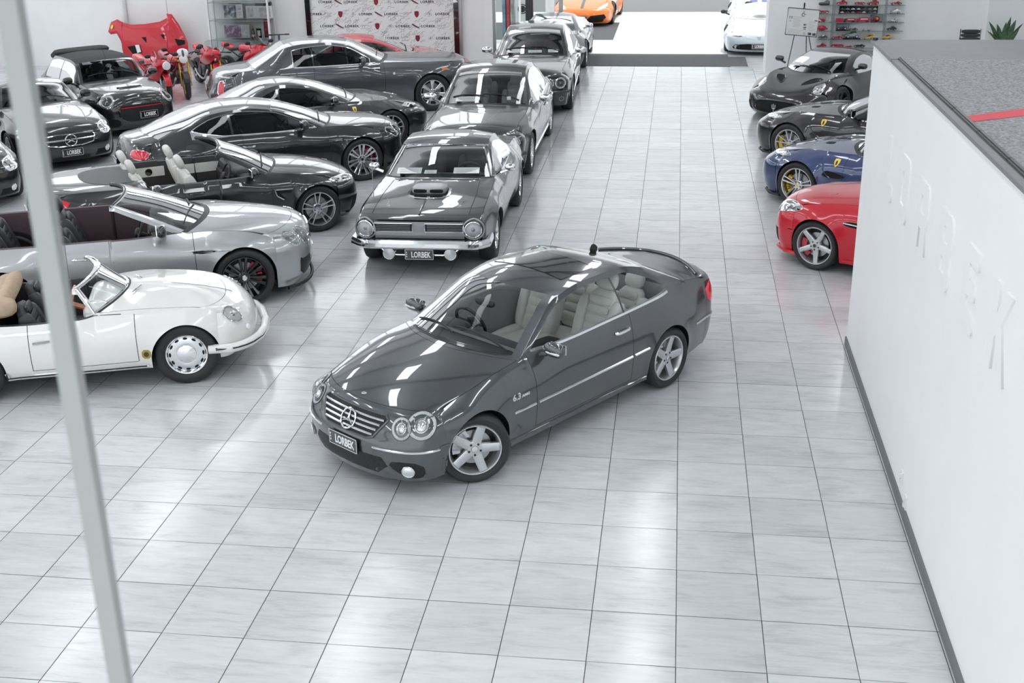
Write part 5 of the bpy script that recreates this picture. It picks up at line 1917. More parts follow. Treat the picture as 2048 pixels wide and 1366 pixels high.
for sg in (1, -1):
    pts = [c.P(c.V[i, c.rows[2] + 5, 0], sg * c.V[i, c.rows[2] + 5, 1], c.V[i, c.rows[2] + 5, 2] + 0.006) for i in range(len(c.ts)) if c.T[c.tags.index('cowl')] <= c.ts[i] <= c.T[c.tags.index('header')]]
    M().tube(pts, 0.012, n=6).build('windscreen_trim', CHROME, c.root)

# ---------------- stately saloons queued behind it
arn = dict(
    L=5.39, paint=P_DGREY, rt=0.365, arch=0.40, ax=(0.90, 4.016), zm=0.66, low=0.06, pt=3.0, tuck=0.07, pw=0.06, n=3.4, crown=2.3, flare=0.014,
    keys=mk([(0.12, 0.2), (0.03, 0.32), (0.0, 0.5), (0.03, 0.7)], (0.06, 0.86, 0.42, 0.74, 0.84), [(0.2, 0.945, 0.5, 0.74, 0.88), (0.7, 1.0, 0.9, 0.76, 0.93), (1.2, 1.03, 1.35, 0.785, 0.962)],
            (1.58, 1.055, 1.84, 0.775, 0.98), [(2.04, 1.31, 2.22, 0.69, 1.24)], (2.40, 1.485, 2.54, 0.625, 1.435), [(2.9, 1.575, 2.95, 0.61, 1.515), (3.4, 1.565, 3.4, 0.61, 1.50)], (3.78, 1.50, 3.80, 0.61, 1.44),
            [(4.1, 1.31, 4.08, 0.65, 1.255)], (4.42, 1.12, 4.35, 0.71, 1.06), [(4.48, 1.10, 4.40, 0.72, 1.05), (4.8, 1.075, 4.7, 0.72, 1.02)],
            (5.18, 1.03, 4.9, 0.71, 0.98), (5.25, 0.96, 4.95, 0.77, 0.94), [(5.32, 0.75), (5.39, 0.5), (5.3, 0.3)]),
    W=[(0.42, 0.89), (0.95, 0.955), (2.0, 0.96), (3.5, 0.96), (4.2, 0.945), (4.95, 0.87)],
    bot=[(0.4, 0.19), (1.4, 0.2), (3.5, 0.2), (4.9, 0.28)], belt=[(1.9, 0.985), (3.2, 0.99), (4.0, 1.02)],
    gt=[(2.0, 0.05), (3.5, 0.055), (3.8, 0.10), (4.1, 0.2)], gb=0.02, bpil=[(2.95, 3.03)], win=(2.0, 3.95), doors=[(1.88, 2.98), (3.02, 3.95)], seams=('hood', 'cowl0', 'boot'), glass=TINT3, wglass=TINT2, belt_trim=CHROME)


def saloon(label, tip, h, seatm, pnt=P_DGREY):
    sp = dict(arn)
    sp['paint'] = pnt
    c = Car('saloon', label, tip, h, sp)
    c.wheels(dict(n=5, kind='double', wh=0.03, wr=0.03, oh=0.015, mat=BRIGHT, rim=0.25, dish=0.03), w=0.25, y=0.945)
    c.cabin(seatm, LEATHER_D, rows=((2.72, 0.38), (3.6, 0.36)), dash_d=2.02, dash_z=0.97, floor_d=(2.05, 4.2), z=0.42)
    c.mirror(2.06, 1.09, 0.93, CHROME, size=(0.055, 0.12, 0.07))
    wipers(c, 1.74, 0.6)
    dlo_trim(c, CHROME, 0.010, 2.02, 3.93)
    for sg in (1, -1):
        c.patch('front', smooth([(0.42, 0.56), (0.40, 0.82), (0.84, 0.80), (0.84, 0.58)], 1), GLOSSB, 'lamp_surround', sg, off=0.004, step=0.04)
        round_lamp(c, 'front', 0.72, 0.69, 0.105, sg, off=0.012)
        round_lamp(c, 'front', 0.50, 0.69, 0.085, sg, off=0.012)
        round_lamp(c, 'front', 0.74, 0.36, 0.05, sg, off=0.008)
        c.handle(2.85, 0.84, CHROME, sides=(sg,))
        c.handle(3.82, 0.85, CHROME, sides=(sg,))
        c.trim('side', [(1.2, 0.30), (3.6, 0.30)], 0.014, CHROME, 'sill_trim', sg, off=0.004)
    g = c.patch('front', smooth([(-0.34, 0.45), (-0.34, 0.84), (0.34, 0.84), (0.34, 0.45)], 1), MESHM, 'grille', off=0.006, step=0.05)
    c.trim('front', smooth([(-0.34, 0.45), (-0.34, 0.84), (0.34, 0.84), (0.34, 0.45)], 1), 0.02, CHROME, 'grille_surround', closed=True, off=0.01, parent=g)
    b = M()
    b.tube([c.P(0.42 * (1 - math.sqrt(max(0, 1 - abs(y / 0.93) ** 3.4))) - 0.02, y, 0.50) for y in [-0.90 + 0.1 * q for q in range(19)]], 0.04, n=10)
    b.build('bumper', pnt, c.root)
    c.plate(-0.07, 0.48)
    return c


c = saloon('dark grey luxury saloon with pale seats, right behind the vintage muscle car', (-1.072, 12.08), -90.2, LEATHER_G)
dash_card(c, 1.82, -0.35, 1.10, 0.36, 0.22, -12)
M().box(c.P(1.80, 0.42, 1.12), (0.02, 0.07, 0.06)).build('permit_sticker', PAPER, c.root)
c.trim('top', [(0.5, 0.24), (1.2, 0.36)], 0.006, STEEL, 'hood_crease', 1)
c.trim('top', [(0.5, 0.24), (1.2, 0.36)], 0.006, STEEL, 'hood_crease', -1)
M().box(c.P(2.35, -0.28, 1.40), (0.03, 0.16, 0.04)).build('toll_tag', PAPER, c.root)
c = saloon('black luxury saloon with chrome mirrors and twin round lamps, third in the queue', (-0.835, 17.89), -88.2, LEATHER_B, P_BLACK)
dash_card(c, 1.82, -0.40, 1.10, 0.32, 0.22, -12)
dash_card(c, 1.82, 0.05, 1.09, 0.30, 0.16, -12)
dash_card(c, 1.83, 0.45, 1.10, 0.22, 0.18, -12)

# ---------------- right-hand row
mc = dict(
    L=4.669, paint=P_PLUM, rt=0.345, arch=0.375, ax=(1.04, 3.74), zm=0.52, low=0.06, pt=2.2, tuck=0.12, pw=0.06, n=2.1, crown=2.0, flare=0.045, bow=0.03,
    keys=mk([(0.20, 0.12), (0.06, 0.20), (0.0, 0.32), (0.03, 0.44)], (0.12, 0.53, 0.58, 0.66, 0.60), [(0.26, 0.60, 0.70, 0.66, 0.70), (0.6, 0.70, 1.0, 0.70, 0.83), (1.0, 0.80, 1.3, 0.71, 0.86)],
            (1.20, 0.865, 1.72, 0.70, 0.86), [(1.60, 1.03, 1.95, 0.61, 1.02)], (2.05, 1.17, 2.28, 0.53, 1.135), [(2.45, 1.221, 2.55, 0.51, 1.165)], (2.85, 1.19, 2.85, 0.52, 1.13),
            [(3.3, 1.09, 3.2, 0.58, 1.03)], (3.9, 0.97, 3.7, 0.70, 0.93), [(3.95, 0.96, 3.75, 0.72, 0.925), (4.2, 0.94, 4.0, 0.72, 0.91)],
            (4.48, 0.90, 4.18, 0.70, 0.86), (4.54, 0.84, 4.22, 0.76, 0.80), [(4.6, 0.7), (4.669, 0.45), (4.55, 0.2)]),
    W=[(0.58, 0.86), (1.04, 0.97), (1.8, 0.945), (2.8, 0.95), (3.6, 0.98), (4.22, 0.86)],
    bot=[(0.4, 0.11), (1.4, 0.13), (3.3, 0.13), (4.2, 0.2)], belt=[(1.6, 0.81), (2.4, 0.80), (3.0, 0.86), (3.5, 0.93)],
    gt=[(1.7, 0.05), (2.6, 0.05), (2.9, 0.10), (3.2, 0.2)], gb=0.02, bpil=[(2.78, 2.82)], win=(1.85, 3.2), doors=[(1.62, 2.85)], seams=('hood', 'cowl0'), glass=TINT2, wglass=TINT3)
c = Car('sports_car', 'black mid-engined sports car with trident in its wide mouth, nearest the display shelves', (4.25, 17.45), -124, mc)
c.wheels(dict(n=5, kind='double', wh=0.03, wr=0.03, oh=0.02, mat=GUNMETAL, rim=0.26, dish=0.03), w=0.25, y=0.965)
c.cabin(LEATHER_B, LEATHER_D, rows=((2.35, 0.36),), dash_d=1.85, dash_z=0.84, floor_d=(1.75, 3.1), z=0.26)
c.mirror(1.80, 1.0, 0.86, GLOSSB, size=(0.05, 0.10, 0.06))
wipers(c, 1.38, 0.45)
mo = c.patch('front', smooth([(-0.58, 0.25), (-0.50, 0.42), (-0.2, 0.46), (0.2, 0.46), (0.50, 0.42), (0.58, 0.25), (0.4, 0.17), (-0.4, 0.17)], 2), SEAM, 'grille_mouth', off=0.004, step=0.05)
c.trim('front', smooth([(-0.58, 0.25), (-0.50, 0.42), (-0.2, 0.46), (0.2, 0.46), (0.50, 0.42), (0.58, 0.25), (0.4, 0.17), (-0.4, 0.17)], 2), 0.016, P_PLUM, 'mouth_rim', closed=True, off=0.006, parent=mo)
tr = M()
for q in (-1, 0, 1):
    h = 0.075 if q else 0.095
    tr.add([(q * 0.034 - 0.006, 0.0, 0), (q * 0.034 + 0.006, 0.0, 0), (q * 0.036 + 0.009, h * 0.75, 0), (q * 0.036, h, 0), (q * 0.036 - 0.009, h * 0.75, 0)], [(0, 1, 2, 3, 4)])
tr.add([(-0.040, 0.0, 0), (0.040, 0.0, 0), (0.026, -0.022, 0), (-0.026, -0.022, 0)], [(3, 2, 1, 0)])
tr.add([(-0.006, -0.02, 0), (0.006, -0.02, 0), (0.006, -0.07, 0), (-0.006, -0.07, 0)], [(3, 2, 1, 0)])
tr.build('trident_emblem', CHROME, c.root, smooth=False, loc=c.P(-0.03, 0, 0.315), rot=(PI / 2, 0, PI / 2))
for sg in (1, -1):
    lamp(c, ((0.62, 0.68, 0.66), 45, 30), [(-0.20, -0.12), (-0.16, 0.05), (0.02, 0.13), (0.14, 0.16), (0.06, -0.02), (-0.06, -0.14)], sg, bulbs=((-0.08, -0.01, 0.03), (0.02, 0.06, 0.03)), drl=[(-0.17, -0.1), (-0.13, 0.03), (0.02, 0.11)])
    c.patch('top', smooth([(0.60, 0.20), (0.98, 0.30), (1.02, 0.52), (0.86, 0.50), (0.70, 0.34)], 1), SEAM, 'bonnet_vent', sg, off=0.003, step=0.05)
    c.trim('top', smooth([(0.60, 0.20), (0.98, 0.30), (1.02, 0.52), (0.86, 0.50), (0.70, 0.34)], 1), 0.012, P_PLUM, 'vent_lip', sg, closed=True, off=0.004)
    c.patch(((0.30, 0.66, 0.30), 30, 0), [(-0.1, -0.1), (-0.06, 0.1), (0.12, 0.06), (0.14, -0.1)], SEAM, 'side_intake', sg, off=0.002, step=0.05)
dash_card(c, 1.52, -0.35, 0.97, 0.26, 0.18, -14)

q4 = dict(mc)
q4.update(paint=P_GM, glass=TINT3)
c = Car('sports_car', 'dark grey low sports car in the doorway at the end of the queue', (-0.98, 23.42), -89, q4)
c.wheels(dict(n=5, kind='double', wh=0.03, wr=0.03, oh=0.02, mat=BRIGHT, rim=0.26, dish=0.03), w=0.25, y=0.965)
c.cabin(LEATHER_B, LEATHER_D, rows=((2.35, 0.36),), dash_d=1.85, dash_z=0.84, floor_d=(1.75, 3.1), z=0.26)
c.mirror(1.72, 0.98, 0.88, CHROME, size=(0.05, 0.10, 0.06))
wipers(c, 1.38, 0.45)
for sg in (1, -1):
    lamp(c, ((0.62, 0.68, 0.66), 45, 30), [(-0.20, -0.12), (-0.16, 0.05), (0.02, 0.13), (0.14, 0.16), (0.06, -0.02), (-0.06, -0.14)], sg, bulbs=((-0.08, -0.01, 0.03), (0.02, 0.06, 0.03)))
    c.trim('side', [(1.45, 0.20), (3.3, 0.20)], 0.014, CHROME, 'sill_trim', sg)
c.patch('front', smooth([(-0.5, 0.2), (-0.42, 0.40), (0.42, 0.40), (0.5, 0.2)], 1), MESHM, 'grille', off=0.004, step=0.05)

cal = dict(berl)
cal.update(
    L=4.563, ax=(0.95, 3.62), rt=0.348, arch=0.378,
    keys=mk([(0.16, 0.13), (0.05, 0.24), (0.0, 0.42), (0.02, 0.55)], (0.10, 0.66, 0.52, 0.66, 0.69), [(0.28, 0.745, 0.70, 0.66, 0.80), (0.75, 0.85, 1.05, 0.70, 0.885), (1.2, 0.925, 1.45, 0.73, 0.90)],
            (1.50, 0.96, 1.86, 0.70, 0.91), [(1.90, 1.14, 2.14, 0.62, 1.08)], (2.28, 1.27, 2.46, 0.545, 1.22), [(2.70, 1.318, 2.8, 0.53, 1.26)], (3.10, 1.28, 3.1, 0.53, 1.22),
            [(3.4, 1.17, 3.4, 0.58, 1.12)], (3.75, 1.02, 3.7, 0.66, 0.975), [(3.82, 1.0, 3.75, 0.68, 0.96), (4.1, 0.99, 3.95, 0.68, 0.95)],
            (4.38, 0.97, 4.08, 0.68, 0.92), (4.45, 0.90, 4.12, 0.74, 0.88), [(4.52, 0.70), (4.563, 0.5), (4.48, 0.25)]),
    W=[(0.52, 0.86), (0.95, 0.95), (1.6, 0.93), (2.6, 0.93), (3.5, 0.96), (3.8, 0.945), (4.12, 0.86)],
    belt=[(1.7, 0.885), (2.5, 0.88), (3.1, 0.91), (3.5, 0.95)], gt=[(1.9, 0.045), (2.9, 0.05), (3.3, 0.10), (3.5, 0.2)], bpil=[(2.92, 2.96)], win=(2.0, 3.4), doors=[(1.70, 2.9)],
    creases=[(0.60, 0.66, 1.35, 3.2, -0.022, 0.05)])


def cabrio_gt(label, tip, h, pnt, wheel, vent):
    sp = dict(cal)
    sp['paint'] = pnt
    c = Car('sports_car', label, tip, h, sp)
    c.wheels(wheel, w=0.25, y=0.95)
    c.cabin(LEATHER_B, LEATHER_D, rows=((2.6, 0.38),), dash_d=2.1, dash_z=0.9, floor_d=(1.95, 3.4), z=0.3)
    c.mirror(2.08, 1.02, 0.84, GLOSSB, size=(0.055, 0.10, 0.065))
    wipers(c, 1.64, 0.55)
    for sg in (1, -1):
        lamp(c, ((0.46, 0.64, 0.75), 40, 32), [(-0.26, -0.05), (-0.12, 0.06), (0.2, 0.09), (0.28, 0.05), (0.05, -0.05)], sg, bulbs=((-0.06, 0.0, 0.035), (0.08, 0.02, 0.03)), dark=False)
        shield_on(c, 'side', 1.56, 0.78, 0.10, sg)
        if vent:
            c.patch('side', smooth([(1.36, 0.56), (1.62, 0.55), (1.78, 0.60), (1.60, 0.64), (1.40, 0.66)], 1), SEAM, 'fender_vent', sg, off=0.003, step=0.03)
        c.trim('side', curve([(1.36, 0.68), (1.45, 0.58), (1.60, 0.53), (1.9, 0.52), (2.7, 0.56)], 4), 0.006, pnt, 'flank_crease', sg, off=0.004)
        c.patch('side', ell(1.62, 0.40, 0.012, 0.012, n=10), BRIGHT, 'flank_stud', sg, off=0.006, step=0, rings=2)
        M().tube([c.P(0.62, sg * 0.86, 0.13), c.P(0.40, sg * 0.80, 0.12), c.P(0.22, sg * 0.62, 0.12), c.P(0.10, sg * 0.3, 0.12), c.P(0.08, 0, 0.12)], 0.02, n=8).build('chin_lip', BLACKP, c.root)
        c.patch('top', smooth([(0.95, 0.12), (1.15, 0.16), (1.15, 0.30), (1.0, 0.26)], 1), SEAM, 'bonnet_vent', sg, off=0.003, step=0.04)
    c.patch('front', smooth([(-0.5, 0.24), (-0.42, 0.46), (0.42, 0.46), (0.5, 0.24)], 1), MESHM, 'grille', off=0.004, step=0.05)
    return c


w10 = dict(W5)
w10.update(mat=ALLOY, oh=0.012, wh=0.03)
w10['or'] = 0.06
cabrio_gt('dark bronze sports car with silver star wheels and yellow caliper, behind the blue one', (3.98, 15.28), 146, P_BROWN, w10, False)
w11 = dict(W5)
w11.update(mat=BRIGHT, rim=0.268, oh=0.014)
w11['or'] = 0.035
cabrio_gt('metallic blue sports car with yellow shield on its wing, between bronze and red cars', (3.95, 12.38), 143, P_BLUE, w11, True)

slk = dict(
    L=4.134, paint=P_RED, rt=0.325, arch=0.355, ax=(0.82, 3.25), zm=0.55, low=0.05, pt=2.8, tuck=0.08, pw=0.05, n=2.5, crown=2.1, flare=0.02,
    keys=mk([(0.12, 0.15), (0.03, 0.28), (0.0, 0.45), (0.03, 0.60)], (0.08, 0.76, 0.46, 0.72, 0.73), [(0.2, 0.83, 0.55, 0.72, 0.79), (0.6, 0.91, 0.9, 0.735, 0.865), (1.05, 0.96, 1.3, 0.74, 0.91)],
            (1.40, 0.985, 1.66, 0.72, 0.93), [(1.75, 1.16, 1.95, 0.64, 1.10)], (2.0, 1.26, 2.16, 0.57, 1.215), [(2.35, 1.30, 2.4, 0.56, 1.245)], (2.70, 1.27, 2.7, 0.56, 1.215),
            [(2.95, 1.16, 2.95, 0.6, 1.11)], (3.25, 1.03, 3.2, 0.67, 0.985), [(3.30, 1.015, 3.26, 0.68, 0.975), (3.6, 1.0, 3.5, 0.68, 0.96)],
            (3.95, 0.985, 3.68, 0.68, 0.94), (4.02, 0.90, 3.72, 0.72, 0.88), [(4.1, 0.7), (4.134, 0.5), (4.05, 0.28)]),
    W=[(0.46, 0.82), (0.85, 0.90), (1.5, 0.89), (2.6, 0.89), (3.25, 0.905), (3.72, 0.82)],
    bot=[(0.4, 0.14), (1.2, 0.16), (2.8, 0.16), (3.7, 0.24)], belt=[(1.5, 0.925), (2.4, 0.93), (3.0, 0.96)], gt=0.05, gb=0.02, win=(1.8, 2.9), doors=[(1.60, 2.72)], seams=('hood', 'cowl0', 'boot'), glass=TINT2, wglass=TINT2)
c = Car('roadster', 'bright red roadster with silver five-spoke wheel, nearest the white partition', (3.93, 9.20), 146, slk)
c.wheels(dict(n=5, wh=0.07, wr=0.06, mat=ALLOY, dish=0.02, rim=0.25, cal=REDCAL, cala=PI - 0.3 + PI, phase=PI / 2 + 0.5), w=0.235, y=0.895)
c.cabin(LEATHER_B, LEATHER_D, rows=((2.25, 0.36),), dash_d=1.8, dash_z=0.92, floor_d=(1.75, 2.95), z=0.32)
c.mirror(1.86, 1.02, 0.8, P_RED)
for sg in (1, -1):
    lamp(c, ((0.36, 0.64, 0.70), 42, 22), [(-0.20, -0.11), (-0.19, 0.05), (-0.05, 0.11), (0.22, 0.10), (0.24, 0.04), (0.0, -0.10)], sg, bulbs=((-0.09, -0.02, 0.05), (0.06, 0.02, 0.045)))
    q = c.patch('side', smooth([(1.20, 0.66), (1.22, 0.73), (1.58, 0.715), (1.60, 0.66)], 1), SEAM, 'fender_vent', sg, off=0.003, step=0.03)
    c.trim('side', [(1.20, 0.70), (1.60, 0.685)], 0.011, CHROME, 'vent_bar', sg, off=0.008, parent=q)
    c.patch(((0.22, 0.66, 0.35), 45, 0), [(-0.05, -0.09), (-0.05, 0.09), (0.06, 0.09), (0.06, -0.09)], SEAM, 'bumper_slot', sg, off=0.002, step=0.04)
    c.trim('side', [(0.465, 0.47), (0.40, 0.47)], 0.006, SEAM, 'bumper_line', sg)
    c.trim('side', [(1.22, 0.20), (2.85, 0.21)], 0.03, P_RED, 'side_skirt', sg, off=-0.006)
    M().tube([c.P(0.60, sg * 0.84, 0.155), c.P(0.36, sg * 0.78, 0.15), c.P(0.16, sg * 0.62, 0.15), c.P(0.06, sg * 0.3, 0.15), c.P(0.05, 0, 0.15)], 0.028, n=8).build('chin_lip', P_RED, c.root)
c.patch('front', smooth([(-0.4, 0.46), (-0.36, 0.68), (0.36, 0.68), (0.4, 0.46)], 1), MESHM, 'grille', off=0.004, step=0.05)

# ---------------- black cars against the left wall
mini = dict(
    L=3.85, paint=P_BLACK, rt=0.31, arch=0.345, ax=(0.76, 3.255), zm=0.58, low=0.05, pt=3.0, tuck=0.05, pw=0.06, n=3.0, crown=2.2, flare=0.02,
    keys=mk([(0.10, 0.17), (0.02, 0.30), (0.0, 0.50), (0.03, 0.66)], (0.09, 0.80, 0.44, 0.66, 0.76), [(0.2, 0.87, 0.52, 0.665, 0.83), (0.55, 0.93, 0.75, 0.69, 0.89), (0.85, 0.965, 1.0, 0.70, 0.92)],
            (1.12, 0.99, 1.34, 0.70, 0.945), [(1.38, 1.20, 1.52, 0.645, 1.15)], (1.60, 1.345, 1.72, 0.60, 1.305), [(2.0, 1.40, 2.05, 0.59, 1.355), (2.5, 1.405, 2.5, 0.59, 1.36)], (2.9, 1.40, 2.9, 0.59, 1.35),
            [(3.15, 1.25, 3.12, 0.63, 1.20)], (3.4, 1.02, 3.35, 0.68, 0.99), [(3.45, 1.0, 3.40, 0.69, 0.975), (3.55, 0.98, 3.46, 0.69, 0.95)],
            (3.72, 0.94, 3.52, 0.68, 0.91), (3.76, 0.88, 3.55, 0.72, 0.86), [(3.8, 0.7), (3.85, 0.5), (3.76, 0.26)]),
    W=[(0.44, 0.76), (0.8, 0.855), (1.4, 0.84), (2.5, 0.845), (3.2, 0.86), (3.55, 0.77)],
    bot=[(0.3, 0.16), (1.1, 0.18), (2.8, 0.18), (3.5, 0.24)], belt=[(1.2, 0.93), (2.0, 0.935), (3.2, 0.95)], gt=[(1.3, 0.04), (2.6, 0.045), (2.9, 0.08), (3.2, 0.14)], gb=0.02, bpil=[(2.25, 2.30)], win=(1.4, 3.0), doors=[(1.22, 2.28)],
    seams=('hood', 'cowl0'), glass=TINT2, wglass=TINT3, belt_trim=CHROME, roofmat=mat('black canvas', (0.035, 0.036, 0.038), 0.85, noise=0.1, nscale=60), creases=[])
c = Car('small_convertible', 'small black hatch-sized convertible with round ringed lamps and red grille stripe', (-8.235, 15.52), -43.7, mini)
c.wheels(dict(n=5, kind='double', wh=0.03, wr=0.03, mat=GUNMETAL, rim=0.225), w=0.2, y=0.85)
c.cabin(LEATHER_B, LEATHER_D, rows=((2.0, 0.34), (2.7, 0.32)), dash_d=1.5, dash_z=0.95, floor_d=(1.4, 3.2), z=0.36)
c.mirror(1.45, 1.03, 0.80, GLOSSB, size=(0.06, 0.10, 0.075))
wipers(c, 1.24, 0.5, 0.2)
M().tube([c.P(1.62, 0.0, 1.36), c.P(1.78, 0.0, 1.62)], [0.006, 0.003], n=6).build('aerial', BLACKP, c.root)
b = M()
for k in range(3):
    b.sell(c.P(2.95 + 0.1 * k, 0, 1.40 - 0.05 * k), (0.14, 0.60, 0.045), 0.5, rot=Matrix.Rotation(R_(10 + 8 * k), 3, 'Y'))
b.build('folded_hood', MATS['black canvas'], c.root)
g = c.patch('front', smooth([(-0.46, 0.40), (-0.46, 0.58), (-0.38, 0.66), (0.38, 0.66), (0.46, 0.58), (0.46, 0.40), (0.3, 0.32), (-0.3, 0.32)], 1), MESHM, 'grille', off=0.004, step=0.04)
c.trim('front', smooth([(-0.46, 0.40), (-0.46, 0.58), (-0.38, 0.66), (0.38, 0.66), (0.46, 0.58), (0.46, 0.40), (0.3, 0.32), (-0.3, 0.32)], 1), 0.014, GLOSSB, 'grille_surround', closed=True, off=0.008, parent=g)
c.trim('front', [(-0.42, 0.60), (0.42, 0.60)], 0.009, mat('red stripe', (0.6, 0.01, 0.02), 0.4), 'red_stripe', off=0.014, parent=g)
wings_emblem(c.root, c.P(0.10, 0, 0.80), (PI / 2 - 0.6, 0, PI / 2), 0.07)
c.patch('top', smooth([(0.50, -0.26), (0.50, 0.26), (0.60, 0.25), (0.60, -0.25)], 1), GLOSSB, 'bonnet_scoop', off=0.02, step=0.04)
c.trim('top', [(0.47, -0.24), (0.47, 0.24)], 0.010, CHROME, 'scoop_lip', off=0.02)
for sg in (1, -1):
    fr = ((0.30, 0.58, 0.70), 22, 24)
    round_lamp(c, fr, 0, 0, 0.115, sg, 0.125, ring=WHITE)
    c.trim(fr, ell(0, 0, 0.135, 0.15), 0.010, CHROME, 'lamp_bezel', sg, closed=True, off=0.004)
    c.patch(((0.12, 0.55, 0.32), 20, 0), smooth([(-0.12, -0.09), (-0.12, 0.08), (0.12, 0.08), (0.12, -0.09)], 1), SEAM, 'side_intake', sg, off=0.004, step=0.04)
    c.patch('side', smooth([(1.12, 0.72), (1.30, 0.70), (1.30, 0.77), (1.12, 0.80)], 1), REDLENS if sg > 0 else BRIGHT, 'side_scuttle', sg, off=0.004, step=0.03)
c.plate(-0.015, 0.44, y=0.12)

sl = dict(slk)
sl.update(
    L=4.535, paint=P_BLACK, ax=(0.85, 3.41), rt=0.33, arch=0.36,
    keys=mk([(0.12, 0.16), (0.03, 0.28), (0.0, 0.42), (0.03, 0.56)], (0.10, 0.68, 0.46, 0.73, 0.68), [(0.2, 0.76, 0.56, 0.735, 0.755), (0.65, 0.87, 0.95, 0.75, 0.84), (1.15, 0.935, 1.4, 0.755, 0.89)],
            (1.52, 0.965, 1.80, 0.735, 0.91), [(1.90, 1.14, 2.10, 0.65, 1.08)], (2.2, 1.255, 2.34, 0.58, 1.21), [(2.5, 1.295, 2.55, 0.57, 1.24)], (2.85, 1.265, 2.85, 0.57, 1.21),
            [(3.1, 1.15, 3.1, 0.61, 1.10)], (3.45, 1.0, 3.4, 0.69, 0.96), [(3.5, 0.985, 3.45, 0.70, 0.95), (3.9, 0.97, 3.8, 0.70, 0.94)],
            (4.32, 0.95, 4.02, 0.70, 0.90), (4.38, 0.88, 4.06, 0.74, 0.86), [(4.48, 0.7), (4.535, 0.5), (4.45, 0.28)]),
    W=[(0.46, 0.83), (0.85, 0.905), (1.5, 0.90), (2.8, 0.90), (3.4, 0.905), (4.06, 0.83)],
    belt=[(1.6, 0.90), (2.5, 0.905), (3.2, 0.94)], win=(1.95, 3.05), doors=[(1.68, 2.95)], wglass=TINT3, bot=[(0.4, 0.15), (1.2, 0.17), (3.0, 0.17), (4.0, 0.25)])


def black_roadster(label, tip, h, star=True):
    c = Car('roadster', label, tip, h, sl)
    c.wheels(dict(n=5, wh=0.06, wr=0.05, mat=ALLOY, rim=0.24), w=0.235, y=0.90)
    c.cabin(LEATHER_G, LEATHER_D, rows=((2.42, 0.36),), dash_d=1.95, dash_z=0.90, floor_d=(1.9, 3.1), z=0.30)
    c.mirror(2.0, 1.0, 0.80, P_BLACK)
    wipers(c, 1.66, 0.55)
    gl = smooth([(-0.46, 0.58), (-0.40, 0.635), (0.40, 0.635), (0.46, 0.58), (0.38, 0.44), (-0.38, 0.44)], 1)
    g = c.patch('front', gl, MESHM, 'grille', off=0.004, step=0.04)
    c.trim('front', gl, 0.010, CHROME, 'grille_surround', closed=True, off=0.008, parent=g)
    c.trim('front', [(-0.43, 0.545), (0.43, 0.545)], 0.017, BRIGHT, 'grille_bar', off=0.02, parent=g)
    star_emblem(c.root, c.P(-0.03, 0, 0.545), (PI / 2, 0, PI / 2), 0.10)
    c.plate(-0.02, 0.33)
    for sg in (1, -1):
        lamp(c, ((0.34, 0.66, 0.64), 36, 18), [(-0.20, -0.12), (-0.17, 0.06), (0.02, 0.12), (0.22, 0.14), (0.18, 0.0), (0.0, -0.12)], sg, bulbs=((-0.09, -0.03, 0.045), (0.05, 0.03, 0.045)))
        f = c.patch(((0.16, 0.66, 0.30), 32, 0), ell(0.0, 0.0, 0.045, 0.045), BOWL, 'fog_lamp', sg, off=0.010, step=0, bulge=0.012)
        c.trim(((0.16, 0.66, 0.30), 32, 0), ell(0, 0, 0.05, 0.05), 0.007, CHROME, 'fog_ring', sg, closed=True, off=0.008, parent=f)
        c.patch(((0.12, 0.6, 0.26), 26, 0), [(-0.16, -0.06), (-0.14, 0.05), (0.15, 0.05), (0.2, -0.06)], SEAM, 'side_intake', sg, off=0.002, step=0.04)
        c.trim('top', [(0.35, 0.42), (0.9, 0.50), (1.25, 0.50)], 0.006, P_BLACK, 'hood_crease', sg, off=0.002)
        for k in range(4):
            c.trim('top', [(1.18, 0.16 + 0.06 * k), (1.26, 0.15 + 0.06 * k)], 0.007, CHROME, 'hood_vent', sg, off=0.004)
    c.patch('front', [(-0.34, 0.17), (-0.32, 0.25), (0.32, 0.25), (0.34, 0.17)], MESHM, 'lower_intake', off=0.002, step=0.04)
    return c


c = black_roadster('black hard-top roadster with a large star on its chrome grille, in front of small convertible', (-8.334, 12.66), -48.1)
dash_card(c, 1.80, 0.30, 1.02, 0.3, 0.18, -12)
dash_card(c, 1.80, -0.32, 1.02, 0.3, 0.18, -12)
c = black_roadster('black roadster cut off by the left edge of the picture', (-8.56, 9.75), -48)

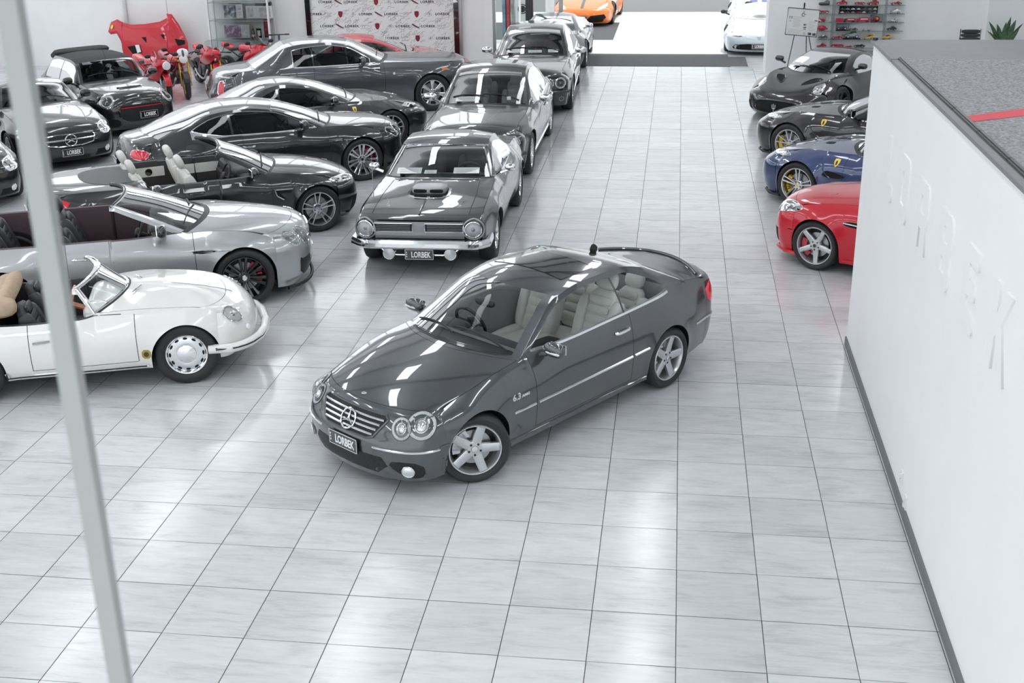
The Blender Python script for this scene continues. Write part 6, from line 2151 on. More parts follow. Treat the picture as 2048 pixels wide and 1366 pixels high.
# ---------------- cars outside the doorway
hur = dict(mc)
hur.update(
    L=4.459, wglass=TINT3, glass=TINT3, paint=P_ORANGE, ax=(1.0, 3.62), n=3.0, pt=1.8,
    keys=mk([(0.16, 0.10), (0.05, 0.18), (0.0, 0.34), (0.02, 0.46)], (0.06, 0.54, 0.50, 0.72, 0.58), [(0.2, 0.60, 0.62, 0.72, 0.66), (0.6, 0.72, 0.95, 0.74, 0.78), (0.9, 0.80, 1.2, 0.74, 0.82)],
            (1.05, 0.86, 1.55, 0.70, 0.84), [(1.5, 1.02, 1.85, 0.60, 0.99)], (2.0, 1.13, 2.2, 0.52, 1.09), [(2.35, 1.165, 2.45, 0.50, 1.11)], (2.75, 1.13, 2.75, 0.52, 1.08),
            [(3.2, 1.03, 3.1, 0.58, 0.98)], (3.7, 0.93, 3.5, 0.70, 0.89), [(3.75, 0.92, 3.55, 0.72, 0.89), (4.0, 0.9, 3.8, 0.72, 0.88)],
            (4.28, 0.88, 3.98, 0.72, 0.84), (4.34, 0.82, 4.02, 0.78, 0.80), [(4.4, 0.7), (4.459, 0.45), (4.35, 0.2)]),
    W=[(0.50, 0.90), (1.0, 0.955), (1.8, 0.93), (2.8, 0.94), (3.5, 0.965), (4.02, 0.88)], bpil=[(2.68, 2.72)], win=(1.7, 3.1), doors=[(1.5, 2.75)])
c = Car('supercar', 'bright orange wedge-shaped supercar with dark centre stripe, outside the doorway', (-0.80, 32.4), -93, hur)
c.root.location.z = 0.004
c.wheels(dict(n=5, kind='double', mat=GUNMETAL, rim=0.26), w=0.25, y=0.95)
c.cabin(LEATHER_D, LEATHER_D, rows=((2.3, 0.36),), dash_d=1.75, dash_z=0.82, floor_d=(1.65, 3.0), z=0.26)
c.mirror(1.75, 0.98, 0.92, P_ORANGE, size=(0.05, 0.10, 0.06))
c.patch('top', [(0.12, -0.045), (0.12, 0.045), (1.0, 0.055), (1.0, -0.055)], GLOSSB, 'centre_stripe', off=0.004, step=0.08, rings=2)
for sg in (1, -1):
    lamp(c, 'front', [(0.48, 0.56), (0.74, 0.70), (0.80, 0.68), (0.76, 0.58), (0.56, 0.54)], sg, bulbs=((0.66, 0.61, 0.03),), dark=True, drl=[(0.52, 0.57), (0.66, 0.58), (0.74, 0.66)])
    c.patch('front', [(0.14, 0.20), (0.30, 0.36), (0.72, 0.40), (0.78, 0.30), (0.66, 0.16), (0.26, 0.14)], SEAM, 'front_intake', sg, off=0.004, step=0.05)
c.plate(-0.02, 0.30)
sf = dict(hur)
sf.update(L=4.71, paint=P_PALE, n=2.4)
c = Car('supercar', 'pale blue-white supercar with a sold sign in its windscreen, outside the doorway', (4.45, 26.35), -94, sf)
c.wheels(dict(n=5, kind='double', mat=GUNMETAL, rim=0.26), w=0.25, y=0.95)
c.cabin(LEATHER_D, LEATHER_D, rows=((2.3, 0.36),), dash_d=1.75, dash_z=0.82, floor_d=(1.65, 3.0), z=0.26)
c.mirror(1.72, 0.98, 0.92, GLOSSB, size=(0.05, 0.10, 0.06))
c.patch('front', smooth([(-0.74, 0.20), (-0.6, 0.33), (0.6, 0.33), (0.74, 0.20), (0.5, 0.16), (-0.5, 0.16)], 1), SEAM, 'front_intake', off=0.004, step=0.05)
for sg in (1, -1):
    lamp(c, 'front', [(0.44, 0.50), (0.46, 0.57), (0.80, 0.62), (0.82, 0.53)], sg, bulbs=((0.55, 0.535, 0.025), (0.68, 0.56, 0.025)), dark=True)
c.plate(-0.02, 0.27)
c.patch('front', ell(0, 0.50, 0.05, 0.06), BRIGHT, 'nose_badge', off=0.006, step=0, rings=2)
so_ = M().box((0, 0, 0), (0.012, 0.42, 0.34)).build('sold_sign', PAPER, c.root, smooth=False, loc=c.P(1.72, 0.30, 1.0), rot=(0, R_(-30), 0))
lettering('SOLD', BLACKP, so_, (0.008, 0, -0.08), (PI / 2, 0, PI / 2), 0.12, 0.001, 1.1, 0.003)
lettering('LORBEK', BLACKP, so_, (0.008, 0.04, 0.05), (PI / 2, 0, PI / 2), 0.05, 0.001, 1.2, 0.002)
M().lathe([(0.03, 0), (0, 0.001)], 14, c=(0.008, -0.14, 0.05), axis='X').build('sign_emblem', BLACKP, so_)
ft = dict(hur)
ft.update(L=4.6, paint=P_BLUE)
P_LB = paint('blue and white paint', (0.55, 0.60, 0.72), 0.0, 0.3, 1.5)
ft['paint'] = P_LB
c = Car('supercar', 'white and blue striped sports car half hidden behind pale supercar', (4.75, 31.9), -94, ft)
c.wheels(dict(n=5, kind='double', mat=GUNMETAL, rim=0.26), w=0.25, y=0.95)
c.cabin(LEATHER_D, LEATHER_D, rows=((2.3, 0.36),), dash_d=1.75, dash_z=0.82, floor_d=(1.65, 3.0), z=0.26)
c.mirror(1.72, 0.98, 0.92, P_LB, size=(0.05, 0.10, 0.06))
DB = mat('deep blue stripe', (0.03, 0.05, 0.28), 0.3, coat=1.0)
for sg in (1, -1):
    c.patch('top', [(0.14, 0.06), (0.14, 0.28), (1.0, 0.30), (1.0, 0.07)], DB, 'bonnet_stripe', sg, off=0.004, step=0.08, rings=2)
    lamp(c, 'front', [(0.44, 0.50), (0.46, 0.57), (0.80, 0.62), (0.82, 0.53)], sg, dark=True)
c.patch('front', smooth([(-0.74, 0.20), (-0.6, 0.33), (0.6, 0.33), (0.74, 0.20), (0.5, 0.16), (-0.5, 0.16)], 1), SEAM, 'front_intake', off=0.004, step=0.05)
# ------------------------------------------------------------------ motorbikes
def at(x, y, Y):
    """world point in the plane y = Y seen at a pixel of the 2048 x 1366 frame"""
    d = camR @ np.array(((x - 1024) / 2419.78, (683 - y) / 2419.78, -1.0))
    p = camC + d * ((Y - camC[1]) / d[1])
    return Vector(p)


B_RED = mat('red fairing', (0.60, 0.004, 0.022), 0.3, coat=1.0, coat_ior=1.3)
FRAMEM = mat('frame black', (0.02, 0.02, 0.022), 0.35)
ENGM = mat('engine casting', (0.10, 0.10, 0.11), 0.4, 0.7, noise=0.2, nscale=30)


def bike_wheel(parent, x, r, w, rim, name='wheel'):
    b = M()
    b.lathe([(r - 0.085, -w * 0.45), (r - 0.03, -w * 0.5), (r - 0.006, -w * 0.28), (r, 0), (r - 0.006, w * 0.28), (r - 0.03, w * 0.5), (r - 0.085, w * 0.45)], 36)
    o = b.build(name, RUBBER, parent, loc=(x, 0, r))
    b = M()
    b.lathe([(r - 0.08, -w * 0.42), (r - 0.095, -w * 0.3), (r - 0.105, 0), (r - 0.095, w * 0.3), (r - 0.08, w * 0.42)], 36)
    b.lathe([(0.035, -w * 0.6), (0.045, -w * 0.4), (0.045, w * 0.4), (0.035, w * 0.6)], 16)
    for k in range(5):
        a = 2 * PI * k / 5
        for q in (-0.12, 0.12):
            b.tube([(0.04 * math.cos(a), 0, 0.04 * math.sin(a)), ((r - 0.10) * math.cos(a + q), 0, (r - 0.10) * math.sin(a + q))], 0.012, n=6)
    b.build('rim', rim, o)
    for sg in (1, -1):
        M().lathe([(0.10, sg * w * 0.62), (0.155, sg * w * 0.62), (0.155, sg * (w * 0.62 + 0.005)), (0.10, sg * (w * 0.62 + 0.005))], 28, closed=True).build('brake_disc', STEEL, o)
    return o


def motorbike(label, loc, rz, body, forkm, rim, style, accent=WHITE, steer=-14):
    t = thing('motorbike', label, 'motorbike', loc, rz, 'motorbikes along the back wall')
    wb = 1.42
    front = link('front_end', None, t, (wb / 2, 0, 0))
    front.rotation_euler = (0, 0, R_(steer))
    bike_wheel(front, 0, 0.30, 0.12, rim)
    bike_wheel(t, -wb / 2, 0.31, 0.17, rim)
    for sg in (1, -1):
        b = M()
        b.tube([(0.0, sg * 0.10, 0.30), (-0.16, sg * 0.10, 0.62)], 0.030, n=10)
        b.build('fork_slider', forkm, front)
        M().tube([(-0.14, sg * 0.10, 0.58), (-0.28, sg * 0.10, 0.92)], 0.024, n=10).build('fork_tube', forkm, front)
        M().box((0.02, sg * 0.09, 0.36), (0.05, 0.04, 0.10)).build('brake_caliper', STEEL, front)
    bar = M()
    if style == 'naked':
        bar.tube(curve([(-0.34, 0.40, 0.99), (-0.30, 0.26, 1.02), (-0.27, 0.08, 0.97), (-0.27, -0.08, 0.97), (-0.30, -0.26, 1.02), (-0.34, -0.40, 0.99)], 4), 0.013, n=8)
    else:
        for sg in (1, -1):
            bar.tube([(-0.25, sg * 0.10, 0.86), (-0.27, sg * 0.20, 0.855), (-0.33, sg * 0.34, 0.83)], 0.014, n=8)
    bar.box((-0.25, 0, 0.90), (0.06, 0.26, 0.03))
    ho = bar.build('handlebar', FRAMEM, front)
    for sg in (1, -1):
        M().tube([(-0.32, sg * 0.30, 0.84 if style != 'naked' else 1.0), (-0.35, sg * 0.40, 0.825 if style != 'naked' else 0.985)], 0.019, n=8).build('grip', RUBBER, ho)
        m = M()
        y0, z0 = (0.34, 1.02) if style == 'naked' else (0.26, 0.93)
        m.tube([(-0.28, sg * 0.2, z0 - 0.06), (-0.22, sg * y0, z0 + 0.08)], 0.008, n=6)
        m.sell((-0.22, sg * (y0 + 0.05), z0 + 0.10), (0.025, 0.07, 0.045), 0.8, n=6)
        m.build('mirror', FRAMEM, front)
    # front mudguard
    b = M()
    vs, fs = [], []
    for i in range(11):
        a = R_(20 + 14 * i)
        for y, rr in ((-0.075, 0.30), (-0.06, 0.33), (0.06, 0.33), (0.075, 0.30)):
            vs.append((rr * math.cos(a) * 1.03, y, 0.30 + rr * math.sin(a) * 1.03))
    for i in range(10):
        for j in range(3):
            fs.append((i * 4 + j, i * 4 + j + 1, i * 4 + j + 5, i * 4 + j + 4))
    b.add(vs, fs).build('mudguard', FRAMEM if style == 'naked' else body, front)
    # frame, swing arm, engine
    b = M()
    hd = (wb / 2 - 0.27, 0, 0.88)
    for sg in (1, -1):
        b.tube([hd, (0.1, sg * 0.14, 0.72), (-0.22, sg * 0.13, 0.52), (-0.26, sg * 0.12, 0.36)], 0.022, n=8)
        b.tube([hd, (0.25, sg * 0.12, 0.55), (-0.22, sg * 0.13, 0.48)], 0.016, n=8)
        b.tube([(-0.1, sg * 0.12, 0.66), (-0.55, sg * 0.10, 0.84)], 0.016, n=8)
    b.build('frame', body if style != 'super' else FRAMEM, t)
    b = M()
    for sg in (1, -1):
        b.tube([(-0.24, sg * 0.12, 0.40), (-wb / 2, sg * 0.12, 0.31)], [0.038, 0.028], n=8)
    b.build('swing_arm', FRAMEM, t)
    b = M()
    b.sell((0.02, 0, 0.42), (0.24, 0.17, 0.15), 0.4)
    b.sell((0.20, 0, 0.52), (0.12, 0.11, 0.11), 0.4, rot=Matrix.Rotation(R_(-20), 3, 'Y'))
    b.sell((-0.05, 0, 0.62), (0.11, 0.11, 0.11), 0.4)
    for k in range(6):
        b.box((0.16 + k * 0.02, 0, 0.50 + k * 0.004), (0.008, 0.26, 0.16))
    for sg in (1, -1):
        b.lathe([(0.10, sg * 0.15), (0.10, sg * 0.19), (0.07, sg * 0.205), (0, sg * 0.205)], 20, c=(-0.04, 0, 0.40))
    b.build('engine', ENGM, t)
    M().tube(curve([(0.26, -0.07, 0.48), (0.30, -0.14, 0.32), (0.1, -0.16, 0.22), (-0.2, -0.17, 0.26), (-0.45, -0.19, 0.42)], 5), 0.026, n=8).build('exhaust_pipe', STEEL, t)
    M().tube([(-0.42, -0.20, 0.40), (-0.78, -0.22, 0.60)], [0.05, 0.058], n=12).build('silencer', GUNMETAL, t)
    b = M()
    b.sell((0.12, 0, 0.83), (0.27, 0.15, 0.12), 0.7, rot=Matrix.Rotation(R_(8), 3, 'Y'))
    b.build('tank', body, t)
    b = M()
    b.sell((-0.32, 0, 0.82), (0.22, 0.13, 0.045), 0.6, rot=Matrix.Rotation(R_(-8), 3, 'Y'))
    b.build('seat', LEATHER_B, t)
    b = M()
    b.sell((-0.60, 0, 0.86), (0.22, 0.11, 0.06), 0.6, rot=Matrix.Rotation(R_(16), 3, 'Y'), n=8)
    tl = b.build('tail_cowl', body, t)
    M().sell((-0.80, 0, 0.91), (0.02, 0.06, 0.025), 0.6, n=6).build('tail_light', REDLENS, tl)
    if style == 'naked':
        b = M()
        b.sell((-0.10, 0, 0.90), (0.06, 0.10, 0.10), 0.9)
        b.build('headlight_shell', CHROME, front)
        M().lathe([(0.095, 0.0), (0.09, 0.03), (0, 0.045)], 24, c=(-0.06, 0, 0.90), axis='X').build('headlight', BOWL, front)
        b = M()
        b.sell((-0.13, 0, 1.03), (0.06, 0.13, 0.11), 0.8, rot=Matrix.Rotation(R_(-35), 3, 'Y'))
        fs_ = b.build('fly_screen', WHITEPL, front)
        M().sell((-0.085, 0, 1.03), (0.04, 0.03, 0.095), 0.8, rot=Matrix.Rotation(R_(-35), 3, 'Y')).build('screen_stripe', GLOSSB, fs_)
        for sg in (1, -1):
            M().sell((-0.13, sg * 0.17, 0.88), (0.03, 0.03, 0.02), 0.9, n=6).build('indicator', AMBER, front)
    else:
        # fairing: nose, flanks
        b = M()
        P = wb / 2
        secs = [(P + 0.10, 0.05, 0.78, 0.90), (P + 0.02, 0.14, 0.70, 0.97), (P - 0.14, 0.21, 0.62 if style == 'half' else 0.50, 1.0), (P - 0.34, 0.23, 0.58 if style == 'half' else 0.36, 0.95), (P - 0.58, 0.21, 0.54 if style == 'half' else 0.24, 0.82)]
        for sg in (1, -1):
            vs, fs = [], []
            for x, w_, z0, z1 in secs:
                for k in range(7):
                    q = k / 6
                    z = z0 + (z1 - z0) * q
                    vs.append((x, sg * w_ * (1 - 0.55 * max(0, q - 0.6) / 0.4) * (0.55 + 0.45 * min(1, q * 2.2)), z))
            for i in range(len(secs) - 1):
                for k in range(6):
                    a = i * 7 + k
                    f = (a, a + 7, a + 8, a + 1)
                    fs.append(f if sg < 0 else f[::-1])
            b.add(vs, fs)
        b.sell((P + 0.0, 0, 0.86), (0.12, 0.10, 0.10), 0.8)
        fa = b.build('fairing', body, t)
        m = M()
        vs, fs = [], []
        for i in range(6):
            q = i / 5
            for k in range(7):
                a = R_(-75 + 25 * k)
                vs.append((P + 0.02 - 0.22 * q - 0.05 * abs(math.sin(a)) * 2, 0.13 * math.sin(a) * (1 + 0.3 * q), 0.96 + 0.19 * q * math.cos(a) ** 0.5 + 0.02))
        for i in range(5):
            for k in range(6):
                a = i * 7 + k
                fs.append((a, a + 1, a + 8, a + 7))
        m.add(vs, fs).build('windscreen', glass('fly screen glass', (0.7, 0.74, 0.76), 1.5), t)
        if style == 'round':
            M().lathe([(0.095, 0), (0.09, 0.03), (0, 0.045)], 22, c=(P + 0.10, 0, 0.84), axis='X').build('headlight', BOWL, t)
        else:
            for sg in (1, -1):
                M().sell((P + 0.07, sg * 0.07, 0.84), (0.035, 0.055, 0.035), 0.7, n=6).build('headlight', GLOSSB if style == 'half' else BOWL, t)
        if style != 'half':
            for sg in (1, -1):
                q = M()
                q.sell((P - 0.42, sg * 0.215, 0.40), (0.17, 0.012, 0.10), 0.5, rot=Matrix.Rotation(R_(20), 3, 'Y'), n=6)
                q.build('fairing_panel', accent, t)
    b = M()
    b.tube([(-0.10, 0.15, 0.30), (-0.18, 0.30, 0.012)], 0.012, n=6)
    b.box((-0.18, 0.31, 0.008), (0.08, 0.04, 0.014))
    b.build('side_stand', FRAMEM, t)
    fm = Matrix.Translation(front.location) @ Matrix.Rotation(R_(steer), 4, 'Z')
    for ch in list(front.children):
        mb = fm @ ch.matrix_basis
        ch.parent = t
        ch.matrix_basis = mb
    bpy.data.objects.remove(front)
    return t


def front_at(gx, gy, rz):
    """root position whose front tyre touches the ground at (gx, gy)"""
    return (gx - 0.71 * math.cos(R_(rz)), gy - 0.71 * math.sin(R_(rz)), 0)


motorbike('red fully faired motorbike with single round headlamp, next to the small convertible', front_at(-9.22, 19.1, -42), R_(-42), B_RED, STEEL, ALLOY, 'round', WHITE)
motorbike('naked motorbike with white fly screen and gold forks and wheels', front_at(-8.93, 19.55, -48), R_(-48), B_RED, GOLD, GOLD, 'naked')
motorbike('red half-faired motorbike with clear screen and gold forks', front_at(-8.62, 20.7, -52), R_(-52), B_RED, GOLD, GUNMETAL, 'half')
motorbike('red superbike with white lower panel, nearest the display cabinet', front_at(-7.62, 21.35, -30), R_(-30), B_RED, GOLD, GUNMETAL, 'super', WHITE)

# ------------------------------------------------------------------ red bonnet leaning on the wall
YB = 23.7
ol = [(75, 300), (90, 215), (150, 187), (220, 215), (300, 232), (430, 225), (560, 205), (618, 172), (602, 137), (650, 142), (725, 230), (790, 335), (818, 400), (825, 470), (800, 600), (700, 655), (560, 660), (430, 655), (330, 640), (240, 560), (245, 455), (215, 375), (165, 310), (105, 322)]
hole_r = [(712, 356), (795, 372), (800, 408), (745, 420)]
hole_l = [(285, 425), (400, 405), (425, 480), (345, 495)]


def bp(p):
    w_ = at(200 + p[0] / 4.655, p[1] / 4.655, YB)
    return (w_.x, w_.z)


O2 = [bp(p) for p in ol]
cx = sum(p[0] for p in O2) / len(O2)
cz = sum(p[1] for p in O2) / len(O2)


def sheet(poly, y0, th, bulge):
    """curved panel: bulged triangulated polygon with thickness"""
    bm = bmesh.new()
    vs = [bm.verts.new((x, 0, z)) for x, z in resample(poly, 0.05)]
    bm.faces.new(vs)
    bmesh.ops.triangulate(bm, faces=bm.faces[:])
    for _ in range(3):
        bmesh.ops.subdivide_edges(bm, edges=[e for e in bm.edges if e.calc_length() > 0.12], cuts=1)
        bmesh.ops.triangulate(bm, faces=bm.faces[:])
    for v in bm.verts:
        r = ((v.co.x - cx) / 1.05) ** 2 + ((v.co.z - cz) / 0.75) ** 2
        v.co.y = y0 - bulge * (1 - r) + 0.22 * (v.co.z - cz)
    me = bpy.data.meshes.new('bonnet')
    bm.to_mesh(me)
    bm.free()
    return me


import bmesh
me = sheet(O2, YB, 0.02, 0.16)
me.materials.append(P_RED)
me.polygons.foreach_set('use_smooth', [True] * len(me.polygons))
bon = link('car_bonnet', me)
md = bon.modifiers.new('solid', 'SOLIDIFY')
md.thickness = 0.03
tag(bon, 'bright red car bonnet displayed upright against the back wall behind the motorbikes', 'bonnet')


def on_bonnet(pts, m, name, dy=0.055, th=0.01, rad=None):
    q = []
    for p in pts:
        x, z = bp(p)
        r = ((x - cx) / 1.05) ** 2 + ((z - cz) / 0.75) ** 2
        q.append((x, YB - 0.16 * (1 - r) + 0.22 * (z - cz) - dy, z))
    if rad:
        return M().tube(q, rad, n=6).build(name, m, bon)
    n = len(q)
    return M().add(q + [(a, b + th, c_) for a, b, c_ in q], [tuple(range(n)), tuple(range(2 * n - 1, n - 1, -1))] + [(i, n + i, n + (i + 1) % n, (i + 1) % n) for i in range(n)]).build(name, m, bon, smooth=False)


on_bonnet(hole_r, SEAM, 'bonnet_vent')
on_bonnet(hole_l, SEAM, 'bonnet_vent')
on_bonnet([(360, 408), (398, 405), (420, 470), (385, 480)], WHITEPL, 'vent_backing', 0.06)
on_bonnet([(415, 338), (452, 335), (462, 385)], SEAM, 'bonnet_slot')
on_bonnet([(583, 315), (612, 312), (622, 360)], SEAM, 'bonnet_slot')
on_bonnet([(620, 235), (700, 350), (740, 420)], P_RED, 'bonnet_crease', 0.03, rad=0.010)
on_bonnet([(180, 290), (250, 400), (335, 535)], P_RED, 'bonnet_crease', 0.03, rad=0.010)
on_bonnet([(98, 240), (112, 233), (122, 243), (118, 265), (106, 272), (96, 260)], YELLOW, 'shield_badge', 0.055)

# ------------------------------------------------------------------ glass cabinet with framed pictures
YC = 23.85
cab = thing('display_cabinet', 'tall glass display cabinet with white frame holding framed pictures', 'cabinet', (-9.03, YC, 0))
cw, chh, cdp = 1.62, 2.2, 0.42
for sx in (-1, 1):
    for sy in (-1, 1):
        M().box((sx * cw / 2, sy * cdp / 2, chh / 2), (0.045, 0.045, chh)).build('corner_post', WHITEPL, cab, smooth=False)
M().box((0, 0, 0.05), (cw, cdp, 0.10)).build('base', WHITEPL, cab, smooth=False)
M().box((0, 0, chh), (cw + 0.04, cdp + 0.04, 0.05)).build('top', WHITEPL, cab, smooth=False)
M().box((0, cdp / 2, chh / 2), (cw, 0.012, chh)).build('back_panel', mat('pale backing', (0.82, 0.83, 0.84), 0.6), cab, smooth=False)
for z in (0.34, 0.775, 1.265, 1.72):
    M().box((0, 0, z), (cw - 0.03, cdp - 0.04, 0.012)).build('glass_shelf', glass('green edged glass', (0.8, 0.88, 0.86), 1.4), cab, smooth=False)
    M().box((0, -cdp / 2 + 0.015, z), (cw - 0.03, 0.012, 0.016)).build('shelf_edge', STEEL, cab, smooth=False)
M().box((0, -cdp / 2, chh / 2), (cw - 0.05, 0.006, chh - 0.1)).build('front_glass', glass('cabinet glass', (0.93, 0.95, 0.95), 1.3), cab, smooth=False)


def art(nm, cols, sc):
    """abstract print made of soft blotches"""
    if nm in MATS:
        return MATS[nm]
    m, nt, b = new_mat(nm)
    N, L = nt.nodes, nt.links
    tc = N.new('ShaderNodeTexCoord')
    nz = N.new('ShaderNodeTexNoise')
    nz.inputs['Scale'].default_value = sc
    nz.inputs['Detail'].default_value = 3
    L.new(tc.outputs['Object'], nz.inputs['Vector'])
    rp = N.new('ShaderNodeValToRGB')
    e = rp.color_ramp.elements
    e[0].position, e[0].color = 0.38, (*cols[0], 1)
    e[1].position, e[1].color = 0.62, (*cols[-1], 1)
    for i, c_ in enumerate(cols[1:-1]):
        q = e.new(0.38 + 0.24 * (i + 1) / (len(cols) - 1))
        q.color = (*c_, 1)
    L.new(nz.outputs['Fac'], rp.inputs['Fac'])
    L.new(rp.outputs['Color'], b.inputs['Base Color'])
    b.inputs['Roughness'].default_value = 0.4
    return m


def picture(label, x0, y0, x1, y1, Y, prints, frame=WHITEPL):
    a, b_ = at(x0, y0, Y), at(x1, y1, Y)
    w_, h_ = b_.x - a.x, a.z - b_.z
    t = thing('framed_picture', label, 'picture', ((a.x + b_.x) / 2, Y, b_.z))
    M().box((0, 0, h_ / 2), (w_, 0.02, h_)).build('frame', frame, t, smooth=False)
    for (fx0, fz0, fx1, fz1, m) in prints:
        M().box(((fx0 + fx1 - 1) / 2 * w_, -0.012, (fz0 + fz1) / 2 * h_), ((fx1 - fx0) * w_, 0.006, (fz1 - fz0) * h_)).build('print', m, t, smooth=False)
    return t


A1 = art('grey photo print', [(0.7, 0.72, 0.74), (0.25, 0.28, 0.33), (0.04, 0.05, 0.06)], 9)
A2 = art('pale photo print', [(0.75, 0.76, 0.77), (0.5, 0.52, 0.54)], 12)
A3 = art('violet photo print', [(0.20, 0.22, 0.28), (0.30, 0.12, 0.25), (0.55, 0.5, 0.6)], 8)
A4 = art('dark red print', [(0.05, 0.01, 0.015), (0.35, 0.02, 0.04)], 10)
picture('framed black and white photograph on the upper cabinet shelf', 445, 8, 487, 36.5, 23.75, [(0.04, 0.05, 0.66, 0.92, A1), (0.72, 0.60, 0.92, 0.85, A2), (0.72, 0.22, 0.92, 0.45, A2)])
picture('wide white frame holding two pale prints on the upper shelf', 491, 12, 546, 36, 23.75, [(0.06, 0.1, 0.28, 0.9, A2), (0.5, 0.1, 0.92, 0.9, A2)])
picture('framed violet photograph on the lower cabinet shelf', 447, 49, 501, 76, 23.75, [(0.03, 0.05, 0.66, 0.95, A3), (0.68, 0.05, 0.97, 0.7, A2)], STEEL)
picture('small dark framed print beside the bottle', 512.5, 57, 524, 75.5, 23.72, [(0.2, 0.2, 0.8, 0.8, A2)], GLOSSB)
picture('tall framed red print at the cabinet right end', 526.5, 38, 542, 75, 23.78, [(0.1, 0.05, 0.9, 0.95, A4)], GLOSSB)
p0 = at(458, 7, 23.9)
for x0, x1, nm in ((459, 480, 'black box lying at the top left of the cabinet'), (511, 541, 'flat black box lying at the top right of the cabinet')):
    a, b_ = at(x0, 8, 23.9), at(x1, 8, 23.9)
    t = M().box(((a.x + b_.x) / 2, 23.92, 1.66), (b_.x - a.x, 0.14, 0.075))
    t.box(((a.x + b_.x) / 2, 23.92, 1.703), ((b_.x - a.x) * 0.97, 0.135, 0.012))
    tag(t.build('storage_box', BLACKP, smooth=False), nm, 'box')
q = at(507, 76, 23.7)
t = thing('champagne_bottle', 'dark champagne bottle with gold neck in the cabinet', 'bottle', (q.x, 23.72, 0.782))
M().lathe([(0.0, 0), (0.045, 0.0), (0.047, 0.02), (0.047, 0.18), (0.03, 0.25), (0.017, 0.29), (0.0, 0.29)], 18, axis='Z').build('bottle', GLOSSB, t)
M().lathe([(0.0185, 0.27), (0.018, 0.33), (0.02, 0.345), (0.0, 0.355)], 14, axis='Z').build('foil', GOLD, t)
M().lathe([(0.0485, 0.07), (0.0485, 0.14)], 18, axis='Z').build('bottle_label', mat('cream label', (0.6, 0.5, 0.32), 0.6), t)
# electric scooter
q = at(559, 66, 23.2)
t = thing('kick_scooter', 'electric kick scooter with dark blue stem parked beside the display cabinet', 'scooter', (q.x, 23.1, 0), R_(-70))
ST = mat('navy stem', (0.03, 0.05, 0.16), 0.35)
M().tube([(0.42, 0, 0.14), (0.30, 0, q.z)], 0.026, n=10).build('stem', ST, t)
M().tube([(0.30, -0.24, q.z + 0.01), (0.30, 0.24, q.z + 0.01)], 0.014, n=8).build('handlebar', GUNMETAL, t)
for sg in (1, -1):
    M().tube([(0.30, sg * 0.16, q.z + 0.01), (0.30, sg * 0.26, q.z + 0.01)], 0.019, n=8).build('grip', RUBBER, t)
M().sell((-0.02, 0, 0.13), (0.40, 0.085, 0.03), 0.4).build('deck', GUNMETAL, t)
for x in (0.43, -0.42):
    w_ = M().lathe([(0.06, -0.02), (0.105, -0.025), (0.112, 0), (0.105, 0.025), (0.06, 0.02)], 24, c=(x, 0, 0.112)).build('wheel', RUBBER, t)
    M().lathe([(0.061, -0.02), (0.02, -0.026), (0.0, -0.026)], 16, c=(x, 0, 0.112)).build('hub', STEEL, w_)

# ------------------------------------------------------------------ printed backdrop
bk = thing('printed_backdrop', 'white printed backdrop with repeated lettering, crests and signatures in a black frame', 'backdrop', (-5.335, 24.16, 0))
M().box((0, 0, 1.55), (3.8, 0.04, 2.7)).build('board', PAPER, bk, smooth=False)
for sg in (1, -1):
    M().box((sg * 1.96, -0.02, 1.55), (0.13, 0.12, 2.9)).build('frame_post', GLOSSB, bk, smooth=False)
M().box((2.06, 0.0, 1.55), (0.07, 0.10, 2.9)).build('frame_edge', STEEL, bk, smooth=False)
M().box((0, -0.02, 2.95), (3.92, 0.12, 0.1)).build('frame_rail', GLOSSB, bk, smooth=False)
PRT = mat('black print', (0.03, 0.03, 0.035), 0.6)
CREST = mat('dark red crest', (0.20, 0.01, 0.03), 0.5)
REDP = mat('red print', (0.45, 0.02, 0.04), 0.5)
lm = text_mesh('LORBEK', 0.082, 0.0005, 1.15, 0.0025, 'CENTER', 1.12)
lm.materials.append(PRT)
b = M()
sh = [(-0.055, 0.07), (0, 0.078), (0.055, 0.07), (0.06, 0.0), (0.035, -0.06), (0, -0.085), (-0.035, -0.06), (-0.06, 0.0)]
b.prism(sh, 0, -0.002, lambda x, z, d: (x, d, z))
b.cur = 1
b.prism([(-0.035, 0.03), (0.035, 0.03), (0.035, 0.015), (-0.035, 0.015)], -0.002, -0.003, lambda x, z, d: (x, d, z))
b.prism([(-0.02, -0.01), (0.02, -0.01), (0.0, -0.05)], -0.002, -0.003, lambda x, z, d: (x, d, z))
shm = b.mesh('crest', [CREST, REDP], smooth=False)
b = M()
b.prism([(-0.11, 0.06), (-0.07, 0.065), (0.10, -0.035), (0.11, -0.06), (0.02, -0.03)], 0, -0.002, lambda x, z, d: (x, d, z))
b.cur = 1
b.prism([(-0.10, 0.048), (0.05, -0.025), (0.09, -0.05), (-0.02, -0.01)], -0.002, -0.003, lambda x, z, d: (x, d, z))
slm = b.mesh('slash_logo', [PRT, REDP], smooth=False)
b = M()
for k in range(9):
    b.box((-0.10 + 0.025 * k, 0, 0.025), (0.012, 0.002, 0.022))
    b.box((-0.09 + 0.0225 * k, 0, -0.055), (0.010, 0.002, 0.018))
b.box((0, 0, -0.012), (0.02, 0.002, 0.018))
blm = b.mesh('printed_mark', mat('grey ink', (0.3, 0.3, 0.32), 0.6), smooth=False)
b = M()
b.lathe([(0.045, 0), (0.05, 0), (0.05, -0.002), (0.045, -0.002)], 18, closed=True)
b.box((0, -0.001, 0.0), (0.05, 0.002, 0.02))
b.box((0, -0.001, 0.02), (0.018, 0.002, 0.03))
emm = b.mesh('round_emblem', MATS['grey ink'], smooth=False)
U = 0.337
seq = ['L', 'S', 'L', 'B', 'H', 'E']
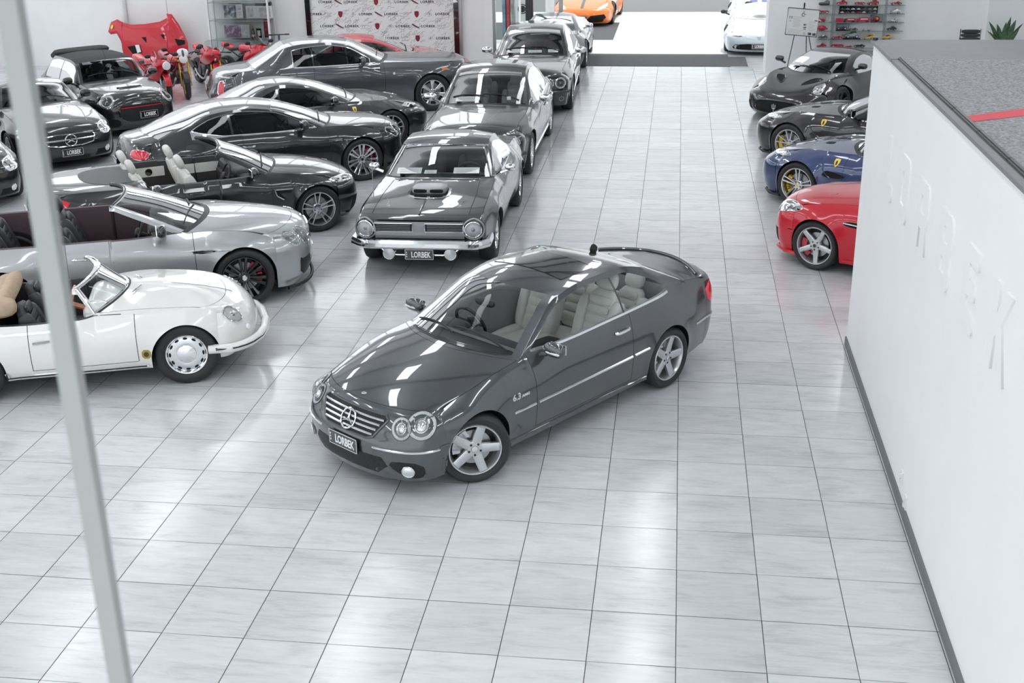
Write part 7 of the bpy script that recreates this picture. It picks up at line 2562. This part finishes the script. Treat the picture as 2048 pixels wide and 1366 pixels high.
for row in range(8):
    z = 0.767 + 0.305 * (row - 1)
    off = -6.80 + 5.335 + (0.045 if row % 2 else 0) - 0.02
    st = 0 if row % 2 == 0 else 3
    # rows alternate by half a period
    for k in range(-4, 14):
        x = off + U * k
        kind = seq[(k + (0 if row % 2 == 0 else 3)) % 6]
        if not -1.80 < x < 1.80 or z > 2.8:
            continue
        if kind == 'L':
            link('lettering', lm, bk, (x, -0.021, z), (PI / 2, 0, 0))
        else:
            link({'S': 'slash_logo', 'B': 'printed_mark', 'H': 'crest', 'E': 'round_emblem'}[kind], {'S': slm, 'B': blm, 'H': shm, 'E': emm}[kind], bk, (x, -0.0205, z))
rnd = random.Random(3)
b = M()
for k in range(620):
    x, z = rnd.uniform(-1.85, 1.85), rnd.uniform(0.35, 2.8)
    s_ = rnd.uniform(0.04, 0.11)
    a = R_(rnd.uniform(10, 50))
    pts = []
    n = rnd.randint(6, 10)
    for i in range(n):
        u = (i / (n - 1) - 0.5) * s_ * 2
        v = rnd.uniform(-0.35, 0.35) * s_
        pts.append((x + u * math.cos(a) - v * math.sin(a), z + u * math.sin(a) + v * math.cos(a)))
    wd = rnd.uniform(0.0012, 0.003)
    for p, q in zip(pts[:-1], pts[1:]):
        dx, dz = q[0] - p[0], q[1] - p[1]
        ln = math.hypot(dx, dz) or 1
        nx, nz = -dz / ln * wd, dx / ln * wd
        b.add([(p[0] - nx, -0.0213, p[1] - nz), (q[0] - nx, -0.0213, q[1] - nz), (q[0] + nx, -0.0213, q[1] + nz), (p[0] + nx, -0.0213, p[1] + nz)], [(0, 1, 2, 3)])
so2 = b.build('signatures', mat('pen ink', (0.10, 0.10, 0.11), 0.7), bk, smooth=False)
so2['kind'] = 'stuff'

# ------------------------------------------------------------------ glass shelves with model cars
YS = 23.30


def showcase(t, w_, d_, h_, z0, m):
    """thin clear panes round and above"""
    for x, y, z, a, b_, c_ in ((-w_ / 2, 0, h_ / 2, 0.003, d_, h_), (w_ / 2, 0, h_ / 2, 0.003, d_, h_), (0, -d_ / 2, h_ / 2, w_, 0.003, h_), (0, d_ / 2, h_ / 2, w_, 0.003, h_), (0, 0, h_, w_, d_, 0.003)):
        M().box((x, y, z + z0), (a, b_, c_)).build('pane', m, t, smooth=False)


SZ = (1.683, 1.485, 1.285, 1.085, 0.883, 0.681)
shu = thing('wall_shelving', 'white wall shelving with six glass shelves of model cars', 'shelf', (6.63, 23.39, 0))
for x in (5.98, 7.205):
    M().box((x - 6.63, 0, 1.45), (0.06, 0.03, 2.4)).build('upright', mat('pale grey upright', (0.5, 0.52, 0.54), 0.5), shu, smooth=False)
SG = glass('shelf glass', (0.82, 0.90, 0.88), 1.35)
for z in SZ + (1.885,):
    g = M().box((0, -0.09, z - 0.006), (1.99, 0.15, 0.010)).build('glass_shelf', SG, shu, smooth=False)
    M().box((0, -0.166, z - 0.006), (1.99, 0.004, 0.012)).build('shelf_edge', mat('green glass edge', (0.22, 0.26, 0.26), 0.2), g, smooth=False)
    for x in (5.98, 7.205):
        M().box((x - 6.63, -0.07, z - 0.02), (0.02, 0.12, 0.014)).build('bracket', WHITEPL, g, smooth=False)

MR = mat('toy red', (0.50, 0.01, 0.04), 0.3, coat=0.6)
MK = mat('toy black', (0.02, 0.02, 0.022), 0.3, coat=0.6)
MG = mat('toy grey', (0.10, 0.11, 0.12), 0.3, coat=0.6)
MW = mat('toy white', (0.75, 0.76, 0.77), 0.3, coat=0.6)
MB = mat('toy silver blue', (0.30, 0.35, 0.40), 0.3, 0.3, coat=0.6)
MY = mat('toy yellow', (0.80, 0.50, 0.03), 0.3, coat=0.6)
PROF = {
    'gt': [(-0.5, 0.10), (-0.49, 0.22), (-0.40, 0.26), (-0.22, 0.30), (-0.02, 0.32), (0.15, 0.38), (0.36, 0.36), (0.48, 0.30), (0.5, 0.10)],
    'wedge': [(-0.5, 0.08), (-0.49, 0.14), (-0.25, 0.23), (-0.05, 0.27), (0.2, 0.32), (0.46, 0.30), (0.5, 0.12)],
    'open': [(-0.5, 0.10), (-0.48, 0.22), (-0.25, 0.27), (-0.05, 0.28), (0.02, 0.22), (0.18, 0.22), (0.24, 0.29), (0.44, 0.26), (0.5, 0.12)],
    'racer': [(-0.5, 0.10), (-0.45, 0.17), (-0.15, 0.24), (0.0, 0.26), (0.08, 0.20), (0.16, 0.20), (0.2, 0.34), (0.32, 0.26), (0.5, 0.18), (0.5, 0.10)],
}
ROOF = {'gt': [(-0.12, 0.30), (0.02, 0.45), (0.22, 0.45), (0.40, 0.33)], 'wedge': [(-0.18, 0.24), (0.02, 0.40), (0.18, 0.40), (0.36, 0.30)]}


def model_car(label, x, z, m, kind='gt', L=0.25, wing=False, flip=False, y=YS, group='model cars on the glass shelves'):
    t = thing('model_car', label, 'model car', (x, y, z), R_(rnd.uniform(-12, 12)) + (PI if flip else 0), group)
    W = 0.42 * L
    b = M()
    pf = PROF[kind]
    ctr = 0.2
    for q0, q1, k0, k1 in ((-0.5, -0.38, 0.86, 1), (-0.38, 0.38, 1, 1), (0.38, 0.5, 1, 0.86)):
        n = len(pf)
        vs = [(px_ * L, q0 * W, (ctr + (pz - ctr) * k0) * L) for px_, pz in pf] + [(px_ * L, q1 * W, (ctr + (pz - ctr) * k1) * L) for px_, pz in pf]
        fs = [(i, (i + 1) % n, n + (i + 1) % n, n + i) for i in range(n)]
        if q0 == -0.5:
            fs.append(tuple(range(n)))
        if q1 == 0.5:
            fs.append(tuple(range(2 * n - 1, n - 1, -1)))
        b.add(vs, fs)
    b.build('body', m, t, ang=60)
    if kind in ROOF:
        rf = ROOF[kind]
        g = M()
        n = len(rf)
        vs = [(px_ * L, sg * W * (0.42 if i in (0, n - 1) else 0.32), pz * L) for sg in (-1, 1) for i, (px_, pz) in enumerate(rf)]
        g.add(vs, [(0, 1, 2, 3), (7, 6, 5, 4)] + [(i, n + i, n + i + 1, i + 1) for i in range(3)])
        g.build('windows', GLOSSB, t, smooth=False)
        M().box((0.12 * L, 0, 0.452 * L), (0.22 * L, 0.60 * W, 0.012 * L)).build('roof', m, t, smooth=False)
    else:
        M().sell((0.12 * L, 0, 0.24 * L), (0.05 * L, 0.2 * W, 0.05 * L), 0.7, n=5).build('cockpit', GLOSSB, t)
    for sx in (-0.31, 0.31):
        for sg in (1, -1):
            w_ = M().lathe([(0.09 * L, -0.035 * L), (0.11 * L, -0.02 * L), (0.11 * L, 0.02 * L), (0.09 * L, 0.035 * L), (0, 0.035 * L)], 12, c=(sx * L, sg * W * 0.5, 0.11 * L)).build('wheel', RUBBER, t)
            M().lathe([(0.07 * L, 0.037 * L * sg), (0, 0.04 * L * sg)], 10, c=(sx * L, sg * W * 0.5, 0.11 * L)).build('hub', ALLOY, w_)
    if wing:
        wg = M()
        wg.box((0.46 * L, 0, 0.42 * L), (0.08 * L, W, 0.02 * L))
        for sg in (1, -1):
            wg.box((0.46 * L, sg * W * 0.48, 0.36 * L), (0.06 * L, 0.02 * L, 0.13 * L))
        wg.build('rear_wing', m, t, smooth=False)
    return t


z1, z2, z3, z4, z5, z6 = SZ
model_car('red model car right of the grey shoe on the top glass shelf in view', 6.15, z1, MR, 'gt')
model_car('red model car in the middle of the top glass shelf in view', 6.57, z1, MR, 'open')
model_car('red model car just left of the right upright on the top glass shelf in view', 6.88, z1, MR, 'gt')
model_car('red model car right of the right upright on the top glass shelf in view', 7.41, z1, MR, 'racer')
model_car('red model car directly below the grey shoe', 5.75, z2, MR, 'open')
model_car('white wedge model car on the shelf below the top, at its right end', 7.40, z2, MW, 'wedge', 0.27)
model_car('white open model car right of the red cap box', 7.38, z3, MW, 'open')
model_car('black open model racer right of the small glass case', 6.47, z4, MK, 'racer', 0.2)
model_car('black and white open model car on the fourth shelf in view, middle', 6.77, z4, MW, 'open', 0.2)
model_car('black model coupe alone at the right of the fourth shelf in view', 7.36, z4, MK, 'gt', 0.22)
model_car('dark grey model coupe at the left of the fifth shelf in view', 5.77, z5, MG, 'gt', 0.22)
model_car('red model racer with rear wing left of the big silver model', 6.10, z5, MR, 'racer', 0.26, True)
sb = M().box((6.44, YS, z5 + 0.012), (0.42, 0.13, 0.024))
sb.box((6.44, YS, z5 + 0.027), (0.39, 0.12, 0.006))
tag(sb.build('plinth', GLOSSB, smooth=False), 'black display plinth under the big silver model car', 'plinth')
model_car('large silver blue model coupe on a black plinth', 6.44, z5 + 0.03, MB, 'gt', 0.34)
model_car('yellow model car with a rear wing on the fifth shelf in view', 6.84, z5, MY, 'wedge', 0.25, True)
model_car('plain yellow model coupe right of the upright on the fifth shelf in view', 7.27, z5, MY, 'gt', 0.22)
model_car('red model car at the left of the lowest shelf', 5.75, z6, MR, 'wedge', 0.24)
model_car('red and white classic model racer on the lowest shelf', 6.13, z6, MR, 'open', 0.30)
model_car('small red model car between two racers on the lowest shelf', 6.40, z6, MR, 'racer', 0.16)
model_car('black vintage model racer at the right of the lowest shelf', 6.64, z6, MK, 'racer', 0.27)
# shoe
t = thing('shoe', 'dark grey driving shoe at the left end of the top glass shelf', 'shoe', (5.74, YS, z1), R_(180))
M().sell((0, 0, 0.014), (0.135, 0.045, 0.014), 0.6).build('sole', BLACKP, t)
b = M()
b.sell((0.05, 0, 0.04), (0.085, 0.04, 0.028), 0.8)
b.sell((-0.06, 0, 0.05), (0.07, 0.042, 0.045), 0.8)
b.sell((-0.09, 0, 0.075), (0.035, 0.036, 0.03), 0.8)
b.build('upper', MG, t)
M().sell((-0.07, 0, 0.098), (0.035, 0.022, 0.008), 0.9, n=6).build('opening', SEAM, t)
b = M()
for k in range(4):
    b.tube([(0.0 + 0.016 * k, -0.025, 0.066 - 0.006 * k), (0.004 + 0.016 * k, 0.025, 0.066 - 0.006 * k)], 0.003, n=5)
lc = b.build('laces', GUNMETAL, t)
lc['kind'] = 'stuff'
# black long display case with tiny cars
t = thing('display_case', 'long black display case with two rows of tiny model cars', 'case', (6.55, YS + 0.02, z2))
M().box((0, 0.045, 0.085), (0.90, 0.012, 0.17)).build('back_panel', GLOSSB, t, smooth=False)
M().box((0, 0, 0.006), (0.90, 0.10, 0.012)).build('base', GLOSSB, t, smooth=False)
M().box((0, 0, 0.085), (0.90, 0.09, 0.006)).build('shelf', GLOSSB, t, smooth=False)
for sx in (-1, 1):
    M().box((sx * 0.446, 0, 0.085), (0.008, 0.10, 0.17)).build('side_panel', GLOSSB, t, smooth=False)
tm = M()
tm.sell((0, 0, 0.014), (0.045, 0.018, 0.012), 0.5, n=5)
tm.sell((0.006, 0, 0.028), (0.022, 0.014, 0.010), 0.6, n=5)
mw_ = {m.name: tm.mesh('tiny_car', m) for m in (MW, MG, MR, MB)}
for r in range(2):
    for k in range(7):
        c_ = (MW, MG, MB, MR if r == 0 and k == 3 else MW)[(k + r) % 4]
        o = link('tiny_car', mw_[c_.name], None, (6.55 - 0.38 + 0.127 * k, YS - 0.005, z2 + 0.012 + 0.077 * r))
        tag(o, 'tiny model car %s in the long black case, %s row' % (('first', 'second', 'third', 'fourth', 'fifth', 'sixth', 'seventh')[k] + ' from the left', 'upper' if r else 'lower'), 'model car', 'tiny cars in the black case')
# third shelf oddments
t = thing('model_engine', 'red model fire engine at the left of the third shelf in view', 'model truck', (5.70, YS, z3))
M().box((0, 0, 0.05), (0.17, 0.07, 0.05)).build('body', MR, t, smooth=False)
M().box((-0.055, 0, 0.09), (0.05, 0.065, 0.035)).build('cab', GLOSSB, t, smooth=False)
M().tube([(0.0, 0, 0.085), (0.10, 0, 0.10)], 0.008, n=6).build('ladder', STEEL, t)
for sx in (-0.055, 0.055):
    for sg in (1, -1):
        M().lathe([(0.02, -0.01), (0.02, 0.01), (0, 0.01)], 10, c=(sx, sg * 0.035, 0.02)).build('wheel', RUBBER, t)
t = thing('figurine', 'small white standing figurine beside the left upright', 'figurine', (5.90, YS, z3))
M().lathe([(0.0, 0), (0.022, 0.0), (0.008, 0.02), (0.014, 0.06), (0.009, 0.10), (0.014, 0.12), (0.0, 0.145)], 12, axis='Z').build('body', MW, t)
M().lathe([(0.026, 0), (0.026, 0.008), (0, 0.009)], 12, axis='Z').build('base', GLOSSB, t)
t = M().box((6.12, YS, z3 + 0.045), (0.16, 0.07, 0.09))
t.box((6.12, YS - 0.036, z3 + 0.045), (0.13, 0.004, 0.065))
tag(t.build('gift_box', MR, smooth=False), 'plain bright red box right of the left upright', 'box')


def truck(label, x, L, h, cabm):
    t = thing('model_truck', label, 'model truck', (x, YS, z3))
    M().box((0.03, 0, h / 2 + 0.022), (L - 0.06, 0.06, h)).build('trailer', MR, t, smooth=False)
    M().box((0.03, -0.031, h / 2 + 0.03), ((L - 0.06) * 0.7, 0.002, h * 0.3)).build('side_stripe', MW, t, smooth=False)
    M().box((-L / 2 + 0.03, 0, 0.05), (0.05, 0.058, 0.06)).build('cab', cabm, t, smooth=False)
    for sx in (-L / 2 + 0.03, L / 2 - 0.06, L / 2 - 0.02):
        for sg in (1, -1):
            M().lathe([(0.018, -0.01), (0.018, 0.01), (0, 0.01)], 10, c=(sx, sg * 0.028, 0.018)).build('wheel', RUBBER, t)


truck('red model lorry with a black cab on the third shelf in view', 6.36, 0.27, 0.065, MK)
truck('long red model bus on the third shelf in view', 6.67, 0.30, 0.085, MR)
t = thing('cap_box', 'clear box holding a red cap with a yellow shield', 'case', (6.98, YS, z3))
M().box((0, 0, 0.008), (0.27, 0.13, 0.016)).build('base', GLOSSB, t, smooth=False)
showcase(t, 0.27, 0.13, 0.16, 0.016, glass('perspex', (0.95, 0.96, 0.96), 1.2))
cp = M()
cp.sell((0.01, 0, 0.075), (0.085, 0.055, 0.06), 0.8)
cp.sell((-0.06, -0.01, 0.035), (0.06, 0.045, 0.01), 0.8)
cp = cp.build('cap', MR)
cp.location = (6.98, YS, z3)
tag(cp, 'red cap with a yellow shield badge inside the clear box', 'cap')
M().prism([(-0.022, 0.03), (0.022, 0.03), (0.02, -0.01), (0, -0.032), (-0.02, -0.01)], -0.057, -0.062, lambda x, z, d: (x + 0.02, d, z + 0.085)).build('shield_badge', YELLOW, cp, smooth=False)
# fourth shelf
t = thing('helmet', 'red racing helmet with pointed tail at the left of the fourth shelf in view', 'helmet', (5.72, YS, z4))
b = M()
b.sell((0, 0, 0.06), (0.11, 0.06, 0.06), 0.85)
b.sell((0.09, 0, 0.045), (0.06, 0.03, 0.02), 0.8)
b.build('shell', MR, t)
M().sell((-0.075, 0, 0.055), (0.04, 0.05, 0.02), 0.8).build('visor', GLOSSB, t)
t = thing('glass_case', 'small glass case over a black model racer', 'case', (6.20, YS, z4))
M().box((0, 0, 0.012), (0.30, 0.13, 0.024)).build('base', GLOSSB, t, smooth=False)
showcase(t, 0.29, 0.125, 0.14, 0.024, MATS['perspex'])
model_car('black and silver model racer inside the small glass case', 6.20, z4 + 0.024, MG, 'racer', 0.25)

# ------------------------------------------------------------------ easel with information board
YE = 22.75
TL, TR, BR, BL = at(1577, 15, YE), at(1640, 20.5, YE), at(1632, 73.5, YE), at(1570, 68.5, YE)
t = thing('easel', 'black metal easel standing before the white wall, holding a notice board', 'easel', ((TL.x + BR.x) / 2, YE + 0.1, 0))
o0 = Vector(t.location)
for a, b_ in ((at(1589, 70, YE), Vector((4.86, YE - 0.15, 0.0))), (at(1613, 73, YE), Vector((5.42, YE + 0.45, 0.0))), (at(1618, 73, YE), Vector((5.62, YE - 0.15, 0.0)))):
    M().tube([a - o0 + Vector((0, 0.03, 0.0)), b_ - o0], 0.010, n=8).build('leg', BLACKP, t)
tp = at(1609, 12, YE)
M().tube([at(1589, 70, YE) - o0 + Vector((0, 0.03, 0)), tp - o0 + Vector((0, 0.03, 0.0))], 0.009, n=6).build('upright', BLACKP, t)
M().tube([at(1618, 73, YE) - o0 + Vector((0, 0.03, 0)), tp - o0 + Vector((0, 0.03, 0.0))], 0.009, n=6).build('upright', BLACKP, t)
M().sell(tp - o0 + Vector((0, 0.01, 0.02)), (0.02, 0.02, 0.06), 0.7, n=6).build('clamp', BLACKP, t)
bd = thing('notice_board', 'white notice board in thin black frame leaning on the easel', 'sign', TL)
ux, uz = (TR - TL), (BL - TL)


def nb(u, v, d=0.0):
    return ux * u + uz * v + Vector((0, -d, 0))


b = M()
b.add([nb(0, 0, 0.0), nb(1, 0, 0.0), nb(1, 1, 0.0), nb(0, 1, 0.0), nb(0, 0, -0.015), nb(1, 0, -0.015), nb(1, 1, -0.015), nb(0, 1, -0.015)], [(3, 2, 1, 0), (4, 5, 6, 7), (0, 1, 5, 4), (1, 2, 6, 5), (2, 3, 7, 6), (3, 0, 4, 7)])
b.build('sheet', PAPER, bd, smooth=False)
M().tube([nb(0, 0), nb(1, 0), nb(1, 1), nb(0, 1)], 0.011, n=6, closed=True).build('frame', BLACKP, bd)


def quad(u0, v0, u1, v1, m, nm):
    return M().add([nb(u0, v0, 0.003), nb(u1, v0, 0.003), nb(u1, v1, 0.003), nb(u0, v1, 0.003)], [(3, 2, 1, 0)]).build(nm, m, bd, smooth=False)


GI = MATS['grey ink']
LG = mat('faint ink', (0.55, 0.55, 0.56), 0.7)
for k, (u, v, r) in enumerate(((0.5, 0.22, 0.05),)):
    c0 = nb(u, v, 0.004)
    M().tube([c0 + Vector((0.035 * math.cos(a), 0, 0.035 * math.sin(a))) for a in [R_(40 + 280 * q / 12) for q in range(13)]], 0.007, n=5).build('logo', PRT, bd)
    M().tube([c0 + Vector((0.0, 0, 0.05)), c0 + Vector((0.012, 0, 0.075)), c0 + Vector((0.03, 0, 0.08))], 0.006, n=5).build('logo_stroke', PRT, bd)
    M().tube([c0 + Vector((0.02, 0, 0.0)), c0 + Vector((0.06, 0, 0.012))], 0.006, n=5).build('logo_stroke', PRT, bd)
for (u0, v0, u1, v1) in ((0.06, 0.30, 0.17, 0.40), (0.06, 0.45, 0.13, 0.50), (0.55, 0.55, 0.66, 0.62), (0.55, 0.66, 0.64, 0.70), (0.55, 0.73, 0.64, 0.76), (0.88, 0.38, 0.97, 0.42)):
    quad(u0, v0, u1, v1, A1, 'printed_picture')
for k in range(9):
    quad(0.20, 0.31 + 0.045 * k, 0.48 - 0.04 * (k % 3), 0.322 + 0.045 * k, LG, 'text_line')
for k in range(8):
    quad(0.70, 0.44 + 0.045 * k, 0.94 - 0.04 * (k % 3), 0.452 + 0.045 * k, LG, 'text_line')
quad(0.02, 0.795, 0.98, 0.80, GI, 'rule')
for k in range(3):
    quad(0.06, 0.84 + 0.045 * k, 0.5 - 0.05 * k, 0.852 + 0.045 * k, LG, 'text_line')
quad(0.57, 0.86, 0.66, 0.96, A2, 'printed_picture')
quad(0.70, 0.86, 0.83, 0.96, A1, 'printed_picture')
quad(0.86, 0.86, 0.97, 0.96, A1, 'printed_picture')

# ------------------------------------------------------------------ desk end with chair and plant
YP = 22.3
sbd = thing('sideboard', 'pale sideboard behind the partition carrying a leafy plant', 'sideboard', (9.75, YP, 0))
M().box((0, 0, 0.36), (1.5, 0.45, 0.60)).build('body', WHITEPL, sbd, smooth=False)
M().box((0, 0, 0.675), (1.54, 0.48, 0.03)).build('top', WALLG, sbd, smooth=False)
for sx in (-0.7, 0.7):
    for sy in (-0.18, 0.18):
        M().box((sx, sy, 0.03), (0.05, 0.05, 0.06)).build('foot', GUNMETAL, sbd, smooth=False)
for k in (-1, 0, 1):
    d_ = M().box((k * 0.49, -0.228, 0.36), (0.47, 0.012, 0.56)).build('door', WHITEPL, sbd, smooth=False)
    M().box((k * 0.49 + 0.18, -0.24, 0.45), (0.012, 0.014, 0.12)).build('handle', STEEL, d_, smooth=False)
pc = at(2007, 82, YP)
pt = thing('potted_plant', 'snake plant with upright green sword leaves in a pot', 'plant', (pc.x, YP, 0.69))
M().lathe([(0.0, 0.0), (0.12, 0.0), (0.16, 0.20), (0.165, 0.21), (0.145, 0.21), (0.14, 0.17), (0, 0.17)], 24, axis='Z').build('pot', WHITEPL, pt)
M().lathe([(0.138, 0.175), (0.07, 0.185), (0, 0.188)], 16, axis='Z').build('soil', mat('soil', (0.05, 0.035, 0.025), 0.95), pt)
LEAF = mat('sword leaf green', (0.055, 0.115, 0.055), 0.4, noise=0.4, nscale=14)
for k, (dx, dy, hh, lean, wd) in enumerate(((-0.12, 0.0, 0.56, -0.20, 0.06), (-0.05, 0.05, 0.50, -0.10, 0.065), (0.0, -0.05, 0.48, -0.02, 0.07), (0.04, 0.04, 0.66, 0.05, 0.065), (0.08, -0.04, 0.60, 0.10, 0.075), (0.13, 0.02, 0.52, 0.20, 0.06), (-0.09, -0.06, 0.36, -0.24, 0.05), (0.12, -0.06, 0.38, 0.14, 0.06), (0.02, 0.08, 0.54, 0.0, 0.06), (-0.02, -0.08, 0.40, -0.10, 0.06))):
    vs, fs = [], []
    NS = 9
    tw = rnd.uniform(-0.5, 0.5)
    for i in range(NS):
        q = i / (NS - 1)
        w_ = wd * (0.55 + 0.9 * q - 1.45 * q ** 3.2) + 0.002
        c0 = Vector((dx * 0.9 + lean * (0.5 * q + q * q) * 0.9, dy * 0.7 - 0.25 * lean * dy * q, 0.17 + hh * q))
        s_ = Vector((math.cos(tw), math.sin(tw), 0)) * w_
        f_ = Vector((-math.sin(tw), math.cos(tw), 0)) * w_ * 0.25
        vs += [c0 - s_ + f_, c0 - f_ * 0.2, c0 + s_ + f_, c0 + f_ * 0.6]
    for i in range(NS - 1):
        for j in range(4):
            fs.append((i * 4 + j, i * 4 + (j + 1) % 4, i * 4 + 4 + (j + 1) % 4, i * 4 + 4 + j))
    M().add(vs, fs).build('leaf', LEAF, pt)
cc = at(1940, 82, 21.6)
ch = thing('office_chair', 'black ribbed high-back office chair beyond the partition', 'chair', (cc.x, 21.6, 0))
for k in range(9):
    M().sell((0, 0.02 * math.sin(k), 0.62 + 0.083 * k), (0.215, 0.035, 0.042), 0.5, n=6).build('back_rib', LEATHER_B, ch)
for sg in (1, -1):
    M().tube([(sg * 0.22, 0.02, 0.5), (sg * 0.22, 0.02, 1.34)], 0.018, n=8).build('back_frame', CHROME, ch)
    M().tube([(sg * 0.27, -0.35, 0.48), (sg * 0.29, -0.3, 0.70), (sg * 0.29, 0.0, 0.70)], 0.016, n=8).build('armrest', CHROME, ch)
M().sell((0, -0.22, 0.47), (0.25, 0.25, 0.05), 0.5).build('seat', LEATHER_B, ch)
M().tube([(0, -0.2, 0.08), (0, -0.2, 0.43)], 0.03, n=10).build('stem', CHROME, ch)
for k in range(5):
    a = 2 * PI * k / 5
    M().tube([(0, -0.2, 0.10), (0.3 * math.cos(a), -0.2 + 0.3 * math.sin(a), 0.06)], [0.025, 0.016], n=8).build('leg', CHROME, ch)
    M().lathe([(0.03, -0.015), (0.03, 0.015)], 12, c=(0.3 * math.cos(a), -0.2 + 0.3 * math.sin(a), 0.03)).build('caster', RUBBER, ch)

# ------------------------------------------------------------------ glazing and panels left of the doorway
for x, c_, nm, lab in ((1009, mat('blue panel', (0.22, 0.36, 0.47), 0.5, noise=0.3, nscale=6), 'banner_panel', 'tall blue printed panel in the doorway'), (1017, mat('red panel', (0.55, 0.10, 0.12), 0.5, noise=0.3, nscale=6), 'banner_panel', 'tall red printed panel next to the blue one'), (1026, mat('olive panel', (0.40, 0.42, 0.38), 0.5, noise=0.3, nscale=6), 'banner_panel', 'tall olive grey printed panel next to the red one')):
    p = at(x, 30, 25.6)
    t = thing(nm, lab, 'panel', (p.x, 25.6 + (x - 1009) * 0.002, 0))
    M().box((0, 0, 1.3), (0.085, 0.25, 2.5)).build('board', c_, t, smooth=False)
    M().box((0, 0, 0.03), (0.095, 0.35, 0.06)).build('base', GUNMETAL, t, smooth=False)
fa = thing('shop_glazing', 'glazed partition with dark and pale posts left of the doorway', 'glazing', (-2.0, 28.7, 0))
for x, w_, m in ((1059, 0.22, GUNMETAL), (1040, 0.06, WHITEPL), (1100, 0.25, WHITEPL), (1122, 0.12, STEEL)):
    p = at(x, 30, 28.7)
    M().box((p.x + 2.0, 0, 2.0), (w_, 0.12, 4.0)).build('post', m, fa, smooth=False)
M().box((-0.6, 0.02, 2.0), (2.2, 0.012, 4.0)).build('pane', CLEAR, fa, smooth=False)
M().box((0.3, 0, 4.0), (4.0, 0.14, 0.12)).build('head_rail', GUNMETAL, fa, smooth=False)
p = at(1045, 18, 29.4)
t = thing('wall_emblem', 'white panel with a dark round emblem behind the glazing', 'sign', (p.x, 29.4, p.z))
M().box((0, 0.02, 0), (0.5, 0.02, 0.9)).build('panel', WHITEPL, t, smooth=False)
M().lathe([(0.14, 0), (0.14, -0.01), (0, -0.012)], 24).build('disc', GLOSSB, t)
M().lathe([(0.10, -0.012), (0.115, -0.014), (0.10, -0.016)], 24).build('ring', WHITE, t)
